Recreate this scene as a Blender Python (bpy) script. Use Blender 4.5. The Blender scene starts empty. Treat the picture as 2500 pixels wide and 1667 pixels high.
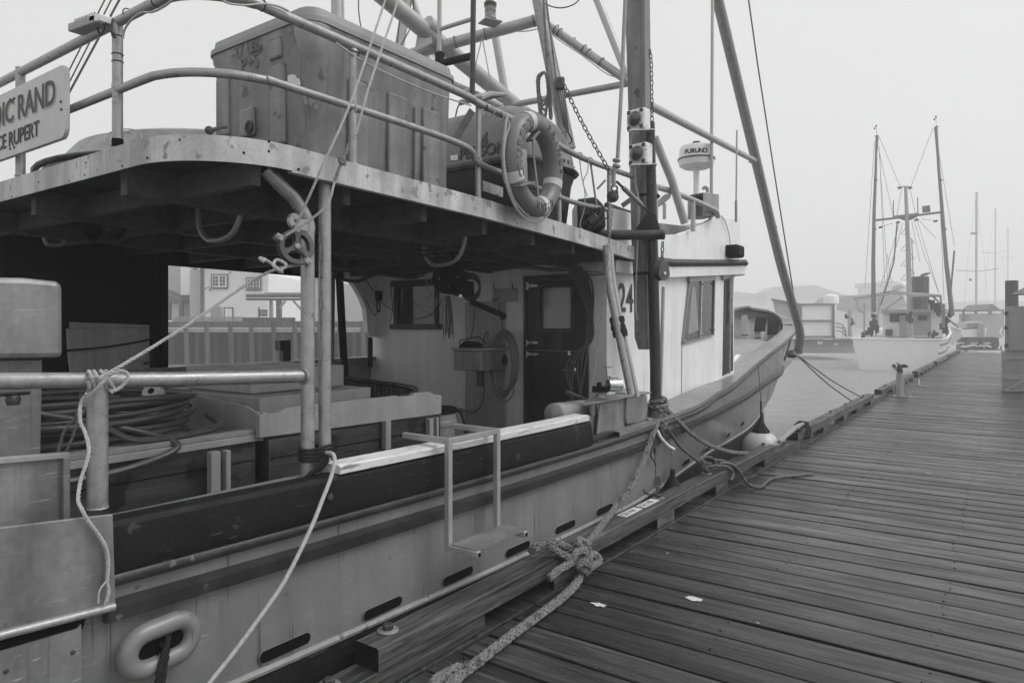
import bpy, bmesh, math, random
from mathutils import Vector, Matrix, noise as mnoise
random.seed(7)
R_ = math.radians
sc = bpy.context.scene
col = sc.collection
# ------------------------------------------------------------------ camera
TH = R_(35.4); CT, ST = math.cos(TH), math.sin(TH)
FP, UC, VH, EYE = 1700.0, 1250.0, 795.0, 1.6
cd = bpy.data.cameras.new('camera'); cam = bpy.data.objects.new('camera', cd); col.objects.link(cam)
cam.location = (0, 0, EYE); cam.rotation_euler = (R_(90), 0, TH)
cd.sensor_width = 36; cd.lens = 36 * FP / 2500; cd.shift_y = -(833.5 - VH) / 2500
cd.clip_start = .05; cd.clip_end = 2000
sc.camera = cam
# ------------------------------------------------------------------ sky and sun (overcast, fog)
SUN_EL, SUN_AZ = R_(52), R_(30)          # azimuth measured from +Y towards +X
w = bpy.data.worlds.new('World'); sc.world = w; w.use_nodes = True
nt = w.node_tree; nt.nodes.clear()
sky = nt.nodes.new('ShaderNodeTexSky'); sky.sky_type = 'NISHITA'; sky.sun_disc = False
sky.sun_elevation = SUN_EL; sky.sun_rotation = SUN_AZ; sky.dust_density = 6; sky.air_density = 1.2; sky.altitude = 0
bw = nt.nodes.new('ShaderNodeRGBToBW')
flat = nt.nodes.new('ShaderNodeMix'); flat.data_type = 'FLOAT'; flat.inputs[0].default_value = .68
flat.inputs[3].default_value = 8.2       # even cloud cover over the sky gradient
bg = nt.nodes.new('ShaderNodeBackground'); bg.inputs[1].default_value = .122
wo = nt.nodes.new('ShaderNodeOutputWorld')
nt.links.new(sky.outputs[0], bw.inputs[0]); nt.links.new(bw.outputs[0], flat.inputs[2])
nt.links.new(flat.outputs[0], bg.inputs[0]); nt.links.new(bg.outputs[0], wo.inputs[0])
ld = bpy.data.lights.new('sun', 'SUN'); ld.energy = 1.5; ld.angle = R_(35); ld.color = (1, 1, 1)
sun = bpy.data.objects.new('sun', ld); col.objects.link(sun)
sdir = Vector((math.sin(SUN_AZ + R_(35)) * math.cos(SUN_EL), math.cos(SUN_AZ + R_(35)) * math.cos(SUN_EL), math.sin(SUN_EL)))
sky.sun_rotation = SUN_AZ + R_(35)
sun.rotation_euler = sdir.to_track_quat('Z', 'Y').to_euler()
sc.view_settings.view_transform = 'Standard'; sc.view_settings.look = 'None'
sc.view_settings.exposure = .05; sc.view_settings.gamma = 1; sc.view_settings.use_curve_mapping = False
sc.cycles.use_denoising = True
sc.cycles.max_bounces = 8; sc.cycles.diffuse_bounces = 4; sc.cycles.glossy_bounces = 4
sc.cycles.volume_bounces = 3; sc.cycles.transmission_bounces = 6; sc.cycles.transparent_max_bounces = 8

# ------------------------------------------------------------------ placing helpers
def ray(u, v):
    s = (u - UC) / FP; t = (VH - v) / FP
    return Vector((-ST + s * CT, CT + s * ST, t))
def _at(r, k): return Vector((r.x * k, r.y * k, EYE + r.z * k))
def PX(u, v, X): r = ray(u, v); return _at(r, X / r.x)
def PY(u, v, Y): r = ray(u, v); return _at(r, Y / r.y)
def PZ(u, v, Z): r = ray(u, v); return _at(r, (Z - EYE) / r.z)
def PD(u, v, d): return _at(ray(u, v), d)
VF = Vector((-ST, CT, 0)); VR = Vector((CT, ST, 0)); UP = Vector((0, 0, 1))
def V(*a): return Vector(a)

def cr(pts, n=8):
    """smooth path through control points"""
    P = [Vector(p) for p in pts]
    if len(P) < 3: return P
    P = [P[0] * 2 - P[1]] + P + [P[-1] * 2 - P[-2]]
    out = []
    for i in range(1, len(P) - 2):
        a, b, c, d = P[i - 1], P[i], P[i + 1], P[i + 2]
        for k in range(n):
            t = k / n
            out.append(.5 * ((2 * b) + (c - a) * t + (2 * a - 5 * b + 4 * c - d) * t * t + (3 * b - a - 3 * c + d) * t ** 3))
    out.append(P[-2]); return out
def resample(P, step):
    L = [0]
    for a, b in zip(P, P[1:]): L.append(L[-1] + (b - a).length)
    n = max(2, int(L[-1] / step)); out = []; j = 0
    for i in range(n + 1):
        t = L[-1] * i / n
        while j < len(L) - 2 and L[j + 1] < t: j += 1
        f = (t - L[j]) / max(1e-9, L[j + 1] - L[j]); out.append(P[j].lerp(P[j + 1], min(1, max(0, f))))
    return out
def frames(P):
    T = []
    for i in range(len(P)):
        a = P[max(0, i - 1)]; b = P[min(len(P) - 1, i + 1)]
        d = (b - a); T.append(d.normalized() if d.length > 1e-9 else Vector((0, 0, 1)))
    n = T[0].orthogonal().normalized(); out = []
    for t in T:
        n = (n - t * n.dot(t)); n = n.normalized() if n.length > 1e-6 else t.orthogonal().normalized()
        out.append((t, n, t.cross(n)))
    return out

class MB:
    def __init__(s): s.v = []; s.f = []
    def add(s, vs, fs):
        o = len(s.v); s.v += [Vector(x) for x in vs]; s.f += [tuple(o + i for i in f) for f in fs]; return s
    def hexa(s, p):   # 8 points: bottom 4 then top 4
        return s.add(p, [(0, 3, 2, 1), (4, 5, 6, 7), (0, 1, 5, 4), (1, 2, 6, 5), (2, 3, 7, 6), (3, 0, 4, 7)])
    def box(s, x0, x1, y0, y1, z0, z1):
        return s.hexa([(x0, y0, z0), (x1, y0, z0), (x1, y1, z0), (x0, y1, z0), (x0, y0, z1), (x1, y0, z1), (x1, y1, z1), (x0, y1, z1)])
    def obox(s, c, ax, ay, az, hx, hy, hz):
        c = Vector(c); ax, ay, az = Vector(ax) * hx, Vector(ay) * hy, Vector(az) * hz
        return s.hexa([c - ax - ay - az, c + ax - ay - az, c + ax + ay - az, c - ax + ay - az, c - ax - ay + az, c + ax - ay + az, c + ax + ay + az, c - ax + ay + az])
    def bar(s, p, q, w, h=None, up=UP):
        h = h or w; p, q = Vector(p), Vector(q); t = (q - p).normalized()
        sd = t.cross(up); sd = sd.normalized() if sd.length > 1e-4 else t.orthogonal().normalized()
        u2 = sd.cross(t)
        return s.obox((p + q) / 2, t, sd, u2, (q - p).length / 2, w / 2, h / 2)
    def tube(s, P, r, n=10, cap=True, r2=None, closed=False):
        P = [Vector(p) for p in P]; F = frames(P); m = len(P); o = len(s.v)
        for i, (p, (t, a, b)) in enumerate(zip(P, F)):
            rr = r if r2 is None else r + (r2 - r) * i / max(1, m - 1)
            if callable(r): rr = r(i / max(1, m - 1))
            for k in range(n):
                g = 2 * math.pi * k / n; s.v.append(p + a * (rr * math.cos(g)) + b * (rr * math.sin(g)))
        for i in range(m - 1):
            for k in range(n):
                s.f.append((o + i * n + k, o + i * n + (k + 1) % n, o + (i + 1) * n + (k + 1) % n, o + (i + 1) * n + k))
        if closed:
            best = min(range(n), key=lambda q: (s.v[o + q] - s.v[o + (m - 1) * n]).length)
            for k in range(n):
                s.f.append((o + (m - 1) * n + k, o + (m - 1) * n + (k + 1) % n, o + (k + 1 + best) % n, o + (k + best) % n))
        elif cap:
            s.f.append(tuple(o + k for k in range(n))[::-1]); s.f.append(tuple(o + (m - 1) * n + k for k in range(n)))
        return s
    def lathe(s, prof, c, ax=UP, n=20, cap=True):
        ax = Vector(ax).normalized(); a = ax.orthogonal().normalized(); b = ax.cross(a); c = Vector(c); o = len(s.v)
        for (r, h) in prof:
            for k in range(n):
                g = 2 * math.pi * k / n; s.v.append(c + ax * h + a * (r * math.cos(g)) + b * (r * math.sin(g)))
        for i in range(len(prof) - 1):
            for k in range(n):
                s.f.append((o + i * n + k, o + i * n + (k + 1) % n, o + (i + 1) * n + (k + 1) % n, o + (i + 1) * n + k))
        if cap:
            s.f.append(tuple(o + k for k in range(n))[::-1]); m = len(prof) - 1; s.f.append(tuple(o + m * n + k for k in range(n)))
        return s
    def prism(s, poly, d):
        poly = [Vector(p) for p in poly]; d = Vector(d); n = len(poly)
        nn = Vector((0, 0, 0))
        for i in range(n): nn += poly[i].cross(poly[(i + 1) % n])
        if nn.dot(d) > 0: poly = poly[::-1]
        return s.add(poly + [p + d for p in poly], [tuple(range(n)), tuple(range(2 * n - 1, n - 1, -1))] + [(i, i + n, (i + 1) % n + n, (i + 1) % n) for i in range(n)])
    def grid(s, rows, close=False):
        m = len(rows[0]); o = len(s.v)
        for r in rows: s.v += [Vector(p) for p in r]
        for i in range(len(rows) - 1):
            for k in range(m - (0 if close else 1)):
                s.f.append((o + i * m + k, o + i * m + (k + 1) % m, o + (i + 1) * m + (k + 1) % m, o + (i + 1) * m + k))
        return s
    def sweep(s, P, prof, up=UP, cap=True):
        """profile points (side, up) swept along P with a fixed up"""
        P = [Vector(p) for p in P]; o = len(s.v); m = len(prof)
        for i, p in enumerate(P):
            t = (P[min(len(P) - 1, i + 1)] - P[max(0, i - 1)]).normalized(); sd = t.cross(up).normalized(); u2 = sd.cross(t)
            for (a, b) in prof: s.v.append(p + sd * a + u2 * b)
        for i in range(len(P) - 1):
            for k in range(m): s.f.append((o + i * m + k, o + i * m + (k + 1) % m, o + (i + 1) * m + (k + 1) % m, o + (i + 1) * m + k))
        if cap: s.f.append(tuple(o + k for k in range(m))[::-1]); s.f.append(tuple(o + (len(P) - 1) * m + k for k in range(m)))
        return s
    def rope(s, P, r, pitch=None, strands=3, n=5, per=7):
        pitch = pitch or r * 7; P = resample([Vector(p) for p in P], pitch / per); F = frames(P)
        L = 0; rs = r * .49 if strands == 3 else r * .42
        for k in range(strands):
            Q = []; L = 0
            for i, (p, (t, a, b)) in enumerate(zip(P, F)):
                if i: L += (p - P[i - 1]).length
                g = 2 * math.pi * (L / pitch + k / strands); Q.append(p + (a * math.cos(g) + b * math.sin(g)) * (r - rs))
            s.tube(Q, rs, n)
        return s
    def braid(s, P, r, pitch=None, n=5, per=10):
        pitch = pitch or r * 7; P = resample([Vector(p) for p in P], pitch / per); F = frames(P)
        for sg in (1, -1):
            for k in range(4):
                Q = []; L = 0
                for i, (p, (t, a, b)) in enumerate(zip(P, F)):
                    if i: L += (p - P[i - 1]).length
                    g = sg * 2 * math.pi * L / pitch + 2 * math.pi * (k + (.5 if sg < 0 else 0)) / 4
                    q = r * .66 + r * .16 * math.cos(4 * (sg * 2 * math.pi * L / pitch) + (0 if sg > 0 else math.pi))
                    Q.append(p + (a * math.cos(g) + b * math.sin(g)) * q)
                s.tube(Q, r * .36, n)
        return s
    def chain(s, P, link=.045, wire=.006, w=.026):
        P = resample([Vector(p) for p in P], link * .72); F = frames(P)
        for i in range(len(P) - 1):
            t, a, b = F[i]; c = (P[i] + P[i + 1]) / 2; sd = a if i % 2 else b; sd = (sd + (b if i % 2 else a) * .35).normalized()
            h = (link - w) / 2; Q = []
            for k in range(10):
                g = 2 * math.pi * k / 10; x = math.cos(g); y = math.sin(g)
                Q.append(c + t * ((h if x > 0 else -h) + x * (w / 2 - wire / 2)) + sd * (y * (w / 2 - wire / 2)))
            s.tube(Q + [Q[0]], wire / 2, 5, cap=False)
        return s
    def ring(s, c, ax, R, r, n=32, m=12, sx=1):
        ax = Vector(ax).normalized(); a = ax.orthogonal().normalized() if abs(ax.z) > .9 else ax.cross(UP).normalized(); b = ax.cross(a); c = Vector(c); o = len(s.v)
        for i in range(n):
            g = 2 * math.pi * i / n; d = a * math.cos(g) + b * math.sin(g)
            for k in range(m):
                h = 2 * math.pi * k / m; s.v.append(c + a * (R * sx * math.cos(g)) + b * (R * math.sin(g)) + d * (r * math.cos(h)) + ax * (r * math.sin(h)))
        for i in range(n):
            for k in range(m): s.f.append((o + i * m + k, o + ((i + 1) % n) * m + k, o + ((i + 1) % n) * m + (k + 1) % m, o + i * m + (k + 1) % m))
        return s
    def jitter(s, a, sc_=6):
        for i, v in enumerate(s.v):
            n = mnoise.noise_vector(v * sc_); s.v[i] = v + n * a
        return s
    def mesh(s, name, base=None, smooth=None):
        base = base or Vector((0, 0, 0)); me = bpy.data.meshes.new(name)
        me.from_pydata([tuple(v - base) for v in s.v], [], s.f); me.update()
        bm = bmesh.new(); bm.from_mesh(me); bmesh.ops.recalc_face_normals(bm, faces=bm.faces); bm.to_mesh(me); bm.free()
        if smooth: me.shade_smooth(); me.set_sharp_from_angle(angle=R_(smooth))
        return me
    def build(s, name, mat, parent=None, smooth=38, bev=0, kind=None, label=None):
        base = BASE.get(parent.name, Vector((0, 0, 0))) if parent else Vector((0, 0, 0))
        me = s.mesh(name, base, smooth); me.materials.append(mat)
        o = bpy.data.objects.new(name, me); col.objects.link(o)
        if parent: o.parent = parent; BASE[o.name] = base
        if bev: b = o.modifiers.new('bevel', 'BEVEL'); b.width = bev; b.segments = 2; b.limit_method = 'ANGLE'; b.angle_limit = R_(35)
        if kind: o['kind'] = kind
        if label: o['label'] = label
        return o
BASE = {}
def thing(name, label, cat, loc=(0, 0, 0), group=None, kind=None):
    o = bpy.data.objects.new(name, None); col.objects.link(o); o.location = loc; o.empty_display_size = .1
    BASE[o.name] = Vector(loc)
    if label: o['label'] = label
    if cat: o['category'] = cat
    if group: o['group'] = group
    if kind: o['kind'] = kind
    return o
def solo(o, label, cat, group=None):
    """a thing that is one mesh: put its origin at its base"""
    vs = o.data.vertices
    c = Vector((sum(v.co.x for v in vs) / len(vs), sum(v.co.y for v in vs) / len(vs), min(v.co.z for v in vs)))
    o.data.transform(Matrix.Translation(-c)); o.location = c
    o['label'] = label; o['category'] = cat
    if group: o['group'] = group
    return o

# ------------------------------------------------------------------ materials
def _n(nt, t, **k):
    n = nt.nodes.new('ShaderNode' + t)
    for a, b in k.items(): setattr(n, a, b)
    return n
def _noise(nt, pos, scale, vec=(1, 1, 1), detail=4, dist=0, rnd=None):
    m = _n(nt, 'Mapping'); m.inputs['Scale'].default_value = vec; nt.links.new(pos, m.inputs[0])
    if rnd is not None: nt.links.new(rnd, m.inputs['Location'])
    x = _n(nt, 'TexNoise'); x.inputs['Scale'].default_value = scale; x.inputs['Detail'].default_value = detail
    x.inputs['Distortion'].default_value = dist; nt.links.new(m.outputs[0], x.inputs['Vector']); return x.outputs['Fac']
def _ramp(nt, fac, stops):
    r = _n(nt, 'ValToRGB'); nt.links.new(fac, r.inputs[0]); e = r.color_ramp.elements
    while len(e) < len(stops): e.new(.5)
    for q, (p, c) in zip(e, stops): q.position = p; q.color = (c, c, c, 1)
    return r.outputs[0]
def _math(nt, op, a, b):
    m = _n(nt, 'Math', operation=op)
    for i, x in enumerate((a, b)):
        if isinstance(x, (int, float)): m.inputs[i].default_value = x
        else: nt.links.new(x, m.inputs[i])
    return m.outputs[0]
def _mixc(nt, f, a, b):
    m = _n(nt, 'Mix'); m.data_type = 'FLOAT'
    for i, x in zip((0, 2, 3), (f, a, b)):
        if isinstance(x, (int, float)): m.inputs[i].default_value = x
        else: nt.links.new(x, m.inputs[i])
    return m.outputs[0]
def M(name, c, rough=.55, metal=0, var=.25, scale=9, streak=0, spots=0, spotc=.04, bump=.08, bscale=60, rnd=False, spotscale=14, coat=0, scratch=0, rain=0, spec=.5, dent=0):
    m = bpy.data.materials.new(name); m.use_nodes = True; nt = m.node_tree; b = nt.nodes['Principled BSDF']
    pos = _n(nt, 'NewGeometry').outputs['Position']; rn = None
    if rnd:
        oi = _n(nt, 'ObjectInfo'); cx = _n(nt, 'CombineXYZ'); mm = _math(nt, 'MULTIPLY', oi.outputs['Random'], 50)
        for i in range(3): nt.links.new(mm, cx.inputs[i])
        rn = cx.outputs[0]
    n1 = _noise(nt, pos, scale, detail=6, rnd=rn); n2 = _noise(nt, pos, scale * 7, detail=3, rnd=rn)
    f = _math(nt, 'ADD', _math(nt, 'MULTIPLY', n1, .65), _math(nt, 'MULTIPLY', n2, .35))
    v = _ramp(nt, f, [(.3, c * (1 - var)), (.7, c * (1 + var))])
    if streak:
        s = _noise(nt, pos, 1, (8, 8, .8), 7, rnd=rn); v = _math(nt, 'MULTIPLY', v, _ramp(nt, s, [(.32, 1 - streak * 1.3), (.62, 1 + streak * .3)]))
    if scratch:
        s = _noise(nt, pos, 1, (9, 9, 160), 2, .6); s2 = _noise(nt, pos, 3, detail=2)
        v = _mixc(nt, _math(nt, 'MULTIPLY', _ramp(nt, s, [(.66, 0), (.72, 1)]), _math(nt, 'MULTIPLY', _ramp(nt, s2, [(.45, 0), (.6, 1)]), scratch)), v, min(.7, c * 3 + .1))
    if rain:
        s = _noise(nt, pos, 1, (60, 60, 1.0), 3); s2 = _noise(nt, pos, 2.2, detail=2)
        v = _math(nt, 'MULTIPLY', v, _mixc(nt, _math(nt, 'MULTIPLY', _ramp(nt, s, [(.60, 0), (.70, 1)]), _math(nt, 'MULTIPLY', _ramp(nt, s2, [(.42, 0), (.62, 1)]), rain)), 1, .4))
    if spots:
        s = _noise(nt, pos, spotscale, detail=8, rnd=rn); v = _mixc(nt, _ramp(nt, s, [(1 - spots, 0), (1 - spots + .04, 1)]), v, spotc)
    cx = _n(nt, 'CombineColor')
    for i in range(3): nt.links.new(v, cx.inputs[i])
    nt.links.new(cx.outputs[0], b.inputs['Base Color'])
    nt.links.new(_ramp(nt, n1, [(.3, max(.05, rough - .12)), (.7, min(1, rough + .12))]), b.inputs['Roughness'])
    b.inputs['Metallic'].default_value = metal; b.inputs['Specular IOR Level'].default_value = spec
    if coat: b.inputs['Coat Weight'].default_value = coat; b.inputs['Coat Roughness'].default_value = .15
    if bump:
        bp = _n(nt, 'Bump'); bp.inputs['Strength'].default_value = bump; bp.inputs['Distance'].default_value = .01
        h = _math(nt, 'ADD', _noise(nt, pos, bscale, detail=4, rnd=rn), _math(nt, 'MULTIPLY', n1, 1.5))
        if dent: h = _math(nt, 'ADD', h, _math(nt, 'MULTIPLY', _noise(nt, pos, 1, (2.2, 2.2, 3.5), 2), dent))
        nt.links.new(h, bp.inputs['Height']); nt.links.new(bp.outputs[0], b.inputs['Normal'])
    return m
def WOOD(name, c0, c1, axis=0, rough=.5, grain=55, knots=True, bump=.35, rnd=True, paint=0, paintc=.3, dirt=.5):
    m = bpy.data.materials.new(name); m.use_nodes = True; nt = m.node_tree; b = nt.nodes['Principled BSDF']
    pos = _n(nt, 'NewGeometry').outputs['Position']
    oi = _n(nt, 'ObjectInfo'); cx = _n(nt, 'CombineXYZ'); rr = oi.outputs['Random']; mm = _math(nt, 'MULTIPLY', rr, 37)
    for i in range(3): nt.links.new(mm, cx.inputs[i])
    rn = cx.outputs[0] if rnd else None
    sv = [1, 1, 1]; sv[axis] = .045
    warp = _noise(nt, pos, 3.0, tuple(1 if i != axis else .35 for i in range(3)), 2, rnd=rn)
    g = _noise(nt, pos, grain, tuple(sv), 6, 0, rnd=rn); g2 = _noise(nt, pos, grain * .28, tuple(sv), 3, .4, rnd=rn)
    f = _math(nt, 'ADD', _math(nt, 'MULTIPLY', g, .55), _math(nt, 'MULTIPLY', g2, .45))
    v = _ramp(nt, f, [(.36, c0), (.5, (c0 + c1) / 2), (.66, c1)])
    if knots:
        mp = _n(nt, 'Mapping'); ks = [5.5, 5.5, 5.5]; ks[axis] = 1.5; mp.inputs['Scale'].default_value = ks; nt.links.new(pos, mp.inputs[0])
        if rn: nt.links.new(rn, mp.inputs['Location'])
        vo = _n(nt, 'TexVoronoi'); vo.inputs['Scale'].default_value = 1; vo.inputs['Randomness'].default_value = 1; nt.links.new(mp.outputs[0], vo.inputs['Vector'])
        d = vo.outputs['Distance']; rings = _math(nt, 'SINE', _math(nt, 'MULTIPLY', d, 75), 0)
        k = _ramp(nt, d, [(.05, 1), (.17, 0)]); core = _ramp(nt, d, [(.03, 1), (.06, 0)])
        v = _math(nt, 'MULTIPLY', v, _math(nt, 'ADD', 1, _math(nt, 'MULTIPLY', _math(nt, 'MULTIPLY', rings, .3), k)))
        v = _math(nt, 'MULTIPLY', v, _math(nt, 'SUBTRACT', 1, _math(nt, 'MULTIPLY', core, .7)))
    dv = [95, 95, 95]; dv[axis] = 7
    dsh = _noise(nt, pos, 1, tuple(dv), 2, .2, rnd=rn); v = _math(nt, 'MULTIPLY', v, _ramp(nt, dsh, [(.30, .35), (.42, 1)]))
    big = _noise(nt, pos, 1, tuple((1.1 if i == axis else 4.5) for i in range(3)), 8, .4, rnd=rn); v = _math(nt, 'MULTIPLY', v, _ramp(nt, big, [(.3, 1 - dirt * .5), (.7, 1 + dirt * .5)]))
    if rnd: v = _math(nt, 'MULTIPLY', v, _math(nt, 'ADD', .5, _math(nt, 'MULTIPLY', rr, 1.0)))
    if paint:
        s = _noise(nt, pos, 7, detail=9, dist=.3); v = _mixc(nt, _ramp(nt, s, [(1 - paint - .03, 0), (1 - paint + .03, 1)]), v, paintc)
    cc = _n(nt, 'CombineColor')
    for i in range(3): nt.links.new(v, cc.inputs[i])
    nt.links.new(cc.outputs[0], b.inputs['Base Color'])
    nt.links.new(_ramp(nt, _noise(nt, pos, 1, tuple(1.6 if i == axis else 9 for i in range(3)), 7, rnd=rn), [(.35, rough - .13), (.65, rough + .15)]), b.inputs['Roughness'])
    bp = _n(nt, 'Bump'); bp.inputs['Strength'].default_value = bump; bp.inputs['Distance'].default_value = .012
    nt.links.new(f, bp.inputs['Height']); nt.links.new(bp.outputs[0], b.inputs['Normal'])
    return m
def GLASS(name, c=.03, rough=.05):
    m = bpy.data.materials.new(name); m.use_nodes = True; b = m.node_tree.nodes['Principled BSDF']
    b.inputs['Base Color'].default_value = (c, c, c, 1); b.inputs['Roughness'].default_value = rough; b.inputs['IOR'].default_value = 1.6
    return m

m_alu = M('galvanised_pipe', .34, .36, .5, .22, 22, spots=.30, spotc=.20, bump=.12, bscale=160, rnd=True)
m_alud = M('dull_pipe', .28, .42, .5, .25, 22, spots=.32, spotc=.12, bump=.12, bscale=160, rnd=True)
m_sheet = M('aluminium_sheet', .25, .42, .35, .3, 5, streak=.22, scratch=.6, spots=.3, spotc=.13, rain=.5, bump=.06, bscale=120)
m_fascia = M('roof_edge_metal', .50, .48, .3, .24, 9, streak=.3, rain=.6, spots=.38, spotc=.24, dent=3, bump=.1)
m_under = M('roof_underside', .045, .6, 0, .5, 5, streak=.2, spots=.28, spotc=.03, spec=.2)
m_beam = M('rusty_beam', .075, .7, 0, .45, 18, spots=.30, spotc=.03, bump=.3, spec=.2)
m_dark = M('black_rubber', .009, .6, 0, .35, 9, scratch=.7, spots=.33, spotc=.045, bump=.25, bscale=40, spec=.22)
m_blk = M('black_paint', .004, .7, 0, .3, 9, spec=.1)
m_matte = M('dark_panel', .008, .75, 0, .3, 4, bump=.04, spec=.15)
m_hull = M('grey_hull_paint', .185, .38, 0, .12, 3, streak=.10, rain=.9, scratch=.22, spots=.31, spotc=.10, spotscale=20, dent=9, bump=.10, bscale=18, coat=.25)
m_strip = M('pale_guard_strip', .26, .5, 0, .3, 14, spots=.38, spotc=.10, bump=.2)
m_rub = M('dark_rub_rail', .03, .42, 0, .35, 14, streak=.25, spots=.33, spotc=.13, bump=.15)
m_white = M('white_paint', .84, .42, 0, .06, 5, streak=.07, spots=.24, spotc=.4, rain=.6, bump=.04, bscale=20)
m_whiteold = M('chipped_white_paint', .74, .5, 0, .12, 12, spots=.36, spotc=.10, spotscale=40, bump=.25)
m_cabwall = M('cream_bulkhead_paint', .74, .5, 0, .10, 3, streak=.10, spots=.25, spotc=.1, bump=.04)
m_light = M('pale_grey_paint', .32, .5, 0, .14, 6, streak=.12, rain=.4, spots=.27, spotc=.09, bump=.06)
m_tote = M('grey_tote_plastic', .25, .5, 0, .22, 3, streak=.26, rain=.8, spots=.38, spotc=.11, spotscale=8, dent=6, bump=.12, bscale=30)
m_totel = M('tote_lid_plastic', .27, .5, 0, .08, 6, bump=.1)
m_raft = M('life_raft_shell', .13, .36, 0, .10, 4, streak=.1, bump=.05, coat=.3)
m_raftd = M('dark_raft_base', .02, .4, 0, .25, 6, streak=.15, bump=.05)
m_ring = M('lifebuoy_vinyl', .15, .45, 0, .10, 10, spots=.27, spotc=.12, bump=.1)
m_ringband = M('pale_reflective_tape', .50, .4, 0, .1, 20)
m_text = M('dark_lettering', .05, .6, 0, .3, 40, bump=0)
m_faint = M('faint_lettering', .15, .6, 0, .3, 40, bump=0)
m_shadow = M('grey_letter_shade', .42, .6, 0, .1, 10, bump=0)
m_mast = M('weathered_mast_paint', .10, .5, .2, .3, 8, streak=.35, spots=.32, spotc=.08, bump=.15)
m_mast2 = M('grey_mast_paint', .22, .5, .1, .3, 8, streak=.3, rain=.5, spots=.32, spotc=.08, bump=.15)
m_mastd = M('dark_mast_pipe', .045, .45, .2, .45, 10, streak=.5, spots=.3, spotc=.03, bump=.15)
m_spar = M('aluminium_spar', .42, .45, .4, .12, 8, streak=.08, bump=.05)
m_rope = M('pale_rope', .42, .85, 0, .25, 60, bump=.3, bscale=400)
m_roped = M('dirty_rope', .20, .9, 0, .45, 50, spots=.4, spotc=.08, bump=.4, bscale=400)
m_ropeb = M('dark_rope', .010, .9, 0, .4, 60, bump=.3, bscale=400)
m_hose = M('dark_hose', .06, .4, 0, .35, 20, bump=.1)
m_hosel = M('grey_hose', .13, .5, 0, .15, 20, bump=.1)
m_steel = M('rusty_steel', .07, .5, .5, .5, 30, spots=.4, spotc=.03, bump=.3)
m_bright = M('bright_steel', .62, .25, .8, .15, 20, bump=.05)
m_wire = M('wire_black', .02, .5, 0, .2, 20, bump=0)
m_wirel = M('wire_pale', .38, .6, 0, .2, 20, bump=0)
m_plank = WOOD('wet_deck_plank', .006, .088, 0, .38, 50, True, .6, dirt=.7)
m_rail = WOOD('rail_timber', .012, .14, 1, .6, 75, True, .9, dirt=.5)
m_end = M('soaked_end_grain_shade', .010, .8, 0, .4, 30, bump=.3, bscale=90, spec=.15)  # wet end grain, blackened further to paint in the shade of the end faces
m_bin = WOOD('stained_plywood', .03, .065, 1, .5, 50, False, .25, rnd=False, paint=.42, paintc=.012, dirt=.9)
m_door = WOOD('dark_door_wood', .010, .026, 2, .42, 40, False, .1, rnd=False)
m_dwood = WOOD('dark_wood_frame', .02, .05, 1, .5, 40, False, .2)
m_trim = WOOD('worn_white_trim', .62, .8, 1, .55, 40, False, .3, paint=.30, paintc=.06, dirt=.2)
m_glass = GLASS('window_glass', .05, .06)
m_clear = GLASS('pale_glass', .22, .08)
m_pil = WOOD('piling_wood', .02, .09, 2, .7, 6, False, .3)
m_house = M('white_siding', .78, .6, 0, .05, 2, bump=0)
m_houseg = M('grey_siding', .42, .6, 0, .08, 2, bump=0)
m_roof = M('grey_roof', .20, .7, 0, .15, 2, bump=0)
m_fardark = M('far_dark', .06, .7, 0, .2, 2, bump=0)
m_fbw = M('fibreglass_white', .82, .4, 0, .04, 2, bump=0)
m_rubber = M('fender_white', .5, .4, 0, .06, 5, bump=0)
m_box = M('pedestal_plastic', .26, .5, 0, .08, 3, streak=.08, bump=.03)
m_sign = M('sign_board', .56, .5, 0, .07, 5, streak=.05, bump=.03)
m_tag = M('tag_white', .7, .5, 0, .1, 20, bump=0)
m_drop = M('bird_dropping', .62, .8, 0, .2, 60, bump=0)

def endgrain_shade(o):  # gives end faces the near-black colour that carries their shade
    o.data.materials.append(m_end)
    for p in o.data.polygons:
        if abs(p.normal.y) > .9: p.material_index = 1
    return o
def text(s, size, mat, parent, o, xa, ya, name='lettering', align='LEFT', ext=.0015, sx=1.0, bold=0.0):
    cu = bpy.data.curves.new('t', 'FONT'); cu.body = s; cu.size = size; cu.extrude = ext; cu.align_x = align; cu.offset = bold * .5; cu.resolution_u = 4
    t = bpy.data.objects.new('t', cu); col.objects.link(t)
    me = bpy.data.meshes.new_from_object(t.evaluated_get(bpy.context.evaluated_depsgraph_get()))
    bpy.data.objects.remove(t); me.name = name; me.materials.clear()
    xa, ya = Vector(xa).normalized(), Vector(ya).normalized(); za = xa.cross(ya); base = BASE.get(parent.name, Vector((0, 0, 0)))
    Mx = Matrix(((xa.x * sx, ya.x, za.x, o[0] - base.x), (xa.y * sx, ya.y, za.y, o[1] - base.y), (xa.z * sx, ya.z, za.z, o[2] - base.z), (0, 0, 0, 1)))
    me.transform(Mx)
    me.materials.append(mat); ob = bpy.data.objects.new(name, me); col.objects.link(ob); ob.parent = parent; BASE[ob.name] = base
    return ob
def lines(name, mat, parent, L, r=.004, n=6, kind=None, label=None):
    """each entry: list of points -> a smooth wire of its own"""
    if kind != 'stuff' and len(L) > 1:
        for P in L: lines(name, mat, parent, [P], r, n)
        return
    m = MB()
    for P in L: m.tube(cr(P, 6), r, n)
    return m.build(name, mat, parent, kind=kind, label=label)
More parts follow.
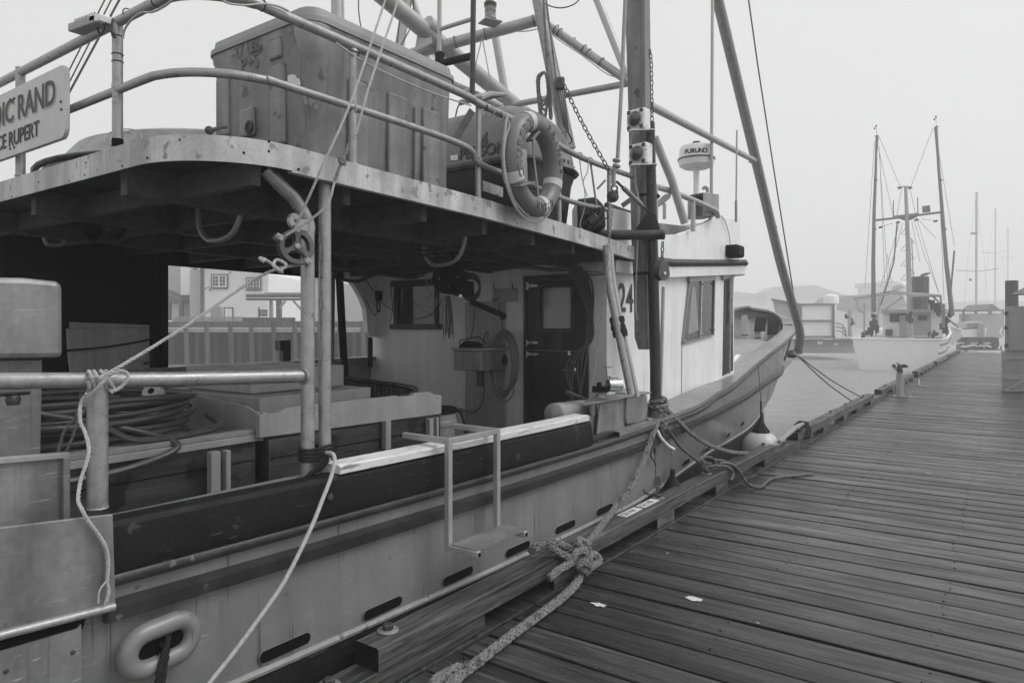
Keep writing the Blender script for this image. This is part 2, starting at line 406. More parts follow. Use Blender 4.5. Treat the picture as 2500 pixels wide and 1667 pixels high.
# ================================================================== SETTING
def water_mat():
    m = bpy.data.materials.new('harbour_water'); m.use_nodes = True; nt = m.node_tree; b = nt.nodes['Principled BSDF']
    b.inputs['Base Color'].default_value = (.38, .38, .38, 1); b.inputs['Roughness'].default_value = .12; b.inputs['IOR'].default_value = 1.33
    pos = _n(nt, 'NewGeometry').outputs['Position']
    a = _noise(nt, pos, 1.6, (1.0, 2.2, 1), 5, .5); c = _noise(nt, pos, 7, (1, 2.0, 1), 4, .4)
    bp = _n(nt, 'Bump'); bp.inputs['Strength'].default_value = 1; bp.inputs['Distance'].default_value = .32
    nt.links.new(_math(nt, 'ADD', a, _math(nt, 'MULTIPLY', c, .22)), bp.inputs['Height']); nt.links.new(bp.outputs[0], b.inputs['Normal'])
    return m
WZ = -.45
m = MB(); m.add([(-260, -60, WZ), (260, -60, WZ), (260, 300, WZ), (-260, 300, WZ)], [(0, 1, 2, 3)])
m.build('water', water_mat(), kind='structure', smooth=None)
# wooded shore and low roofs, painted pale grey to deepen the fog
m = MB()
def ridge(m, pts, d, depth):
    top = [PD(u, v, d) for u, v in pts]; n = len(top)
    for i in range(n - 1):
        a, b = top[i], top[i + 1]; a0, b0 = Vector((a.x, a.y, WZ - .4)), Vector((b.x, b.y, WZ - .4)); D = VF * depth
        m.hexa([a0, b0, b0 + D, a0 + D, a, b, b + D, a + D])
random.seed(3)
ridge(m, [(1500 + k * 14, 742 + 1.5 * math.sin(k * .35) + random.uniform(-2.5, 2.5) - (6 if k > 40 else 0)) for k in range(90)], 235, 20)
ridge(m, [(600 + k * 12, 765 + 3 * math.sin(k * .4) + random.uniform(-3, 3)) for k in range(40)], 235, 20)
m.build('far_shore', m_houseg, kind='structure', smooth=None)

# ---- dock
PLX0, PLX1, PW = -2.19, 3.3, .23
dock = thing('dock', 'long floating wooden dock of damp worn planks running into the fog', 'dock', (0, 20, 0))
me_pl = []
for k in range(6):
    m = MB(); hw = PW / 2 - (.0095, .0115, .0135, .0105, .0155, .012)[k]; c = .003
    prof = [(-hw, -.038), (hw, -.038), (hw, -c - .003), (hw - c, -.003), (hw * .45, 0), (-hw * .45, 0), (-hw + c, -.003), (-hw, -c - .003)]
    rows = []
    xs = [PLX0 - .01 * (k % 2) + (PLX1 - PLX0) * j / 4 for j in range(5)]
    for j, x in enumerate(xs): rows.append([(x, a + .0022 * math.sin(j * 1.3 + k * 2), b + .0015 * math.sin(j * 2.1 + k)) for a, b in prof])
    m.grid(rows, close=True); m.f.append(tuple(range(8))[::-1]); m.f.append(tuple(len(m.v) - 8 + i for i in range(8)))
    me = m.mesh('plank', None, None); me.materials.append(m_plank); me_pl.append(me)
random.seed(11)
y = 1.15; i = 0
while y < 50:
    o = bpy.data.objects.new('plank', random.choice(me_pl)); col.objects.link(o); o.parent = dock
    o.location = (random.uniform(-.006, .006), y - 20, random.uniform(-.003, .002)); o.rotation_euler = (random.uniform(-.006, .006), random.uniform(-.0006, .0006), random.uniform(-.0007, .0007))
    y += PW; i += 1
m = MB(); random.seed(77)
for i in range(60):
    yy = 1.15 + PW * i
    for xx in (-2.12, -1.22, -.3, .62, 1.5):
        for dy in (-.065, .06): m.lathe([(0, .0005), (.006, .0004), (.0065, -.002)], (xx + random.uniform(-.02, .02), yy + dy + random.uniform(-.012, .012), .0), n=6, cap=False)
m.build('nail_heads', m_blk, dock, kind='stuff')
m = MB(); m.box(-2.42, 3.4, 1.0, 50.1, -.42, -.16); m.build('float', m_blk, dock, smooth=None, label='dark float under the planks')
m = MB(); m.box(-2.44, -2.202, 1.0, 50, -.10, .012); m.build('wale_board', m_plank, dock, smooth=None, bev=.006)
# ---- bull rail along the dock edge
rail = thing('bull_rail', 'raised timber bull rail on blocks along the dock edge beside the boats', 'rail', (-2.29, 10, 0))
RX0, RX1 = -2.365, -2.215
def nail_head(): pass
segs = [(-.6, 1.45), (2.12, 8.45), (9.55, 15.9), (17.0, 23.4), (24.5, 30.6), (31.7, 38), (39, 49.5)]
for a, b in segs:
    m = MB(); n = 8; rows = []
    for j in range(n + 1):
        yy = a + (b - a) * j / n; q = .003 * math.sin(yy * 3)
        rows.append([(RX0 + q, yy, .102), (RX1 + q, yy, .102), (RX1 + q, yy, .196), (RX1 - .008 + q, yy, .203), (RX0 + .008 + q, yy, .203), (RX0 + q, yy, .196)])
    m.grid(rows, close=True); m.f.append(tuple(range(6))[::-1]); m.f.append(tuple(len(m.v) - 6 + i for i in range(6)))
    endgrain_shade(m.build('rail_timber', m_rail, rail, smooth=None))
blocks = [(-.6, -.2), (1.0, 2.88), (3.56, 3.98), (5.08, 5.42), (6.42, 6.76), (8.02, 9.95), (11.1, 11.45), (12.7, 12.9), (13.9, 14.2), (15.5, 17.4)]
yy = 18.8
while yy < 49: blocks.append((yy, yy + .35)); yy += 1.45
for a, b in blocks:
    m = MB(); m.box(RX0 + .004, RX1 - .004, a, b, .0135, .1015); endgrain_shade(m.build('block', m_rail, rail, smooth=None, bev=.004))
bolts = [(-2.31, 2.27, .2035), (-2.30, 1.92, .1022), (-2.30, 5.28, .2035), (-2.31, 6.42, .2035), (-2.31, 8.30, .2035), (-2.29, 9.15, .1022), (-2.31, 10.5, .2035), (-2.31, 12.1, .2035), (-2.31, 13.4, .2035), (-2.31, 15.2, .2035), (-2.31, 16.6, .1022), (-2.31, 18.2, .2035)]
pb = None
for (x, y, z) in bolts:
    m = MB(); m.lathe([(.0, 0), (.046, 0), (.050, .002), (.050, .006), (.046, .009), (.0, .009)], (x, y, z), n=24, cap=False); wsh = m.build('washer', m_sheet, rail)
    m = MB(); m.lathe([(.0, .009), (.025, .009), (.026, .030), (.021, .034), (0, .034)], (x, y, z), n=6, cap=False); m.build('bolt_head', m_steel, wsh, smooth=None)
# two small number plates on the rail top
for k, (s_, ya, yb) in enumerate((('GE14A', 4.62, 4.90), ('GE14B', 4.94, 5.22))):
    t = thing('berth_tag', ['white berth tag GE14A on the bull rail, nearer of the pair', 'white berth tag GE14B on the bull rail, farther of the pair'][k], 'tag', (-2.29, ya, .205), group='berth tags on the bull rail')
    m = MB(); m.box(-2.338, -2.262, ya, yb, .2045, .208); m.build('plate', m_tag, t, smooth=None)
    text(s_, .072, m_text, t, (-2.276, ya + .012, .2085), (0, 1, 0), (-1, 0, 0), ext=.0006)
# bird droppings on planks
for k, (u, v, s_) in enumerate(((1463, 1476, 1), (1697, 1462, 1.2), (2268, 1155, .7), (1630, 1350, .25), (1850, 1520, .2))):
    p = PZ(u, v, .0035); m = MB(); random.seed(40 + k)
    pts = [p + Vector((math.cos(g) * .034 * s_ * random.uniform(.4, 1.1) * 1.7, math.sin(g) * .034 * s_ * random.uniform(.3, 1), .0005)) for g in [2 * math.pi * j / 15 for j in range(15)]]
    m.prism(pts, (0, 0, .002))
    o = m.build('bird_dropping', m_drop, None, smooth=None)
    solo(o, ['white bird dropping splash on the planks beside the thick rope', 'larger white bird dropping splash in the middle of the near planks', 'faint bird dropping on the far planks', 'small white speck on the plank by the rail', 'small white speck on the near planks right of the splashes'][k], 'bird dropping', 'bird droppings on the dock planks')

# ---- hose stand on the dock edge
t = thing('hydrant_stand', 'short pale standpipe with hose coupling beside the bull rail', 'hydrant', PZ(2197, 970, 0))
b0 = PZ(2197, 968, 0); bx, by = b0.x, b0.y
m = MB(); m.box(bx - .20, bx + .20, by - .13, by + .13, 0, .022); m.build('base_plate', m_light, t, bev=.004)
for q in ((-.16, -.1), (.16, -.1), (.16, .1), (-.16, .1)):
    m = MB(); m.lathe([(0, 0), (.018, 0), (.018, .02), (0, .02)], (bx + q[0], by + q[1], .022), n=6, cap=False); m.build('bolt', m_steel, t)
m = MB(); m.lathe([(.085, 0), (.082, .02), (.075, .5), (.06, .51)], (bx, by, .022), n=24); m.build('standpipe', m_light, t)
m = MB(); m.prism([(bx + .07, by - .01, .03), (bx + .18, by - .01, .03), (bx + .08, by - .01, .42)], (0, .02, 0)); m.build('gusset', m_light, t)
m = MB(); m.lathe([(.06, .52), (.062, .60), (.05, .62), (.045, .68)], (bx, by, 0), n=18); m.lathe([(.07, 0), (.085, .02), (.085, .09), (.05, .12)], V(bx - .02, by - .06, .68), (-.5, -.8, 0), n=18); m.lathe([(.035, 0), (.045, .05), (.03, .12)], V(bx + .04, by - .02, .70), (1, -.3, -.1), n=12)
m.build('valve_head', m_steel, t)
m = MB(); m.ring(V(bx - .09, by - .16, .685), (-.5, -.8, 0), .058, .014, 22, 8); m.build('hose_coupling', m_bright, t)

# ---- power cabinet at the right edge
c0 = PZ(2447, 955, 0); cx, cy = c0.x, c0.y
t = thing('utility_cabinet', 'tall grey utility cabinet with peaked hood standing on the far planks', 'cabinet', (cx + .5, cy, 0))
m = MB(); m.box(cx, cx + 1.3, cy, cy + .7, .01, .96); m.build('lower_cabinet', m_box, t, bev=.01)
m = MB(); m.box(cx + .055, cx + 1.3, cy - .02, cy + .6, .965, 2.07); m.build('upper_cabinet', m_box, t, bev=.012)
m = MB(); m.box(cx + .12, cx + 1.28, cy - .04, cy - .021, 1.0, 2.0); m.build('cabinet_door', m_box, t, bev=.008)
for z in (1.12, 1.55, 1.9):
    m = MB(); m.box(cx + .04, cx + .11, cy - .055, cy - .022, z - .04, z + .04); m.build('hinge', m_steel, t)
m = MB(); m.box(cx + .5, cx + 1.2, cy - .09, cy - .042, .97, 1.14); m.build('socket_cover', m_light, t, bev=.006)
m = MB(); m.box(cx - .02, cx + .02, cy - .03, cy, 0, 1.0); m.box(cx + .02, cx + 1.3, cy - .02, cy - .001, .78, .86); m.box(cx + .02, cx + 1.3, cy - .02, cy - .001, .3, .42)
m.build('frame', m_light, t)
m = MB(); m.hexa([V(cx + .18, cy - .1, 2.36), V(cx + 1.4, cy - .1, 2.36), V(cx + 1.4, cy + .8, 2.36), V(cx + .18, cy + .8, 2.36), V(cx + .9, cy + .3, 2.82), V(cx + 1.2, cy + .3, 2.82), V(cx + 1.2, cy + .4, 2.82), V(cx + .9, cy + .4, 2.82)]); m.build('hood', m_roof, t)
m = MB(); m.tube([(cx + .75, cy + .3, 2.07), (cx + .75, cy + .3, 2.4)], .05, 10); m.build('hood_post', m_light, t)
m = MB(); m.tube(cr([(cx + .9, cy - .05, 1.0), (cx + .7, cy - .12, .6), (cx + .3, cy - .1, .2), (cx + .05, cy - .06, .02)], 8), .013, 8); m.tube(cr([(cx + 1.3, cy - .05, .9), (cx + .9, cy - .12, .35), (cx + .4, cy - .12, .06), (cx + .05, cy - .08, .02)], 8), .012, 8); m.build('cable', m_wirel, t)
m = MB(); pp = PD(2470, 700, 24); m.lathe([(.2, 0), (.19, 3.6)], (pp.x, pp.y, -.45), n=18); 
solo(m.build('dock_piling', m_steel, None), 'dark dock piling rising behind the utility cabinet', 'piling')
# thin rope along the far dock
m = MB(); m.tube(cr([PZ(2243, 925, .03), PZ(2245, 940, .02), PZ(2258, 944, .015), PZ(2268, 945, .015)], 8), .015, 6)
solo(m.build('rope', m_wirel, None), 'short pale rope end lying on the dock past the standpipe', 'rope')
# ================================================================== THE FISHING BOAT
boat = thing('fishing_boat', 'large weathered grey and white fishing boat with roofed work deck moored alongside the dock', 'fishing boat', (-4.15, 3.5, WZ))
XS = -2.42
# ---- hull: stations aft -> round the bow -> port, levels keel, guard, rub, groove, cap
def lv(ys, aft_x, aft_z, bow):
    """level line: parallel part by Y then bow points"""
    return [V(x, y, z) for y, x, z in zip(ys, aft_x, aft_z)] + bow
YS = [-2.5, -1, .5, 1.2, 2.0, 2.8, 3.6, 4.5, 5.3]
xs_cap = [-2.75, -2.62, -2.53, -2.50, -2.46, -2.43, -2.41, -2.41, -2.43]
low = lv(YS, [x + .01 for x in xs_cap], [.20] * 9, [PZ(1728, 1108, .2), PZ(1790, 1072, .2), PZ(1832, 1043, .21), PZ(1862, 1004, .24), V(-3.72, 14.1, .34), V(-3.98, 15.0, .55)])
rub = lv(YS, xs_cap, [.62] * 9, [PX(1728, 1012, -2.5), PX(1775, 988, -2.62), PX(1817, 966, -2.78), PX(1870, 930, -3.05), PX(1908, 903, -3.35), V(-3.95, 15.35, .95)])
cap = lv(YS, xs_cap, [.76] * 8 + [.77], [PX(1698, 995, -2.46), PX(1745, 964, -2.53), PX(1787, 939, -2.66), PX(1852, 883, -2.95), PX(1905, 842, -3.3), PX(1936, 814, -3.52)])
keel = [V(p.x - .12, p.y, WZ - .15) for p in low[:9]] + [V(-2.85, 7.3, WZ - .15), V(-2.95, 8.5, WZ - .15), V(-3.2, 9.8, WZ - .15), V(-3.55, 11.2, WZ - .15), V(-3.9, 12.3, WZ - .15), V(-4.1, 12.9, WZ - .15)]
# port side rounding of the bow (sheer lifts to port as in the photograph)
tipcap = [PX(1941, 803, -3.6), PX(1935, 786, -3.78), PX(1905, 772, -4.08), PX(1868, 764, -4.38), PX(1830, 758, -4.62), PX(1790, 754, -4.85)]
portcap = [V(-5.3, 13.2, 1.62), V(-5.65, 11, 1.42), V(-5.85, 8.5, 1.28), V(-5.92, 6, 1.22), V(-5.92, 3.5, 1.21), V(-5.88, 1.2, 1.21), V(-5.7, -2.5, 1.21)]
allcap = cap + tipcap + portcap
nst = len(allcap); nb = len(cap)
def ext(L, tip):
    out = list(L); c = V(-4.12, 0, 0)
    for k, q in enumerate(tipcap): out.append(tip.lerp(V(-4.6, tip.y - .8, tip.z), k / 5))
    for q in portcap:
        out.append(V(q.x + (.0 if tip.z > 0 else .15), min(q.y, tip.y - .9), tip.z if tip.z < 0 else min(q.z - .15, L[2].z if q.y < 9 else tip.z)))
    return out
A_low, A_rub, A_keel = ext(low, V(-4.12, 15.2, .6)), ext(rub, V(-4.1, 15.6, 1.05)), ext(keel, V(-4.15, 12.9, WZ - .15))
def dens(L, n=6): return cr(L, n)
rows = [dens(x) for x in (A_keel, A_low, A_rub, allcap)]
# extra row between rub and cap, low and rub for smoother flare
rr_ = []
for a, b in zip(rows, rows[1:]):
    rr_.append(a)
    for f in (.34, .67): rr_.append([p.lerp(q, f) for p, q in zip(a, b)])
rr_.append(rows[-1])
m = MB(); m.grid(rr_); hull = m.build('hull', m_hull, boat, smooth=30)
# inner bulwark skin (bow)
inn = [p + (V(-4.15, min(p.y, 14.0), p.z) - p).normalized() * .07 for p in rows[3]]
inl = [V(p.x, p.y, max(.5, p.z - .62)) for p in inn]
m = MB(); m.grid([inn, inl]); m.build('inner_bulwark', m_light, boat, smooth=30)
# cap rail: wide on starboard and round the bow
def capband(L, w, th, name, mat, par, kz=0):
    m = MB(); T = []
    for i, p in enumerate(L):
        t = (L[min(len(L) - 1, i + 1)] - L[max(0, i - 1)]); t.z = 0; t.normalize(); sd = V(-t.y, t.x, 0)
        ww = w(i) if callable(w) else w
        T.append([p - sd * .03 + UP * (kz), p - sd * .03 + UP * (kz + th), p + sd * ww + UP * (kz + th + .01), p + sd * ww + UP * (kz)])
    m.grid(T, close=True); return m.build(name, mat, par, smooth=40)
fc = dens(allcap)[(len(YS) - 1) * 6 - 4:]
capband(fc, .24, .035, 'cap_rail', m_hull, boat)
# half-round moulding and rub rail and guard strip
def strip(L, prof, name, mat, par, n=6, a=0, b=None, label=None):
    m = MB(); P = cr(L, n)[a:b]; m.sweep(P, prof); return m.build(name, mat, par, smooth=40, label=label)
hr = [(.03 + .024 * math.cos(g) - .02, .026 * math.sin(g)) for g in [math.pi * (-.5 + k / 6) for k in range(7)]] + [(-.01, .026), (-.01, -.026)]
aft = lambda dz, i0=3, dx=0: [V(p.x + dx, p.y, p.z + dz) for p in cap[i0:9]]
P = [V(xs_cap[3], 1.12, .735)] + [V(x, y, .735 + (0 if y < 5 else .01)) for x, y in zip(xs_cap[4:], YS[4:])] + [PX(1698, 1004, -2.455)] + [V(p.x + .002, p.y, p.z - .03) for p in cap[10:]] + [tipcap[0] - UP * .03]
strip(P, hr, 'half_round_moulding', m_rub, hull)
P = [V(xs_cap[3], 1.12, .63)] + [V(x, y, .625) for x, y in zip(xs_cap[4:], YS[4:])] + [p - UP * .02 for p in rub[9:]]
strip(P, [(-.01, -.035), (.035, -.032), (.045, .018), (-.01, .036)], 'rub_rail', m_rub, hull)
P = [V(x + .012, y, .200) for x, y in zip(xs_cap, YS)] + [p + UP * .015 for p in low[9:14]]
strip(P, [(-.02, -.014), (.008, -.014), (.012, .0), (.004, .014), (-.02, .018)], 'guard_strip', m_strip, hull)
P = [V(x + .012, y, .055) for x, y in zip(xs_cap, YS)] + [p - UP * .12 for p in low[9:13]]
strip(P, [(-.02, -.13), (.012, -.12), (.02, .0), (.012, .12), (-.02, .127)], 'lower_guard', m_dark, hull)
# scupper slots with a raised lip
def xat(y):
    for k in range(8):
        if YS[k] <= y <= YS[k + 1]: f = (y - YS[k]) / (YS[k + 1] - YS[k]); return xs_cap[k] * (1 - f) + xs_cap[k + 1] * f
    return -2.42
def slot(c, L, h, t=(0, 1, 0)):
    t = Vector(t).normalized(); nrm = t.cross(UP).normalized()
    pts = []
    for k in range(13):
        g = -math.pi / 2 + math.pi * k / 12; pts.append(c + t * (L / 2 - h / 2 + h / 2 * math.cos(g)) + UP * (h / 2 * math.sin(g)))
    for k in range(13):
        g = math.pi / 2 + math.pi * k / 12; pts.append(c + t * (-L / 2 + h / 2 + h / 2 * math.cos(g)) + UP * (h / 2 * math.sin(g)))
    m = MB(); m.prism([p + nrm * .001 for p in pts], nrm * .0035); s = m.build('scupper', m_blk, hull, smooth=None)
    m = MB(); m.tube(pts, .0028, 6, closed=True); m.build('scupper_lip', m_hull, s)
for (u, v) in ((697, 1579), (935, 1483), (1118, 1405), (1264, 1339), (1380, 1285), (1476, 1243)):
    r = ray(u, v); y = 2.0
    for _ in range(6): X = xat(y) + .012; p = PX(u, v, X); y = p.y
    slot(V(X, p.y, p.z), .25, .047)
for (u, v, X, L) in ((1548, 1204, -2.445, .25), (1618, 1165, -2.49, .25), (1674, 1128, -2.54, .23), (1727, 1096, -2.585, .22), (1777, 1062, -2.66, .22), (1813, 1033, -2.77, .2), (1843, 1007, -2.95, .2)):
    p = PX(u, v, X); slot(p, L, .042, (-.06 if u < 1700 else -.13, 1, .02))
# oblong fairlead
FC = PX(385, 1568, -2.445)
def stadium(c, a, b, n=10, ty=V(0, 1, .04)):
    ty = ty.normalized(); tz = UP; out = []
    for k in range(n + 1):
        g = -math.pi / 2 + math.pi * k / n; out.append(c + ty * (a + b * math.cos(g)) + tz * (b * math.sin(g)))
    for k in range(n + 1):
        g = math.pi / 2 + math.pi * k / n; out.append(c + ty * (-a + b * math.cos(g)) + tz * (b * math.sin(g)))
    return out
m = MB(); m.prism([p + V(.012, 0, 0) for p in stadium(FC, .05, .045)], (.012, 0, 0)); fl = m.build('fairlead_opening', m_blk, hull, smooth=None)
m = MB(); m.tube([p + V(.02, 0, 0) for p in stadium(FC, .052, .062)], .034, 14, closed=True); m.build('fairlead_ring', m_hull, hull, smooth=60)
# ---- black fender board and white board on its top
P = [V(xat(y) + .0, y, 0) for y in (1.125, 1.5, 1.9, 2.4, 2.9, 3.4, 3.9, 4.31)]
m = MB(); rows_ = []
for p in P: rows_.append([(p.x - .07, p.y, .762), (p.x + .035, p.y, .762), (p.x + .045, p.y, .80), (p.x + .03, p.y, .915), (p.x + .012, p.y, .932), (p.x - .07, p.y, .934)])
m.grid(rows_, close=True); m.f.append(tuple(range(6))); m.f.append(tuple(len(m.v) - 6 + i for i in range(6))); m.build('fender_board', m_dark, boat, smooth=25)
P = [V(xat(y), y, 0) for y in (2.09, 2.6, 3.1, 3.7, 4.28)]
m = MB(); rows_ = []
for p in P: rows_.append([(p.x - .085, p.y, .937), (p.x + .030, p.y, .937), (p.x + .033, p.y, .968), (p.x + .02, p.y, .975), (p.x - .085, p.y, .978)])
m.grid(rows_, close=True); m.f.append(tuple(range(5))); m.f.append(tuple(len(m.v) - 5 + i for i in range(5))); m.build('bulwark_board', m_trim, boat, smooth=25)
m = MB(); m.box(-2.60, -2.52, -1.5, 6, .2, .93); m.build('bulwark', m_hull, boat, smooth=None)
m = MB(); m.box(-5.95, -5.85, -2, 6, .2, 1.2); m.box(-5.99, -5.82, -2, 6, 1.2, 1.235); m.build('port_bulwark', m_light, boat, smooth=None)
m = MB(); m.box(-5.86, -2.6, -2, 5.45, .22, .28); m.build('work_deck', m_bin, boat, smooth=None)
m = MB(); m.prism([V(-2.85, 8.8, 1.0), V(-3.1, 11, 1.08), V(-3.6, 14.2, 1.25), V(-4.6, 14.8, 1.35), V(-5.4, 12, 1.1), V(-5.75, 8.8, 1.0)], (0, 0, -.05)); m.build('fore_deck', m_light, boat, smooth=None)
# frames inside the bow bulwark
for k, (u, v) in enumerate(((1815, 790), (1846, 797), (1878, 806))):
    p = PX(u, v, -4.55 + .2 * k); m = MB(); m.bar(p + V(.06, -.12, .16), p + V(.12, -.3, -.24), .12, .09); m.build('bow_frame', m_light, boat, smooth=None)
    m = MB(); m.bar(p + V(.35, .05, .12), p + V(.37, -.12, -.16), .22, .02); m.build('bow_shade_plate', m_dark, boat, smooth=None)  # black plate standing in for the shade between the frames
# foredeck hatch, stem band
m = MB(); m.bar(PX(1772, 905, -3.1), PX(1803, 868, -3.3), .06, .04); m.build('boat_hook', m_white, boat)
# ---- aft metal sheet over the hull, tube edge, dark gap and lower sheet
X0 = -2.455
pts = [PX(-60, 1292, X0), PX(190, 1262, X0), PX(272, 1253, X0), PX(279, 1476, X0), PX(-60, 1560, X0)]
m = MB(); m.prism(pts, (.012, 0, 0)); sh = m.build('side_plate', m_sheet, boat, smooth=None, bev=.004)
m = MB(); m.tube([PX(-60, 1566, X0 + .015), PX(279, 1480, X0 + .015)], .014, 12); m.build('edge_tube', m_alu, sh)
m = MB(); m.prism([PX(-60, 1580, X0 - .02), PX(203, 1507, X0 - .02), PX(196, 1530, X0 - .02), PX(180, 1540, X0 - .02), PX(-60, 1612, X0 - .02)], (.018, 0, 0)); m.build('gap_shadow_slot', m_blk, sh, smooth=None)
pts = [PX(-60, 1605, X0), PX(185, 1533, X0), PX(196, 1522, X0), PX(198, 1800, X0), PX(-60, 1900, X0)]
m = MB(); m.prism(pts, (.006, 0, 0)); lo = m.build('lower_plate', m_sheet, boat, smooth=None)
for (u, v) in ((15, 1638), (178, 1592)):
    p = PX(u, v, X0 + .006); m = MB(); m.lathe([(0, 0), (.008, 0), (.007, .003), (0, .004)], p, (1, 0, 0), 12, cap=False); m.build('screw', m_steel, lo)
# aft box (line hauler housing), its column and lower panel
ax = -2.9
def facebox(name, quad, X, depth, mat, par, bev=.01, jit=0):
    m = MB(); m.prism([PX(u, v, X) for u, v in quad], (-depth, 0, 0)); return m.build(name, mat, par, smooth=None, bev=bev)
hz = facebox('hauler_housing', [(-80, 676), (60, 678), (140, 686), (155, 692), (156, 874), (-80, 878)], -2.95, .35, m_sheet, boat, .02)
facebox('hauler_column', [(-80, 878), (104, 876), (100, 1115), (-80, 1130)], -3.05, .3, m_sheet, boat, .006)
facebox('column_panel', [(-80, 1132), (172, 1103), (172, 1290), (-80, 1300)], -2.74, .04, m_sheet, boat, .004)
facebox('panel_edge', [(-80, 1124), (172, 1104), (172, 1118), (-80, 1140)], -2.72, .03, m_light, boat, .003)
facebox('panel_edge', [(155, 1118), (172, 1118), (172, 1290), (155, 1290)], -2.715, .03, m_sheet, boat, .003)
m = MB(); q = PX(32, 958, -2.9); m.tube([q + V(0, -.05, 0), q + V(0, .05, 0)], .012); m.lathe([(.02, 0), (.025, .02), (.02, .035)], q - UP * .045, n=10); m.build('clamp', m_steel, boat)

m = MB(); m.lathe([(0, 0), (.016, 0), (.014, .006), (0, .009)], PX(806, 1213, xat(2.2) + .038), (1, 0, 0), 14, cap=False); m.build('board_bolt', m_steel, boat)
# ---- pipe posts and horizontal pipe
def pipe(name, pts, r, mat, par, n=14, smooth=True, r2=None):
    m = MB(); m.tube(cr(pts, 8) if smooth and len(pts) > 2 else pts, r, n, r2=r2); return m.build(name, mat, par, smooth=45)
def weld(m, p, ax, R, r=.007, n=26):
    ax = Vector(ax).normalized(); a = ax.orthogonal().normalized(); b = ax.cross(a); random.seed(int(p[0] * 997 + p[2] * 331))
    Q = [Vector(p) + a * (R * math.cos(g) * random.uniform(.97, 1.05)) + b * (R * math.sin(g) * random.uniform(.97, 1.05)) + ax * random.uniform(-.002, .002) for g in [2 * math.pi * k / n for k in range(n)]]
    m.tube(Q, r, 6, closed=True)
p1b, p1t = PX(751, 1158, -2.555), PX(735, 548, -2.555)
post1 = pipe('shelter_post', [V(-2.555, p1b.y, .9), V(-2.555, p1b.y, 2.05)], .0305, m_alu, boat, 20)
post2 = pipe('shelter_post', [V(-2.545, p1b.y + .088, .9), V(-2.545, p1b.y + .088, 2.36)], .0285, m_alu, boat, 20)
brace = pipe('post_brace', [V(-2.555, p1b.y, 2.0), V(-2.555, p1b.y, 2.06), PD(722, 490, 3.08), PD(690, 457, 3.02), PD(646, 412, 2.95)], .030, m_alu, boat, 18)
hy = p1b.y
pipe('side_rail_pipe', [V(-2.555, hy, PX(745, 918, -2.555).z), PD(400, 926, 2.66), PD(0, 930, 2.36), PD(-120, 931, 2.29)], .0285, m_alu, boat, 20, smooth=False)
q = PD(238, 930, 2.51); pipe('rail_post', [V(q.x, q.y, q.z), V(q.x, q.y, .94)], .0345, m_alu, boat, 20)
m = MB(); weld(m, V(-2.548, hy - .028, PX(745, 918, -2.555).z), V(-.1, 1, 0), .030, .006)
for z0, z1 in ((1.9, 1.97), (1.45, 1.52), (1.68, 1.72)):
    for k in range(9): m.lathe([(0, -.004), (.007, 0), (0, .005)], V(-2.523, hy + .044, z0 + (z1 - z0) * k / 8), n=6, cap=False)
weld(m, V(q.x, q.y, .945), UP, .034, .004); m.build('weld_beads', m_alu, boat, kind='stuff')
# eye plate on the post
p = PX(718, 540, -2.54); m = MB(); m.lathe([(.009, -.01), (.032, -.01), (.036, 0), (.032, .01), (.009, .01), (.009, -.01)], p, (1, 0, 0), 20, cap=False); m.obox(p + V(0, .035, -.012), V(1, 0, 0), V(0, 1, 0), UP, .009, .03, .025); m.build('eye_plate', m_alu, boat)

# ---- shelter roof
ZT, ZB, AY = 2.355, 2.25, 1.44
def roof_path(inset=0, rad=.42, y1=5.45, z=ZT, xp=-5.95):
    P = [V(xp, AY + inset, z), V(-4.6, AY + inset, z)]
    cx_, cy_ = -2.47 - inset - rad + inset, AY + rad
    for k in range(11):
        g = -math.pi / 2 + (math.pi / 2) * k / 10; P.append(V(cx_ + (rad - inset) * math.cos(g), cy_ + (rad - inset) * math.sin(g), z))
    P += [V(-2.49 - inset, 3.2, z - .02), V(-2.54 - inset, 4.4, z - .05), V(-2.60 - inset, y1, z - .085)]
    return P
rp = roof_path()
m = MB(); poly = rp + [V(-5.95, 5.45, ZT - .085)]
m.add([p + V(0, 0, -.012) for p in poly] + [p + V(0, 0, -.055) for p in poly], [tuple(range(len(poly))), tuple(range(2 * len(poly) - 1, len(poly) - 1, -1))] + [(i, (i + 1) % len(poly), (i + 1) % len(poly) + len(poly), i + len(poly)) for i in range(len(poly))])
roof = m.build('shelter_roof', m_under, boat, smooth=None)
m = MB(); m.sweep(rp, [(-.0, -.10), (.008, -.10), (.008, .004), (0, .004)]); m.build('roof_edge', m_fascia, roof, smooth=40)
m = MB(); m.sweep(rp[12:], [(-.022, -.108), (.012, -.108), (.012, -.098), (-.022, -.098)]); m.build('edge_flange', m_fascia, roof, smooth=40)
for (u, v) in ((95, 445), (170, 442), (208, 428), (300, 406), (211, 398), (360, 386), (440, 342), (594, 374), (655, 346), (655, 370), (728, 414), (30, 480)):
    r = ray(u, v)
    p = PY(u, v, AY - .006) if u < 480 else PX(u, v, -2.462)
    if 520 < u < 700: p = PD(u, v, 2.72)
    m = MB(); m.lathe([(0, 0), (.006, 0), (.005, .002), (0, .003)], p + (V(0, -.001, 0) if u < 480 else V(.003, 0, 0)), V(0, -1, 0) if u < 480 else V(1, 0, 0), 10, cap=False); m.build('rivet_hole', m_blk, roof)
m = MB(); m.tube(cr([PD(512, 318, 2.66), PD(525, 316, 2.66), PD(540, 311, 2.7), PD(552, 311, 2.74)], 5), .009, 8, r2=.007); m.lathe([(0, -.012), (.016, -.006), (.016, .006), (0, .012)], PD(511, 319, 2.655), (1, -1, 0), 12, cap=False); m.build('tie_cleat', m_steel, roof)
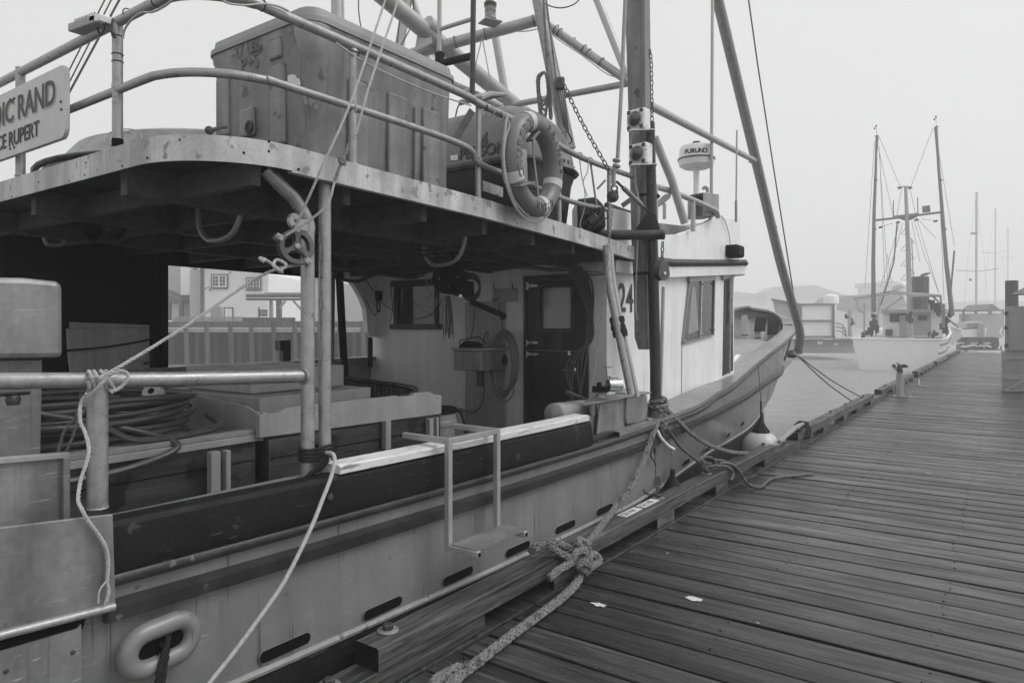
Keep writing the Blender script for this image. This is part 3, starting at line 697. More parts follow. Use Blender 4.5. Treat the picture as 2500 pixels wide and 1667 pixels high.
for y in (1.75, 2.25, 2.8, 3.35, 3.9, 4.45, 5.0):
    m = MB(); m.box(-5.85, -2.56 - (y - 2) * .02, y - .022, y + .022, 2.19 - (y - 1.5) * .02, ZT - .058 - (y - 1.5) * .018); m.build('roof_beam', m_beam, roof, smooth=None)
for x, y0 in ((-3.15, 1.5), (-4.1, 1.5), (-5.0, 1.5)):
    m = MB(); m.hexa([V(x - .03, y0, 2.17), V(x + .03, y0, 2.17), V(x + .03, 5.4, 2.11), V(x - .03, 5.4, 2.11), V(x - .03, y0, 2.30), V(x + .03, y0, 2.30), V(x + .03, 5.4, 2.22), V(x - .03, 5.4, 2.22)]); m.build('roof_girder', m_beam, roof, smooth=None)
m = MB(); m.hexa([V(-5.95, 1.45, 2.14), V(-5.90, 1.45, 2.14), V(-5.90, 5.45, 2.10), V(-5.95, 5.45, 2.10), V(-5.95, 1.45, 2.36), V(-5.90, 1.45, 2.36), V(-5.90, 5.45, 2.27), V(-5.95, 5.45, 2.27)]); m.build('port_edge', m_matte, roof, smooth=None)
for a, b, zb in (((485, 503, 3.78), (590, 487, 3.59), 592), ((1036, 583, 4.86), (1135, 575, 4.62), 651)):
    A, B = PD(*a), PD(*b); z1 = PD((a[0] + b[0]) / 2, zb, (a[2] + b[2]) / 2).z + .014; dd = (B - A)
    P = [A + UP * .04, V(A.x, A.y, z1 + .12)] + [A + dd * f + UP * (zz - A.z - (B.z - A.z) * f) for f, zz in ((.06, z1 + .055), (.22, z1 + .008), (.4, z1), (.62, z1 + .004), (.82, z1 + .035), (.95, z1 + .10))] + [V(B.x, B.y, z1 + .17), B + UP * .04]
    pipe('hanging_hoop', P, .0155, m_alud, roof, 12)
P = [PX(u, v, -5.2) for u, v in ((105, 568), (112, 592), (120, 597), (150, 595), (158, 575))]; pipe('hanging_hoop', P, .014, m_alud, roof, 10)
m = MB(); q = PD(255, 556, 4.1); m.lathe([(.085, 0), (.088, .02), (.088, .16), (.08, .16), (.08, .02)], q - V(-.3, .95, 0) * .08, V(-.35, .95, .1), 26, cap=False); m.build('exhaust_duct', m_mastd, roof)
m = MB(); m.lathe([(0, 0), (.07, 0)], q + V(0, .05, 0), V(-.35, .95, .1), 20, cap=False); m.build('duct_inside', m_blk, roof)
# clutter of small wires under the roof
L = []; random.seed(5)
for k in range(20):
    u0 = 600 + random.random() * 800; d = 3.9 + (u0 - 600) / 800 * 1.6; v0 = 560 + (u0 - 600) / 800 * 60 + random.uniform(-5, 30)
    L.append([PD(u0 + j * random.uniform(20, 60), v0 + random.uniform(-6, 14) + j * 4, d + j * .06) for j in range(5)])
lines('roof_wiring', m_wire, roof, L, .006, 5, kind='stuff')
L = [[PD(830 + j * 45, 682 + 8 * math.sin(j * 2.1) - j * 3, 6.2) for j in range(8)], [PD(1150 + j * 36, 640 + 5 * math.sin(j) + (j * 1.5), 5.9) for j in range(8)], [PD(1150 + j * 36, 655 + 4 * math.sin(j * 1.4), 5.85) for j in range(8)]]
lines('wiring_loom', m_wire, roof, L, .016, 6, kind='stuff')
L = [[PD(1380 + k * 7, 650, 5.7), PD(1405 + k * 8, 690, 5.72), PD(1432 + k * 3, 760, 5.75), PD(1436 + k * 2 - (k % 2) * 8, 830, 5.75), PD(1428 - k * 9, 890, 5.72), PD(1412 - k * 6 + (k % 3) * 9, 985, 5.7)] for k in range(6)]
lines('hanging_cables', m_wire, boat, L, .011, 7, kind='stuff')
# bright pinholes along port edge
m = MB()
for (u, v) in ((454, 618), (437, 618), (568, 635), (607, 633), (628, 643), (670, 641), (340, 610), (248, 596)):
    pass
# hanging block of old gear near the middle of the opening (winch)
wc = PD(1097, 680, 5.3)
wn = thing('line_winch', 'dark drum winch hanging under the shelter roof in front of the bulkhead', 'winch', wc)
m = MB(); m.lathe([(.0, -.06), (.115, -.06), (.12, -.05), (.12, -.035), (.075, -.03), (.075, .03), (.12, .035), (.12, .055), (0, .06)], wc, VF + V(.3, 0, 0), 30, cap=False); m.build('drum', m_matte, wn)
m = MB(); m.obox(PD(1133, 705, 5.25), VR, VF, UP, .075, .05, .055); m.obox(PD(1115, 635, 5.35), VR, VF, UP, .05, .04, .14); m.build('motor_housing', m_matte, wn, bev=.01)
m = MB(); m.bar(PD(1150, 737, 5.25), PD(1225, 768, 5.3), .045, .04); m.lathe([(0, -.03), (.028, -.02), (.028, .02), (0, .03)], PD(1228, 772, 5.3), VF, 12, cap=False); m.build('lever_arm', m_matte, wn)
m = MB(); m.lathe([(0, 0), (.014, 0), (.012, .012), (0, .014)], PD(1124, 722, 5.17), -VF, 14, cap=False); m.build('bolt_head', m_bright, wn)
for (u, v) in ((1072, 680), (1094, 698), (1117, 676)):
    m = MB(); m.lathe([(0, 0), (.006, 0), (0, .006)], PD(u, v, 5.2), -VF, 8, cap=False); m.build('bolt', m_bright, wn)
L = []
for k in range(16):
    a = random.uniform(-12, 12); L.append([PD(1092 + a * .5, 722, 5.24), PD(1093 + a, 770 + random.uniform(-5, 5), 5.24), PD(1095 + a * .8 + random.uniform(-3, 3), 815 + random.uniform(-12, 14), 5.24)])
m = MB()
for P in L: m.tube(cr(P, 4), .004, 5)
solo(m.build('twine_bundle', m_rub, None, kind=None), 'bundle of grey twine hanging below the winch', 'twine')
L = [[PD(1150 + 22 * math.cos(g + k), 695 + k * 3 + 27 * math.sin(g + k), 5.35) for g in [j * .55 for j in range(12)]] for k in range(5)]
lines('cable_coil', m_wire, wn, L, .008, 6)
# ---- top railing round the roof
def rail_path(z, rad=.40, y1=5.3, ins=.03, slope=True):
    P = [V(-5.4, AY + ins, z), V(-4.2, AY + ins, z), V(-3.3, AY + ins, z)]
    cx_, cy_ = -2.50 - rad, AY + ins + rad
    for k in range(9):
        g = -math.pi / 2 + (math.pi / 2) * k / 8; P.append(V(cx_ + rad * math.cos(g), cy_ + rad * math.sin(g), z))
    return P
P = rail_path(2.915, rad=.30) + [V(-2.50, 3.0, 2.905), PX(1168, 252, -2.52), PX(1290, 312, -2.54), PX(1420, 385, -2.57), PX(1545, 432, -2.62)]
top_rail = pipe('top_rail', P, .0215, m_alu, boat, 18)
P = rail_path(2.62) + [V(-2.50, 3.0, 2.62), PX(1168, 398, -2.52), PX(1250, 432, -2.54), PX(1395, 492, -2.57), PX(1480, 512, -2.6)]
pipe('middle_rail', P, .018, m_alu, boat, 18)
for (u, vt, vb, r_) in ((50, 166, 430, .0225), (287, 50, 362, .0215)):
    p = PY(u, vt, AY + .03); pipe('stanchion', [p, V(p.x, p.y, ZT - .005)], r_, m_alu, boat, 18)
for (u, vt, vb) in ((862, 112, 402), (1168, 255, 497), (1365, 470, 550), (1487, 408, 560)):
    X = -2.50 - max(0, (u - 862)) * .00015; p = PX(u, vt, X); b = PX(u, vb, X); pipe('stanchion', [p, V(p.x, p.y, b.z - .02)], .0175, m_alu, boat, 16)
m = MB()
for (P0, ax) in ((PY(287, 52, AY + .03), UP), (V(-2.5, PX(862, 112, -2.5).y, 2.885), UP), (PX(862, 268, -2.5), V(0, 1, 0)), (PY(287, 213, AY + .03), V(1, 0, 0)), (PX(1168, 395, -2.52), V(0, 1, 0)), (V(-2.5, PX(862, 112, -2.5).y, ZT + .0), UP), (PY(50, 430, AY + .03), UP)):
    weld(m, P0, ax, .021, .0055, 20)
m.build('weld_beads', m_alu, top_rail, kind='stuff')
# cable ties and wire along the top rail
m = MB()
for (u, v, X, ax) in ((870, 128, -2.5, V(0, 1, 0)), (640, 14, -2.5, V(0, 1, 0)), (1183, 262, -2.52, V(0, 1, .0)), (1415, 380, -2.57, V(0, 1, 0)), (1440, 392, -2.58, V(0, 1, 0))): m.ring(PX(u, v, X), ax, .0225, .0028, 18, 6)
for v in (90, 134, 152): m.ring(PY(287, v, AY + .03), UP, .022, .0026, 18, 6)
for (u, v) in ((313, 35), (382, 5)): m.ring(PY(u, v, AY + .03), V(1, 0, 0), .0225, .0026, 18, 6)
m.build('cable_ties', m_wire, top_rail, kind='stuff')
m = MB(); m.lathe([(.0225, -.018), (.0232, -.018), (.0232, .018), (.0225, .018)], PY(287, 350, AY + .03), UP, 20); m.build('tape_band', m_blk, top_rail)
lines('rail_wire', m_wirel, top_rail, [[PY(u, v, AY - .01) for u, v in ((300, 95), (305, 72), (322, 48))] + [PY(u, v, AY + .0) for u, v in ((345, 32), (372, 30), (398, 18), (420, 2), (450, -20))],
    [PX(u, v, -2.47) for u, v in ((530, -6), (560, 9), (600, 13), (645, 10), (680, 16), (705, 28))], [PX(u, v, -2.485) for u, v in ((820, 105), (870, 140), (920, 168), (1000, 205), (1080, 236), (1150, 258))]], .0045)
lines('rail_wire', m_wire, top_rail, [[PY(u, v, AY - .005) for u, v in ((235, 62), (245, 86), (256, 66), (248, 52), (262, 60), (278, 86))], [PY(u, v, AY - .01) for u, v in ((250, 55), (268, 72), (277, 92), (280, 85), (258, 58))], [PX(u, v, -2.5) for u, v in ((1128, 248), (1118, 262), (1112, 285))]], .004)
m = MB()
for (u, v) in ((1198, 268), (1220, 282), (1240, 296)):
    p = PX(u, v, -2.52); m.ring(p - UP * .012, V(.15, 1, -.1), .036, .0035, 20, 6)
m.build('rope_rings', m_rope, top_rail, kind='stuff')
# gusset plates / diagonal flat under the rail at the raft
m = MB(); m.bar(PX(1153, 270, -2.56), PX(1105, 352, -2.66), .05, .006, up=V(1, 0, 0)); m.build('flat_stay', m_alud, top_rail, smooth=None)
m = MB(); m.prism([PX(1180, 441, -2.56), PX(1228, 458, -2.56), PX(1228, 482, -2.56), PX(1180, 466, -2.56)], (-.006, 0, 0)); m.build('cradle_plate', m_fascia, top_rail, smooth=None); m = MB(); m.prism([PX(1272, 362, -2.6), PX(1286, 366, -2.6), PX(1289, 468, -2.6), PX(1275, 462, -2.6)], (-.01, 0, 0)); m.build('cradle_plate', m_fascia, top_rail, smooth=None)
# ---- floodlight on the aft rail
fl0 = PY(225, 62, AY + .0)
t = thing('floodlight', 'small ribbed floodlight clamped on the aft rail next to the name board', 'floodlight', fl0)
ca, cb = PY(186, 74, AY - .01), PY(252, 52, AY - .01)
m = MB(); m.bar(ca, cb, .07, .035, up=UP); m.build('lamp_body', m_light, t, bev=.004)
m = MB()
for k in range(9): m.bar(ca.lerp(cb, .06 + .09 * k) + UP * .016, ca.lerp(cb, .06 + .09 * k) + UP * .036, .004, .06)
m.build('cooling_fins', m_light, t, smooth=None, kind='stuff')
m = MB(); m.bar(PY(232, 50, AY - .02), PY(258, 47, AY - .02), .05, .03); m.build('driver_box', m_white, t, bev=.004)
# ---- name board
tl = PY(-150, 262, AY - .02)
sg = thing('name_board', 'white ship name board lettered NORDIC RAND over PRINCE RUPERT on the aft rail', 'name board', (-4.5, AY - .02, 2.46))
xl, xr, zb, zt_ = -5.62, -3.492, 2.457, 2.795
m = MB(); r_ = .05; pts = []
for cx2, cz2, g0 in ((xr - r_, zb + r_, -90), (xr - r_, zt_ - r_, 0), (xl + r_, zt_ - r_, 90), (xl + r_, zb + r_, 180)):
    for k in range(6): g = R_(g0 + k * 18); pts.append(V(cx2 + r_ * math.cos(g), AY - .014, cz2 + r_ * math.sin(g)))
m.prism(pts, (0, -.022, 0)); m.build('board', m_sign, sg, smooth=None, bev=.004)
text('NORDIC RAND', .165, m_shadow, sg, (-3.577, AY - .0375, 2.622), (1, 0, .0), (0, 0, 1), align='RIGHT', bold=.0045, sx=.95, ext=.0005)
text('NORDIC RAND', .165, m_text, sg, (-3.585, AY - .0385, 2.630), (1, 0, .0), (0, 0, 1), align='RIGHT', bold=.004, sx=.95)
text('PRINCE RUPERT', .105, m_text, sg, (-3.765, AY - .0385, 2.508), (1, 0, .0), (0, 0, 1), align='RIGHT', bold=.002, sx=1.0)
for (u, v) in ((26, 244), (35, 241), (149, 249), (150, 268), (25, 364), (35, 360)):
    p = PY(u, v, AY - .037); m = MB(); m.lathe([(0, 0), (.007, 0), (.006, .004), (0, .006)], p, (0, -1, 0), 10, cap=False); m.build('screw', m_steel, sg)

# ================================================================== CABIN
YC = 5.4
cw = MB(); cw.box(-5.77, -4.78 + 1.02, YC, YC + .06, .25, 1.0)
# bulkhead wall with openings: panels round window and door
def wallrect(m, u0, v0, u1, v1, y0=YC, th=.05):
    a, b = PY(u0, v0, y0), PY(u1, v1, y0); m.box(a.x, b.x, y0, y0 + th, min(a.z, b.z), max(a.z, b.z))
wx0, wx1 = PY(967, 740, YC).x, PY(1070, 740, YC).x; wz0, wz1 = PY(1018, 797, YC).z, PY(1018, 694, YC).z
dx0, dx1 = PY(1289, 800, YC).x, PY(1428, 800, YC).x; dz1 = PY(1350, 682, YC).z
m = MB(); xl_, xr_ = PY(906, 800, YC).x, -2.83
m.box(xl_, wx0, YC, YC + .05, .25, 2.25); m.box(wx0, wx1, YC, YC + .05, .25, wz0); m.box(wx0, wx1, YC, YC + .05, wz1, 2.25)
m.box(wx1, dx0, YC, YC + .05, .25, 2.25); m.box(dx0, dx1, YC, YC + .05, dz1, 2.25); m.box(dx1, xr_, YC, YC + .05, .25, 2.25)
cabin = m.build('cabin_bulkhead', m_cabwall, boat, smooth=None)
m = MB()
for a, b, c, d in ((wx0 - .03, wx1 + .03, wz1 - .02, wz1 + .045), (wx0 - .05, wx1 + .05, wz0 - .03, wz0 + .025)): m.box(a, b, YC - .05, YC + .02, c, d)
m.box(wx0 - .01, wx0 + .055, YC - .03, YC + .02, wz0 + .025, wz1 - .02); m.box(wx1 - .03, wx1 + .012, YC - .03, YC + .02, wz0 + .025, wz1 - .02)
wf = m.build('window_frame', m_dwood, cabin, smooth=None, bev=.004)
m = MB(); m.box(wx0 + .05, wx1 - .02, YC + .0, YC + .012, wz0 + .02, wz1 - .02); m.build('window_pane', m_glass, cabin, smooth=None)
# recess panel and door
m = MB(); a, b = PY(1141, 738, YC), PY(1236, 738, YC); m.box(a.x, b.x, YC - .035, YC - .001, .25, a.z); m.build('vertical_duct', m_light, cabin, smooth=None, bev=.004)
m = MB(); m.box(dx0 - .03, dx0 + .0, YC - .03, YC + .02, .3, dz1 + .03); m.box(dx1, dx1 + .04, YC - .03, YC + .02, .3, dz1 + .03); m.box(dx0 - .03, dx1 + .04, YC - .035, YC + .02, dz1, dz1 + .04); m.build('door_frame', m_door, cabin, smooth=None)
pz = lambda v: PY(1360, v, YC - .02).z
pxx = lambda u: PY(u, 800, YC - .02).x
m = MB(); m.box(dx0 + .004, dx1 - .004, YC - .02, YC + .03, .32, pz(857)); ld_ = m.build('lower_door', m_door, cabin, smooth=None, bev=.003)
m = MB(); x0, x1 = pxx(1318), pxx(1397); z0, z1 = pz(803), pz(700)
m.box(dx0 + .004, x0, YC - .02, YC + .03, pz(855), dz1 - .005); m.box(x1, dx1 - .004, YC - .02, YC + .03, pz(855), dz1 - .005); m.box(x0, x1, YC - .02, YC + .03, pz(855), z0); m.box(x0, x1, YC - .02, YC + .03, z1, dz1 - .005)
m.build('upper_door', m_door, cabin, smooth=None, bev=.002)
m = MB()
for a in ((x0 - .02, x1 + .02, z1 - .005, z1 + .03), (x0 - .02, x1 + .02, z0 - .03, z0 + .005), (x0 - .02, x0 + .012, z0, z1), (x1 - .012, x1 + .02, z0, z1)): m.box(a[0], a[1], YC - .034, YC - .019, a[2], a[3])
m.build('door_window_frame', m_dwood, cabin, smooth=None, bev=.003)
m = MB(); m.box(x0 + .01, x1 - .01, YC + .0, YC + .01, z0, z1); m.build('door_window_pane', m_clear, cabin, smooth=None)
def hinge(u, v, L=.13):
    p = PY(u, v, YC - .024); m = MB(); m.prism([p + V(0, 0, -.016), p + V(L, 0, -.006), p + V(L + .01, 0, 0), p + V(L, 0, .006), p + V(0, 0, .016)], (0, -.005, 0)); m.box(p.x - .03, p.x, p.y - .006, p.y, p.z - .035, p.z + .035); m.build('hinge', m_bright, cabin, smooth=None)
hinge(1291, 698, .12); hinge(1287, 836, .12); hinge(1287, 864, .12)
m = MB(); p = PY(1405, 905, YC - .03); m.lathe([(0, 0), (.028, 0), (.026, .012), (0, .016)], p, (0, -1, 0), 18, cap=False); m.tube([p + V(0, -.03, 0), p + V(-.11, -.035, -.002)], .009, 8); m.build('door_handle', m_bright, cabin)
m = MB(); p = PY(1404, 879, YC - .03); m.lathe([(0, 0), (.021, 0), (.018, .02), (0, .022)], p, (0, -1, 0), 16, cap=False); m.obox(PY(1391, 862, YC - .03), V(1, 0, 0), V(0, 1, 0), UP, .014, .01, .018); m.build('door_lock', m_bright, cabin)
# plate with hooks
m = MB(); a, b = PY(1205, 737, YC - .02), PY(1262, 703, YC - .02); m.box(a.x, b.x, YC - .03, YC - .001, a.z, b.z); hp = m.build('hook_plate', m_light, cabin, smooth=None)
m = MB()
for (u, v) in ((1207, 700), (1252, 700)): m.tube(cr([PY(u + 4, v + 6, YC - .035), PY(u - 1, v + 1, YC - .06), PY(u - 2, v - 8, YC - .05)], 4), .006, 6)
m.tube(cr([PY(1215, 728, YC - .03), PY(1206, 735, YC - .05), PY(1203, 728, YC - .05)], 4), .006, 6); m.build('hook', m_steel, hp)
# square sink box, battery charger on it, hose
sx = thing('sink_box', 'grey metal box sink hung on the cabin bulkhead beside the coiled hose', 'sink', PY(1150, 880, YC - .25))
a, b = PY(1107, 903, YC - .42), PY(1175, 857, YC - .42)
m = MB(); m.box(a.x, b.x, YC - .42, YC - .04, a.z, b.z); m.build('basin', m_sheet, sx, smooth=None, bev=.008)
m = MB(); m.box(a.x - .015, b.x + .03, YC - .435, YC - .03, b.z + .001, b.z + .025); m.build('rim', m_light, sx, smooth=None, bev=.004)
m = MB(); p = V((a.x + b.x) / 2 + .02, YC - .25, a.z); m.lathe([(.045, 0), (.045, -.03), (.033, -.03), (.033, -.16)], p, UP, 16); m.build('drain', m_mastd, sx)
t = thing('battery_charger', 'black gadget with looped cord lying on the sink box', 'charger', PY(1155, 850, YC - .25))
m = MB(); p = PY(1152, 848, YC - .25); m.hexa([p + V(-.14, -.08, -.03), p + V(.14, -.08, -.03), p + V(.14, .08, -.03), p + V(-.14, .08, -.03), p + V(-.07, -.05, .06), p + V(.06, -.05, .05), p + V(.06, .05, .05), p + V(-.07, .05, .06)]); m.build('case', m_matte, t, bev=.012)
m = MB(); m.tube(cr([PY(u, v, YC - .26) for u, v in ((1125, 850), (1122, 832), (1140, 828), (1165, 822), (1182, 832), (1192, 848), (1186, 858), (1178, 848), (1184, 815), (1192, 812), (1190, 824))], 6), .006, 6); m.build('cord', m_wire, t)
m = MB(); m.lathe([(0, -.02), (.022, -.012), (.028, 0), (.022, .015), (0, .02)], PY(1187, 842, YC - .27), UP, 14, cap=False); m.build('knob', m_bright, t)
# coiled hose
m = MB(); random.seed(9)
c = PY(1236, 882, YC - .16)
for k in range(7):
    rx, rz = .155 - .008 * k + random.uniform(-.01, .01), .29 + random.uniform(-.015, .015) - .012 * (k % 3)
    m.tube([c + V(rx * math.cos(g) + .006 * k - .02, -.012 * k, rz * math.sin(g) - .005 * k) for g in [2 * math.pi * j / 40 for j in range(40)]], .0125, 8, closed=True)
m.tube(cr([c + V(-.15, -.05, -.1), c + V(-.1, -.05, -.28), c + V(0, -.05, -.37), c + V(.09, -.05, -.33), c + V(.13, -.05, -.24)], 6), .006, 6)
solo(m.build('coiled_hose', m_hosel, None), 'grey garden hose coiled and hung on the cabin bulkhead beside the dark door', 'hose')
m = MB(); q = c + V(.055, -.1, .02); m.lathe([(.02, -.05), (.028, -.03), (.028, .0), (.018, .01), (.022, .02), (.012, .05)], q, UP, 12); 
solo(m.build('hose_nozzle', m_blk, None), 'black nozzle hanging inside the coiled hose', 'nozzle')
m = MB(); m.tube(cr([PY(u, v, YC - .1) for u, v in ((1180, 905), (1182, 950), (1176, 985), (1160, 1003), (1140, 1003), (1122, 998))], 6), .01, 8); solo(m.build('drain_hose', m_hosel, None), 'pale hose drooping from under the sink box to the deck', 'hose')
lines('bulkhead_wires', m_wire, cabin, [[PY(u, v, YC - .25) for u, v in ((885, 672), (915, 715), (935, 740), (975, 768), (1020, 778), (1055, 765), (1082, 732))], [PY(u, v, YC - .2) for u, v in ((880, 690), (895, 735), (912, 768), (918, 765), (922, 735))],
    [PY(u, v, YC - .05) for u, v in ((953, 692), (958, 740), (958, 760), (952, 788))], [PY(u, v, YC - .06) for u, v in ((1218, 738), (1222, 770), (1228, 805))], [PY(u, v, YC - .05) for u, v in ((1158, 745), (1156, 790), (1150, 825))]], .004)
m = MB(); m.ring(PY(1053, 736, YC - .2), VF, .055, .0035, 20, 5); m.ring(PY(1054, 738, YC - .21), VF, .06, .003, 20, 5); m.tube(cr([PY(u, v, YC - .2) for u, v in ((1037, 675), (1045, 705), (1054, 722))], 4), .005, 6)
m.build('light_wire_loop', m_wirel, cabin)
m = MB(); p = PY(925, 722, YC - .2); m.obox(p, VR, VF, UP, .035, .02, .05); m.tube(cr([PY(u, v, YC - .2) for u, v in ((922, 730), (920, 750), (924, 762), (928, 748), (924, 730))], 4), .008, 6); m.build('snap_block', m_matte, cabin)
# port bracket / wing with curved edge
def cabpoly(name, uv, X, th, mat, bev=.006, par=None):
    m = MB(); m.prism([PX(u, v, X) for u, v in uv], (-th, 0, 0)); return m.build(name, mat, par or cabin, smooth=None, bev=bev)
cabpoly('port_wing', [(846, 664), (852, 680), (868, 700), (884, 728), (893, 752), (897, 785), (898, 812), (908, 822), (925, 824), (935, 800), (940, 664)], -5.62, .07, m_cabwall)
cabpoly('port_wing_post', [(904, 824), (910, 824), (910, 896), (904, 896)], -5.62, .04, m_matte, 0)
cabpoly('starboard_wing', [(1476, 640), (1500, 640), (1504, 700), (1509, 820), (1507, 842), (1490, 840), (1480, 825), (1476, 780)], -2.88, .06, m_cabwall)
# ---- cabin side, brow, coaming
SX = -2.84
p0, p1 = PX(1500, 800, SX), PX(1792, 800, SX); y0_, y1_ = YC, p1.y
m = MB(); m.hexa([V(SX, y0_, .6), V(SX, y1_, .85), V(-5.6, y1_ + .5, .85), V(-5.6, y0_ + .1, .6), V(SX, y0_, 2.16), V(SX, y1_, 2.36), V(-5.6, y1_ + .5, 2.36), V(-5.6, y0_ + .1, 2.16)])
side = m.build('wheelhouse', m_white, boat, smooth=None)
def px_s(u, v, d=0): return PX(u, v, SX + d)
def band(uv_top, uv_bot, X, name, mat, th=.02, bev=.004):
    m = MB(); a = [PX(u, v, X) for u, v in uv_top]; b = [PX(u, v, X) for u, v in uv_bot][::-1]; m.prism(a + b, (-th, 0, 0)); return m.build(name, mat, side, smooth=None, bev=bev)
# soffit band and brow moulding run round the front corner
def around(z0, z1, z2, off, name, prof, mat):
    P = [V(SX + off, y0_ + .05, z0), V(SX + off, y0_ + 1.3, z1 * .55 + z0 * .45), V(SX + off, y1_ - .35, z2 - .02)]
    for k in range(5):
        g = k / 4 * math.pi / 2; P.append(V(SX + off - .35 + .35 * math.cos(g) + .08, y1_ - .1 + .38 * math.sin(g), z2))
    P.append(V(-5.4, y1_ + .75, z2)); m = MB(); m.sweep(P, prof); return m.build(name, mat, side, smooth=30)
zb1, zb2, zb3 = PX(1500, 636, SX + .06).z, PX(1640, 648, SX + .06).z, PX(1795, 648, SX + .06).z
around(zb1 - .04, zb2 - .04, zb3 - .05, .045, 'soffit_band', [(-.25, -.06), (.03, -.06), (.035, .045), (-.25, .05)], m_white)
around(zb1 + .045, zb2 + .045, zb3 + .035, .07, 'brow_moulding', [(-.3, -.025), (.03, -.03), (.045, .0), (.03, .035), (-.3, .035)], m_rub)
# flying bridge coaming
tp = [(1478, 505), (1500, 508), (1548, 522), (1590, 556), (1622, 574), (1655, 572), (1700, 557), (1728, 540), (1752, 527), (1775, 530), (1806, 533)]
bt = [(1478, 612), (1560, 630), (1640, 634), (1720, 636), (1806, 634)]
fb = band(tp, bt, SX + .05, 'bridge_coaming', m_white, .05, .01)
A, B = PX(1806, 533, SX + .05), PX(1806, 634, SX + .05)
m = MB(); m.hexa([B, B + V(-.05, 0, 0), B + V(-2.6, .5, 0), B + V(-2.6, .55, 0), A, A + V(-.05, 0, 0), A + V(-2.6, .5, 0), A + V(-2.6, .55, 0)]); m.build('bridge_front', m_white, side, smooth=None)
m = MB(); m.prism([V(SX, y0_, zb1 + .05), V(SX, y1_, zb3 + .05), V(-5.5, y1_ + .4, zb3 + .05), V(-5.5, y0_, zb1 + .05)], (0, 0, .02)); m.build('bridge_deck', m_light, side, smooth=None)
# hatch-like slope with netting behind the coaming
m = MB(); m.prism([PX(u, v, SX - .35) for u, v in ((1615, 545), (1700, 556), (1690, 575), (1640, 600), (1615, 600))], (-.4, 0, 0)); m.build('bridge_locker', m_light, side, smooth=None)
# portside coaming seen through under rails (pale panel with dark rail)
m = MB(); m.prism([PX(u, v, -2.92) for u, v in ((1462, 515), (1548, 540), (1548, 636), (1455, 610))], (-.03, 0, 0)); m.build('side_panel', m_white, side, smooth=None)
m = MB(); m.tube([PX(1480, 500, -2.9), PX(1550, 524, -2.9)], .022, 10); m.build('panel_rail', m_beam, side)
# side window
def quad(name, uv, off, th, mat, bev=0, par=None): 
    m = MB(); m.prism([px_s(u, v, off) for u, v in uv], (-th, 0, 0)); return m.build(name, mat, par or side, smooth=None, bev=bev)
sw = quad('side_window', [(1684, 685), (1743, 680), (1741, 817), (1667, 838)], .006, .008, m_glass)
m = MB()
for a, b in (((1683, 684), (1744, 679)), ((1741, 817), (1666, 838)), ((1744, 679), (1741, 817)), ((1683, 684), (1666, 838))): m.bar(px_s(*a, .012), px_s(*b, .012), .022, .022, up=V(1, 0, 0))
m.bar(px_s(1681, 683, .02), px_s(1745, 679, .02), .05, .03, up=V(1, 0, 0)); m.build('window_frame', m_alud, sw, smooth=None)
m = MB(); m.bar(px_s(1713, 683, .014), px_s(1709, 825, .014), .022, .018, up=V(1, 0, 0)); m.build('window_mullion', m_bright, sw, smooth=None)
m = MB()
for (u, v) in ((1685, 691), (1715, 694), (1743, 692), (1742, 804), (1712, 814), (1670, 832)): m.lathe([(0, 0), (.012, 0), (.01, .018), (0, .02)], px_s(u, v, .02), (1, 0, 0), 8, cap=False)
m.build('window_latches', m_bright, sw, kind='stuff')
m = MB(); m.prism([px_s(u, v, .0075) for u, v in ((1690, 700), (1697, 700), (1706, 806), (1680, 815))], (-.001, 0, 0)); m.build('curtain', m_clear, sw, smooth=None)
# side door
sd_ = quad('side_door', [(1768, 678), (1790, 672), (1790, 904), (1764, 918)], .004, .02, m_rub)
quad('door_window', [(1771, 690), (1782, 686), (1780, 792), (1768, 798)], .009, .004, m_glass, par=sd_)
m = MB(); m.bar(px_s(1764, 677, .02), px_s(1792, 670, .02), .06, .03, up=V(1, 0, 0)); m.build('door_head', m_alud, sd_, smooth=None)
for (a, b) in (((1784, 675), (1781, 912)), ((1788, 674), (1786, 790))): 
    m = MB(); m.tube([px_s(*a, .035), px_s(*b, .035)], .012, 8); m.build('grab_rail', m_alu, sd_)
# corner strip, joint line and vertical gutter
m = MB(); m.bar(px_s(1620, 700, .012), px_s(1612, 1000, .012), .035, .02, up=V(1, 0, 0)); m.build('corner_strip', m_light, side, smooth=None)
m = MB(); m.bar(px_s(1665, 838, .004), px_s(1664, 975, .004), .006, .006, up=V(1, 0, 0)); m.build('panel_joint', m_light, side, smooth=None)
text('24', .37, m_text, side, px_s(1510, 760, .006), (0, 1, 0), (0, 0, 1), ext=.001, sx=.84, bold=.006)
# side deck walkway cap between cabin and cap rail
P = [V(-2.5, y, .80) for y in (5.3,)] + [PX(1698, 992, -2.49) + UP * 0, PX(1745, 961, -2.56), PX(1787, 937, -2.69), PX(1835, 896, -2.93)]
m = MB(); Q = [V(min(-2.84, p.x - .2) if p.y < 9 else p.x - .3, p.y, p.z + .02) for p in P]; m.grid([P, Q]); m.build('side_deck', m_hull, boat, smooth=30)
# horn box on the brow
m = MB(); p = px_s(1793, 614, .12); m.obox(p, V(0, 1, 0), V(1, 0, 0), UP, .13, .09, .075); m.build('speaker_box', m_matte, side, bev=.03)
lines('bridge_wire', m_wirel, side, [[px_s(u, v, .07) for u, v in ((1762, 527), (1772, 545), (1780, 575), (1784, 612))]], .006)

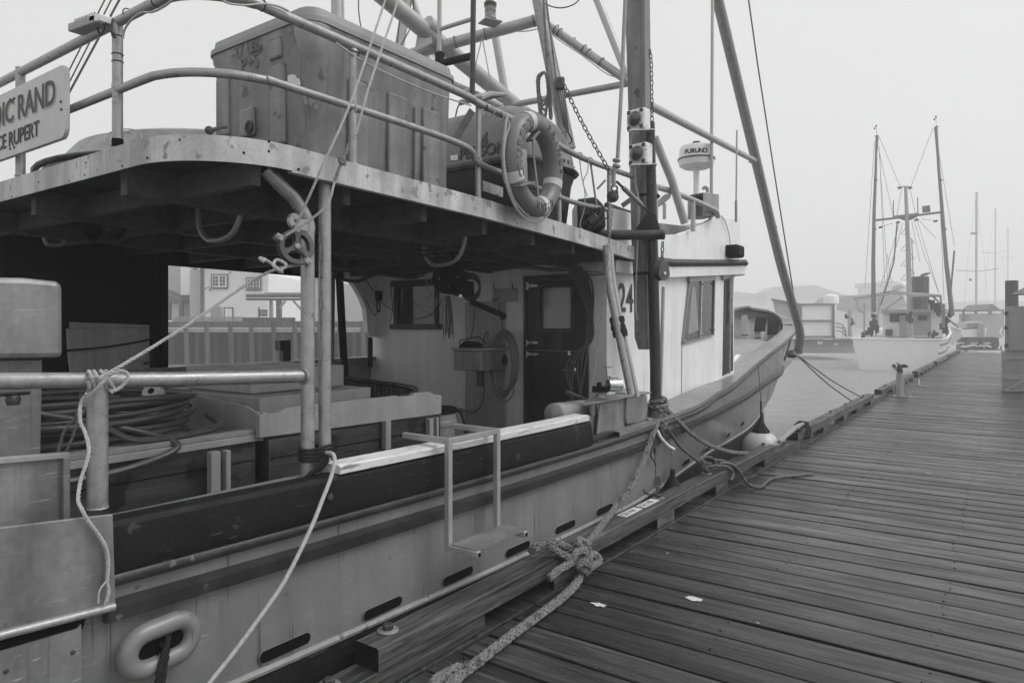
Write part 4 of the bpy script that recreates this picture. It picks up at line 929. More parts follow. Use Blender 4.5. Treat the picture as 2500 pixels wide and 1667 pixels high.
# ================================================================== HATCH BINS on the work deck
bins = MB()
a, b = PX(405, 1085, -3.2), PX(622, 1030, -3.2)
def binbox(x0, x1, y0, y1, z0, z1, name, mat, par, bev=.004):
    m = MB(); m.box(x0, x1, y0, y1, z0, z1); return m.build(name, mat, par, smooth=None, bev=bev)
b1 = binbox(-5.1, -3.2, .6, 2.19, .28, 1.0, 'hatch_coaming', m_bin, boat)
binbox(-3.27, -3.178, .6, 2.21, 1.0, 1.035, 'coaming_trim', m_light, b1); binbox(-3.25, -3.186, .6, 2.20, 1.036, 1.062, 'coaming_trim', m_strip, b1)
binbox(-5.1, -3.27, .6, 2.15, 1.0, 1.02, 'hatch_top', m_mastd, b1)
b2 = binbox(-5.0, -3.16, 2.24, 3.60, .28, 1.0, 'fish_bin', m_bin, boat)
def sideboard(z0, z1, y0, y1, x, name, mat, par, curl=0):
    m = MB(); m.box(x - .03, x, y0, y1, z0, z1); return m.build(name, mat, par, smooth=None, bev=.006)
m = MB(); pp = [PX(u, v, -3.14) for u, v in ((634, 1069), (634, 1012), (650, 1011), (682, 1008), (692, 1002), (705, 995), (735, 991), (800, 984), (971, 966), (971, 969), (1008, 966), (1012, 960), (1048, 956), (1058, 962), (1078, 965), (1078, 1010))]; m.prism(pp, (-.035, 0, 0)); m.build('bin_board', m_light, b2, smooth=None, bev=.003)
m = MB(); m.box(-4.9, -3.175, 2.215, 2.245, 1.02, 1.145); m.build('bin_board', m_light, b2, smooth=None, bev=.003)
m = MB(); m.prism([V(-4.6, 2.2, 1.25), V(-3.3, 2.2, 1.17), V(-3.17, 2.2, 1.13), V(-3.17, 2.2, 1.0), V(-4.6, 2.2, 1.0)], (0, .015, 0)); m.build('bin_lip', m_light, b2, smooth=None)
for (u, v0, v1, w_) in ((535, 1100, 1215, .05), (560, 1098, 1215, .025), (951, 1025, 1095, .045), (1055, 1020, 1065, .04), (1068, 1018, 1065, .022)):
    p, q = PX(u, v0, -3.13), PX(u, v1, -3.13); m = MB(); m.box(-3.155, -3.115, p.y - w_, p.y + .0, q.z, p.z); m.build('side_cleat', m_light, b2 if u > 700 else b1, smooth=None, bev=.004)
# plank joints on bin faces
for (x, ya, yb) in ((-3.196, .6, 2.18), (-3.156, 2.25, 3.59)):
    for z in (.52, .75, .9):
        m = MB(); m.box(x - .004, x + .0015, ya, yb, z, z + .004); m.build('board_joint', m_blk, b1 if x < -3.17 else b2, smooth=None)
# white lid stack
lb = thing('hatch_lids', 'stacked pale box lids on the bin behind the double post', 'lid', (-3.9, 2.85, 1.03))
m = MB(); m.box(-4.42, -3.70, 2.50, 3.22, 1.19, 1.335); m.build('upper_lid', m_light, lb, smooth=None, bev=.006)
m = MB(); m.box(-4.55, -3.50, 2.42, 3.28, 1.03, 1.185); m.build('lower_lid', m_light, lb, smooth=None, bev=.006)
# corrugated tub
m = MB(); N = 150; rows = [[], []]
for k in range(N + 1):
    t_ = k / N
    if t_ < .62: x = -4.7 + 1.0 * t_ / .62; y = 3.70; nx, ny = 0, 1
    else:
        g = (t_ - .62) / .38 * math.pi / 2; x = -3.7 + .5 * math.sin(g); y = 3.2 + .5 * math.cos(g); nx, ny = math.sin(g), math.cos(g)
    a_ = .012 * (1 if (k // 2) % 2 else 0)
    for z, L in ((.95, rows[0]), (1.2 - .07 * t_, rows[1])): L.append(V(x + nx * a_, y + ny * a_, z))
tb = MB().grid(rows).build('corrugated_liner', m_steel, b2, smooth=None)
m = MB(); m.tube([rows[1][k] + UP * .006 for k in range(0, N + 1, 5)], .018, 8); m.build('liner_rim', m_rub, b2)
m = MB(); m.tube(cr([PX(u, v, -3.75) for u, v in ((838, 945), (858, 944), (862, 952), (850, 960), (856, 948))], 4), .008, 6); m.build('liner_clip', m_steel, b2)
# dark port side panel and white boards leaning on it
X0p = -5.8
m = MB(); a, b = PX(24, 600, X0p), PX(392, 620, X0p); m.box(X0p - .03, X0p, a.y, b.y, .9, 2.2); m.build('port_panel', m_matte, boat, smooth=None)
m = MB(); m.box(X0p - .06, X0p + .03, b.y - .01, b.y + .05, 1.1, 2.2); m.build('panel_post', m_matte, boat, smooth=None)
for k, (uv, x_) in enumerate((([(171, 786), (365, 793), (366, 915), (171, 915)], X0p + .06), ([(163, 802), (362, 800), (362, 925), (175, 925), (168, 880)], X0p + .12))):
    m = MB(); m.prism([PX(u, v, x_) for u, v in uv], (-.02, 0, 0)); o = m.build('leaning_board', m_light, None, smooth=None, bev=.004)
    solo(o, ['rear of two pale boards leaning on the black panel under the shelter', 'front of two pale boards leaning on the black panel under the shelter'][k], 'board', 'pale boards leaning on the black panel')
m = MB(); m.tube(cr([PX(u, v, X0p + .15) for u, v in ((155, 856), (250, 848), (330, 836), (368, 828), (376, 824), (374, 850), (368, 880), (356, 888), (352, 884))], 6), .008, 6)
solo(m.build('cord', m_ropeb, None), 'dark cord stretched across the pale boards under the shelter', 'cord')
p = PX(694, 830, -5.85); m = MB(); m.box(-5.9, -5.84, p.y - .02, p.y + .07, 1.23, p.z); m.box(-5.86, -5.78, p.y - .1, p.y - .02, p.z - .1, p.z); m.build('port_bracket', m_rub, boat, smooth=None)
m = MB(); p = PX(832, 800, -5.7); m.tube([PX(828, 665, -5.7), PX(842, 925, -5.7)], .04, 12); m.build('port_post', m_matte, boat)
m = MB(); m.tube([PX(805, 660, -5.75), PX(803, 890, -5.75)], .055, 14); m.build('port_post', m_alud, boat)
# aft port post at far left
m = MB(); m.tube([PX(5, 560, -5.7), PX(8, 700, -5.7)], .04, 12); m.build('port_post', m_matte, boat)
# ================================================================== MAST AND RIGGING
MX = -2.56
mast = thing('cargo_mast', 'thick weathered mast with deck lamps and a hanging chain at the boat side', 'mast', (MX, 5.6, .85))
YM = 5.62
def PM(u, v, d=0): return PY(u, v, YM + d)
bt_, tp_ = PM(1600, 1010), PM(1590, 560)
m = MB(); m.tube([V(bt_.x, YM, bt_.z - .02), PM(1600, 900), PM(1593, 600), PM(1585, 300)], .047, 20); m.build('lower_pipe', m_mastd, mast)
# upper spar: rounded box section, tapers slightly
m = MB(); rows = []
for (u0, u1, v) in ((1566, 1592, 852), (1557, 1590, 822), (1555, 1588, 700), (1550, 1588, 600), (1545, 1587, 400), (1540, 1585, 200), (1535, 1583, 60), (1528, 1577, -420)):
    a, b = PM(u0, v, .09), PM(u1, v, .09); x0, x1 = a.x, b.x; r_ = .035; z = a.z
    q = []
    for cx2, cy2, g0 in ((x1 - r_, YM + .12, 0), (x0 + r_, YM + .12, 90), (x0 + r_, YM + .03, 180), (x1 - r_, YM + .03, 270)):
        for k in range(4): g = R_(g0 + k * 30); q.append(V(cx2 + r_ * math.cos(g), cy2 + r_ * math.sin(g), z))
    rows.append(q)
m.grid(rows, close=True); m.f.append(tuple(range(16))); spar = m.build('upper_spar', m_mast2, mast, smooth=40)
m = MB(); m.bar(PM(1569, -400, -.02), PM(1578, 560, -.02), .03, .05, up=V(0, 1, 0)); m.build('spar_track', m_mast2, mast, smooth=None)
m = MB(); m.prism([PM(u, v, -.01) for u, v in ((1552, 216), (1559, 216), (1561, 232), (1557, 240), (1546, 228))], (0, .02, 0)); m.build('spar_lug', m_mast, mast, smooth=None, bev=.003)
# cross boom
A, B = PX(1395, 575, -2.98), PX(1618, 573, -2.36)
m = MB(); m.tube([A, B], .042, 18); boom = m.build('cross_boom', m_mastd, mast)
m = MB(); d_ = (B - A).normalized(); m.lathe([(0, 0), (.043, 0), (.043, .012), (.03, .016), (0, .016)], B, d_, 20, cap=False); m.build('boom_cap', m_mast, boom)
m = MB(); m.prism([B + V(-.02, 0, .03), B + V(-.26, -.04, .03), B + V(-.13, -.02, .20), B + V(-.06, -.01, .18)], (0, .015, 0)); m.build('boom_lug', m_mastd, boom, smooth=None, bev=.004)
m = MB()
for z in (PM(1570, 478).z, PM(1570, 668).z): m.ring(V(spar.data.vertices[0].co.x * 0 + PM(1571, 480).x, YM + .06, z), UP, .105, .014, 24, 8, sx=1)
m.build('mast_strap', m_ropeb, mast)
# deck lamps
def lamp(u, v, lab):
    c = PY(u, v, YM - .23); t = thing('deck_lamp', lab, 'lamp', c, 'deck lamps on the mast')
    n = (V(0, 0, 0) - V(c.x, c.y, 0)).normalized(); n = V(n.x - .55, n.y, 0).normalized(); sd = n.cross(UP)
    m = MB(); m.obox(c - n * .05, sd, n, UP, .090, .055, .092); m.build('housing', m_whiteold, t, smooth=None, bev=.02)
    m = MB(); m.lathe([(.066, 0), (.068, .012), (.058, .012), (.058, .004)], c + n * .004, n, 26, cap=False); m.build('lamp_rim', m_light, t)
    m = MB(); m.lathe([(.057, 0), (.05, .02), (.03, .036), (0, .042)], c + n * .008, n, 24, cap=False); m.build('lens', m_glass, t)
    m = MB()
    for s_, z in ((1, 1), (-1, 1), (1, -1), (-1, -1)): m.obox(c + sd * (.062 * s_) + UP * (.066 * z) + n * .006, sd, n, UP, .014, .006, .014)
    m.build('corner_clips', m_steel, t, smooth=None, kind='stuff')
    m = MB()
    for z in (.07, -.075): m.bar(c - n * .06 + UP * z + V(.03, 0, 0), PM(1583, v, -.03) + UP * z, .012, .016)
    m.build('arm', m_bright, t, smooth=None, kind='stuff'); m = MB()
    m.bar(c - UP * .095 + V(-.05, -.02, 0), c - UP * .095 + V(.14, .08, -.0), .07, .008); m.build('bracket', m_bright, t, smooth=None)
lamp(1551, 292, 'upper of two square white deck lamps on the thick mast'); lamp(1556, 376, 'lower of two square white deck lamps on the thick mast')
lines('lamp_cable', m_wirel, mast, [[PM(u, v, -.08) for u, v in ((1545, 320), (1540, 350), (1536, 358))], [PM(u, v, -.08) for u, v in ((1536, 400), (1545, 430), (1555, 470), (1558, 520), (1556, 600), (1552, 740), (1556, 780))], [PM(u, v, -.08) for u, v in ((1550, 405), (1552, 450), (1561, 500), (1556, 590), (1554, 640))]], .0075)
m = MB(); m.chain([PM(u, v, -.1) for u, v in ((1586, 122), (1590, 150), (1592, 300), (1594, 420), (1593, 528))], .052, .009, .032); 
t = thing('mast_chain', 'rusty chain hanging down along the thick mast beside the two lamps', 'chain', PM(1592, 528, -.1)); m.build('links', m_steel, t, kind='stuff')
m = MB(); m.chain(cr([PD(1378, 208, 5.2), PD(1400, 258, 5.2), PD(1440, 335, 5.2), PD(1492, 425, 5.2)], 5), .052, .009, .032)
t = thing('stay_chain', 'dark chain slanting from the pulley block down to the top rail', 'chain', PD(1492, 425, 5.2)); m.build('links', m_steel, t, kind='stuff')
m = MB(); m.chain(cr([PD(1496, 500, 5.25), PD(1490, 560, 5.25), PD(1482, 640, 5.25), PD(1470, 760, 5.25), PD(1455, 870, 5.2), PD(1441, 955, 5.2)], 5), .036, .006, .022)
t = thing('hanging_chain', 'thin chain hanging slack from the shackle down past the cabin door', 'chain', PD(1441, 955, 5.2)); m.build('links', m_light, t, kind='stuff')
m = MB(); m.chain([PD(1618, 590, 5.75), PD(1616, 640, 5.75)], .05, .010, .03); m.chain([PD(1590, 590, 5.8), PD(1594, 650, 5.8), PD(1600, 625, 5.8)], .04, .007, .024)
t = thing('block_chain', 'short bunch of chain holding the cheek block under the boom', 'chain', PD(1616, 640, 5.75)); m.build('links', m_steel, t, kind='stuff')
# cheek block
c = PD(1615, 668, 5.72); t = thing('cheek_block', 'grey cheek block hanging by chain from the boom end', 'pulley', c)
m = MB(); ax_ = (-VF + VR * .5).normalized(); sdx = ax_.cross(UP)
def egg(c, r, top): return [c + sdx * (r * math.cos(g)) + UP * (r * math.sin(g)) for g in [math.pi + math.pi * k / 14 for k in range(15)]] + [c + sdx * r * .65 + UP * top, c - sdx * r * .65 + UP * top]
m.prism(egg(c + ax_ * .03, .058, .105), ax_ * .006); m.build('cheek', m_mast, t, smooth=None, bev=.002)
m = MB(); m.prism(egg(c - ax_ * .03, .058, .105), -ax_ * .006); m.build('cheek', m_mast, t, smooth=None, bev=.002)
m = MB(); m.lathe([(.0, -.028), (.054, -.026), (.044, 0), (.054, .026), (0, .028)], c, ax_, 24, cap=False); m.build('sheave', m_mastd, t)
m = MB(); m.lathe([(0, 0), (.014, 0), (.014, .01), (0, .012)], c + ax_ * .036, ax_, 6, cap=False); m.build('axle_bolt', m_bright, t, smooth=None)
# twin slanting pipes with tape
pz = [(1498, 600), (1535, 830), (1545, 960)]
m = MB(); m.tube(cr([PD(1480, 600, 5.35), PD(1487, 690, 5.32), PD(1503, 775, 5.3), PD(1541, 962, 5.25)], 5), .030, 16); tw = m.build('slanting_pipe', m_alu, boat)
m = MB(); m.tube(cr([PD(1490, 605, 5.42), PD(1498, 690, 5.4), PD(1514, 775, 5.37), PD(1556, 968, 5.3)], 5), .020, 14); m.build('slanting_pipe', m_spar, boat)
m = MB(); m.lathe([(.055, -.05), (.058, -.02), (.052, 0), (.058, .03), (.054, .05)], (PD(1508, 790, 5.33)), (PD(1548, 962, 5.25) - PD(1487, 600, 5.35)), 18); m.lathe([(.055, -.03), (.059, 0), (.054, .03)], PD(1514, 812, 5.32), (PD(1548, 962, 5.25) - PD(1487, 600, 5.35)), 18); m.jitter(.006, 30); m.build('tape_wrap', m_ropeb, tw)
# overhead poles; depth about the boat's centre line
def pole(name, a, b, r, mat=m_spar, par=boat, r2=None, lab=None, n=14):
    A, B = PD(*a), PD(*b)
    if a[1] < 0: A = A + (A - B).normalized() * 1.3
    m = MB(); m.tube([A, B], r, n, r2=r2); return m.build(name, mat, par, label=lab)
rig = thing('rigging_gantry', 'frame of aluminium poles and crossbars rising above the boat', 'gantry', PD(1200, 260, 6.8))
pole('main_boom', (915, -25, 6.0), (1300, 293, 7.56), .078, par=rig)
m = MB(); q = PD(1052, 68, 6.45); m.lathe([(.082, -.06), (.086, 0), (.082, .04)], q, PD(1262, 262, 7.4) - PD(935, -8, 6.0), 18); m.prism([PD(1020, 78, 6.4), PD(1050, 70, 6.4), PD(1056, 105, 6.4), PD(1012, 125, 6.4)], VF * .02); m.build('boom_bracket', m_spar, rig)
pole('upper_crossbar', (1005, 133, 6.6), (1318, 48, 6.4), .052, m_spar, rig)
pole('raking_pole', (1308, -30, 6.2), (1388, 365, 6.2), .046, m_alu, rig, r2=.066)
pole('side_spar', (1330, 58, 6.4), (1540, 203, 6.2), .038, m_spar, rig)
pole('cross_spar', (1255, 256, 6.8), (1540, 203, 6.2), .03, m_spar, rig)
pole('back_pole', (1450, -20, 7.5), (1536, 195, 7.0), .042, m_spar, rig)
pole('slim_pole', (1190, -20, 8.0), (1234, 232, 8.0), .045, m_spar, rig)
pole('lower_spar', (1105, 205, 7.0), (1225, 262, 7.0), .036, m_spar, rig)
pole('lower_spar', (1118, 230, 6.9), (1148, 220, 6.9), .022, m_spar, rig)
pole('stub_pole', (1040, 132, 7.4), (1056, 160, 7.4), .045, m_spar, rig)
pole('thick_pole', (822, -30, 9), (828, 330, 9), .075, m_spar, rig)
pole('thick_pole', (836, -30, 9), (842, 330, 9), .02, m_spar, rig)
pole('leaning_pole', (998, -20, 8), (938, 330, 8), .055, m_spar, rig)
pole('leaning_pole', (1003, -20, 8), (1075, 200, 8), .032, m_spar, rig)
for ties, mat_ in (([(1060, 113, 6.55), (1112, 103, 6.5), (1185, 84, 6.45), (1303, 52, 6.4)], m_wire), ([(1357, 72, 6.35), (1366, 80, 6.35), (1398, 103, 6.35), (1425, 120, 6.3), (1436, 130, 6.3), (1468, 152, 6.25)], m_wire)):
    m = MB()
    for (u, v, d) in ties: m.ring(PD(u, v, d), (PD(1318, 48, 6.4) - PD(1005, 133, 6.6)) if mat_ is m_wire and u < 1320 else (PD(1540, 203, 6.2) - PD(1330, 58, 6.4)), .053 if u < 1320 else .04, .004, 18, 6)
    m.build('cable_ties', mat_, rig, kind='stuff')
lines('spar_cable', m_wirel, rig, [[PD(u, v, 6.2) for u, v in ((1338, 76), (1360, 95), (1388, 114), (1420, 135), (1450, 158), (1480, 180), (1510, 192))], [PD(u, v, 6.3) for u, v in ((1265, 78), (1290, 76), (1313, 71))], [PD(u, v, 6.4) for u, v in ((1178, 90), (1168, 130), (1160, 165))], [PD(u, v, 6.4) for u, v in ((1178, 95), (1188, 150), (1197, 198))]], .005)
lines('spar_cable', m_wire, rig, [[PD(u, v, 6.2) for u, v in ((1315, -4), (1340, 14), (1370, 20), (1400, 12), (1418, -4))], [PD(u, v, 6.5) for u, v in ((875, -5), (876, 30), (882, 74))], [PD(u, v, 7) for u, v in ((980, -5), (976, 50), (968, 118))], [PD(u, v, 7) for u, v in ((1010, -5), (1005, 60), (975, 118))]], .0055)
for k, (a, b) in enumerate((((260, -8), (166, 178)), ((276, -8), (170, 200)), ((258, 62), (166, 232)))):
    m = MB(); P = [PD(*a, 5.5), PD(*b, 5.5)]; P[0] = P[0] + (P[0] - P[1]) * .9; m.tube(P, .006 + .003 * (k == 2), 6); [m.lathe([(0, -.03), (.018, 0), (0, .03)], P[0].lerp(P[1], f), P[1] - P[0], 8, cap=False) for f in ((.12, .3, .72) if k == 1 else ())]
    solo(m.build('stay_line', m_mast, None, kind=None), ['left of three thin stay lines crossing the aft rail top', 'middle thin stay line with small knots behind the aft rail', 'thick lower stay line behind the name board corner'][k], 'wire', 'stay lines behind the aft rail')
# ladder
lad = thing('mast_ladder', 'short ladder of thin pipe with a taped rung in front of the gantry', 'ladder', PD(1150, 245, 5.2))
pole('ladder_rail', (1073, -20, 5.4), (1073, 140, 5.4), .017, m_spar, lad); pole('ladder_rail', (1156, -20, 5.2), (1153, 240, 5.2), .02, m_mastd, lad)
pole('ladder_rail', (1153, -20, 5.25), (1150, 240, 5.25), .012, m_spar, lad)
pole('rung', (1074, 72, 5.4), (1150, 48, 5.25), .016, m_spar, lad); pole('rung', (1076, 156, 5.4), (1150, 138, 5.25), .028, m_ropeb, lad); pole('rung', (1140, 222, 5.3), (1152, 218, 5.2), .02, m_spar, lad)
m = MB(); m.lathe([(.03, -.07), (.038, -.03), (.035, .02), (.042, .05), (.02, .07)], PD(1073, 148, 5.4), UP, 14); m.jitter(.008, 25); m.build('tape_wrap', m_ropeb, lad)
# lantern
c = PD(1197, 50, 6.3); t = thing('mast_lantern', 'ribbed glass lantern standing on a plate on the upper crossbar', 'lantern', c)
m = MB(); m.lathe([(.052, 0), (.055, .01), (.05, .02), (.05, .075), (.054, .08), (.05, .085), (.05, .115), (.055, .12)], c, UP, 24); m.build('lens', m_clear, t)
m = MB(); m.lathe([(.056, .12), (.058, .15), (.04, .165), (.0, .17)], c, UP, 24, cap=False); m.lathe([(.056, -.012), (.056, .0)], c, UP, 24); m.build('lantern_cap', m_steel, t)
m = MB(); m.obox(c - UP * .02, (VR + VF * .6).normalized(), (VF - VR * .6).normalized(), UP, .085, .075, .005); m.build('plate', m_alud, t, smooth=None)
# coil of rope, block with falls
m = MB(); c = PD(1326, 205, 6.1); random.seed(21)
for k in range(5):
    o_ = random.uniform(-.02, .02); m.rope(cr([c + V(o_, 0, .10), c + V(-.05 + o_, 0, .04), c + V(-.03, .01, -.12 - .05 * k), c + V(.02 + o_, 0, -.19 - .04 * k), c + V(.05, 0, -.08), c + V(.03, 0, .07), c + V(o_, 0, .1)], 6), .013)
m.rope([c + V(.06, 0, .06), c + V(.09, 0, -.3), c + V(.08, 0, -.33)], .012); solo(m.build('rope_coil', m_roped, None), 'coil of old rope hung on the raking pole above the life raft', 'rope')
c = PD(1366, 205, 6.0); t = thing('pulley_block', 'wooden pulley block with several falls of line beside the raking pole', 'pulley', c)
m = MB(); m.obox(c, (VR - VF * .2).normalized(), VF, UP, .045, .035, .055); m.build('block_cheeks', m_mast, t, bev=.02)
m = MB()
for k in range(5): m.tube([c + VR * (-.03 + .017 * k) + UP * -.04, PD(1376 + k * 3, 310 + k * 3, 6.0)], .0055, 6)
m.tube([PD(1384, 310, 6.0), PD(1379, 345, 6.0)], .004, 5); m.build('fall_lines', m_mast, t, kind='stuff')
# rising lines
for k, (a, b, r_, lab) in enumerate((((1315, -220, 6.1), (1343, 290, 6.1), .012, 'dark halyard running down along the raking pole'), ((1306, -220, 5.9), (1358, 195, 5.9), .009, 'thin halyard running down to the pulley block'))):
    m = MB(); m.rope([PD(*a), PD(*b)], r_); solo(m.build('halyard', m_roped, None), lab, 'rope', 'halyards by the raking pole')
# vertical rope with shackle
c = PD(1500, 460, 5.25); m = MB(); m.tube(cr([PD(1538, -220, 5.35), PD(1527, -10, 5.3), PD(1518, 200, 5.25), PD(1508, 385, 5.25)], 6), .0155, 10)
for k in range(2): m.ring(PD(1505, 392 + 14 * k, 5.25), V(.1, .1, 1), .018, .014, 16, 8)
m.tube(cr([PD(1503, 400, 5.25), PD(1498, 430, 5.25), PD(1499, 456, 5.25)], 4), .017, 10); solo(m.build('hoist_rope', m_light, None), 'thick smooth hoist rope knotted above a shackle beside the mast', 'rope')
m = MB(); m.ring(c, VF, .022, .007, 16, 8, sx=1); m.lathe([(.0, -.04), (.03, -.03), (.034, 0), (.028, .03), (0, .035)], PD(1497, 482, 5.25), (VF + VR * .3), 16, cap=False); m.tube([PD(1485, 470, 5.25), PD(1507, 468, 5.25)], .008, 8); m.ring(PD(1508, 470, 5.25), VR, .01, .004, 10, 6); m.ring(PD(1496, 480, 5.25), VF, .032, .014, 20, 8); 
solo(m.build('swivel_shackle', m_steel, None), 'heavy swivel shackle at the lower end of the hoist rope', 'shackle')
# turnbuckle
a, b = PD(1506, 444, 5.3), PD(1578, 512, 5.75); t = thing('turnbuckle', 'long turnbuckle slanting down to the mast boom', 'turnbuckle', a.lerp(b, .5))
m = MB(); m.tube([a, a.lerp(b, .2)], .01, 8); m.tube([a.lerp(b, .85), b], .01, 8); m.build('screw', m_steel, t)
m = MB(); m.tube([a.lerp(b, .18), a.lerp(b, .22), a.lerp(b, .8), a.lerp(b, .87)], lambda f: .012 if f in (0, 1) else .02, 10); m.build('barrel', m_alud, t)
m = MB(); m.chain([b, PD(1602, 530, 5.8)], .06, .014, .04); m.build('end_links', m_steel, t)
# gear locker clutter between raft and mast
cl = thing('outboard_gear', 'dark jumble of gear with straps behind the rail next to the life raft', 'gear', PD(1450, 560, 5.6))
m = MB(); m.prism([PD(u, v, 5.6) for u, v in ((1409, 485), (1455, 480), (1475, 500), (1480, 555), (1410, 560))], VF * .5); m.build('tub', m_mastd, cl, smooth=None, bev=.02)
m = MB(); m.bar(PD(1452, 500, 5.5), PD(1438, 530, 5.45), .09, .05); m.bar(PD(1438, 530, 5.4), PD(1452, 545, 5.4), .12, .09); m.bar(PD(1475, 508, 5.4), PD(1435, 565, 5.4), .07, .03); m.build('strap', m_rub, cl, bev=.012)
lines('bungee', m_wire, cl, [[PD(u, v, 5.38) for u, v in ((1412, 520), (1440, 510), (1470, 506), (1488, 500))], [PD(u, v, 5.38) for u, v in ((1410, 560), (1435, 530), (1452, 500))], [PD(u, v, 5.38) for u, v in ((1450, 558), (1470, 540), (1486, 530))]], .005)
lines('pale_line', m_wirel, cl, [[PD(u, v, 5.2) for u, v in ((1415, 388), (1420, 430), (1428, 470), (1426, 510), (1416, 550), (1430, 565))], [PD(u, v, 5.2) for u, v in ((1438, 385), (1434, 420), (1424, 445), (1434, 480))]], .004)
for a, b in (((1441, 392), (1456, 500)), ((1478, 440), (1458, 462))):
    m = MB(); m.tube([PD(*a, 5.35), PD(*b, 5.35)], .008, 6); m.build('stay_rod', m_alud, cl)
m = MB(); m.bar(PD(1520, 502, 5.3), PD(1542, 486, 5.3), .05, .035); m.build('bracket_box', m_mast, cl)
# ---- bow stabiliser pole, brace, guys and antennas
m = MB(); m.tube(cr([PD(1690, -230, 8.4), PD(1748, -15, 9), PD(1795, 180, 9.6), PD(1850, 410, 10.4), PD(1905, 640, 11.3), PD(1940, 760, 11.8), PD(1953, 815, 12), PD(1949, 862, 12.1)], 6), .072, 16)
bp = thing('stabiliser_pole', 'long aluminium stabiliser pole slanting down past the bow', 'pole', PD(1949, 862, 12.1)); m.build('pole_tube', m_alud, bp)
m = MB(); m.ring(PD(1885, 553, 11), V(.1, .1, 1), .074, .008, 20, 6); m.ring(PD(1842, 395, 10.35), V(.1, .1, 1), .074, .012, 20, 6); m.build('collar', m_alu, bp)
m = MB(); m.lathe([(0, -.05), (.07, -.03), (.09, .02), (.05, .08), (0, .1)], PD(1933, 868, 12.0), UP, 10, cap=False); m.jitter(.03, 14); m.tube([PD(1915, 880, 11.9), PD(1930, 830, 12.0)], .02, 6); m.build('heel_fitting', m_steel, bp)
m = MB(); m.tube([PD(1585, 257, 6.2), PD(1843, 393, 10.3)], .038, 12); solo(m.build('pole_brace', m_spar, None), 'straight brace from the mast out to the stabiliser pole', 'pole')
for (P, lab) in (([PD(1795, -220, 9.5), PD(1826, -10, 10), PD(1850, 160, 10.4), PD(1890, 420, 11.2), PD(1945, 765, 12)], 'guy wire running down beside the stabiliser pole'),):
    m = MB(); m.tube(P, .011, 6); solo(m.build('guy_wire', m_wire, None), lab, 'wire')
for (a, b, r_, lab) in (((1741, -220), (1736, 555), .019, 'tall whip antenna rising from the flying bridge'), ((1799, 318), (1797, 530), .010, 'short thin whip antenna at the bridge front corner')):
    t = thing('whip_antenna', lab, 'antenna', PD(b[0], b[1], 8.2), 'whip antennas on the bridge'); m = MB(); m.tube([PD(*a, 8.2), PD(*b, 8.2)], r_, 10); m.build('whip', m_spar, t)
    m = MB(); m.tube([PD(b[0], b[1] - 40, 8.2), PD(b[0], b[1] + 12, 8.2)], r_ * 1.5, 10); m.build('antenna_base', m_alud, t)
# bridge rail
br = [PD(1590, 452, 6.9), PD(1640, 468, 7.2), PD(1700, 492, 7.5), PD(1735, 508, 7.8), PD(1748, 516, 7.9), PD(1753, 530, 7.95)]
brl = pipe('bridge_rail', br, .03, m_spar, boat, 12)
for (u, v0, v1, d) in ((1601, 458, 535, 6.9), (1692, 488, 565, 7.45), (1622, 497, 535, 8)):
    m = MB(); m.tube([PD(u, v0, d), PD(u, v1, d)], .026 if u != 1622 else .02, 10); m.build('bridge_stanchion', m_spar, brl)
m = MB(); m.tube([PD(1597, 335, 7.0), PD(1640, 440, 7.1), PD(1672, 545, 7.2)], .042, 14); m.build('raked_pipe', m_spar, boat)
m = MB(); q = PD(1622, 480, 8); m.prism([PD(u, v, 8) for u, v in ((1604, 500), (1606, 490), (1622, 475), (1640, 470), (1638, 482), (1622, 496), (1610, 504))], VF * .08); m.build('bridge_seat', m_light, boat, smooth=None, bev=.01)
# radar
c = PD(1700, 385, 8.4); t = thing('radar', 'white radar dome on a post above the flying bridge', 'radar', V(c.x, c.y, 2.9))
m = MB(); zr = c.z; m.lathe([(0, -.13), (.15, -.13), (.2, -.10), (.22, -.02), (.215, -.01), (.205, -.0), (.2, .10), (.18, .135), (0, .14)], c, UP, 36, cap=False); m.build('dome', m_fbw, t, smooth=30)
m = MB(); m.lathe([(.206, -.03), (.222, -.035), (.222, -.015), (.206, -.012)], c, UP, 36); m.build('dome_seam', m_mast, t)
m = MB(); m.lathe([(0, .14), (.045, .14), (.045, .19), (0, .195)], c, UP, 18, cap=False); m.build('cap_light', m_mastd, t)
m = MB(); m.tube([V(c.x, c.y, 2.9), V(c.x, c.y, zr - .13)], .035, 14); m.build('post', m_fbw, t)
for k, ch in enumerate('FURUNO'):
    g = math.atan2(-c.y, -c.x) + R_(-36 + k * 13); n = V(math.cos(g), math.sin(g), 0); text(ch, .075, m_text, t, c + n * .2065 + UP * .012, V(-n.y, n.x, 0), UP, ext=.002, align='CENTER', bold=.003)
# louvred box
c = PD(1722, 500, 8.0); t = thing('louvred_box', 'white vent box with mesh side on the flying bridge', 'vent box', V(c.x, c.y, 2.9))
lx = (VR * .8 + VF * .6).normalized(); ly = lx.cross(UP)
A_ = PD(1718, 500, 7.9)
m = MB(); m.prism([PD(1717, 470, 7.8), PD(1755, 475, 8.0), PD(1755, 526, 8.0), PD(1717, 527, 7.8)], VF * .3 - VR * .1); m.prism([PD(1685, 476, 8.0), PD(1717, 470, 7.8), PD(1717, 527, 7.8), PD(1683, 529, 8.0)], VF * .05); m.build('box', m_light, t, smooth=None)
m = MB()
for k in range(9):
    for j in range(2): m.bar(PD(1687 + k * 3.4, 477 - k * .6, 7.97 - k * .02), PD(1687 + k * 3.4 - (3 if j else -3), 527, 7.97 - k * .02), .006, .006)
m.build('mesh_grille', m_blk, t, smooth=None, kind='stuff')
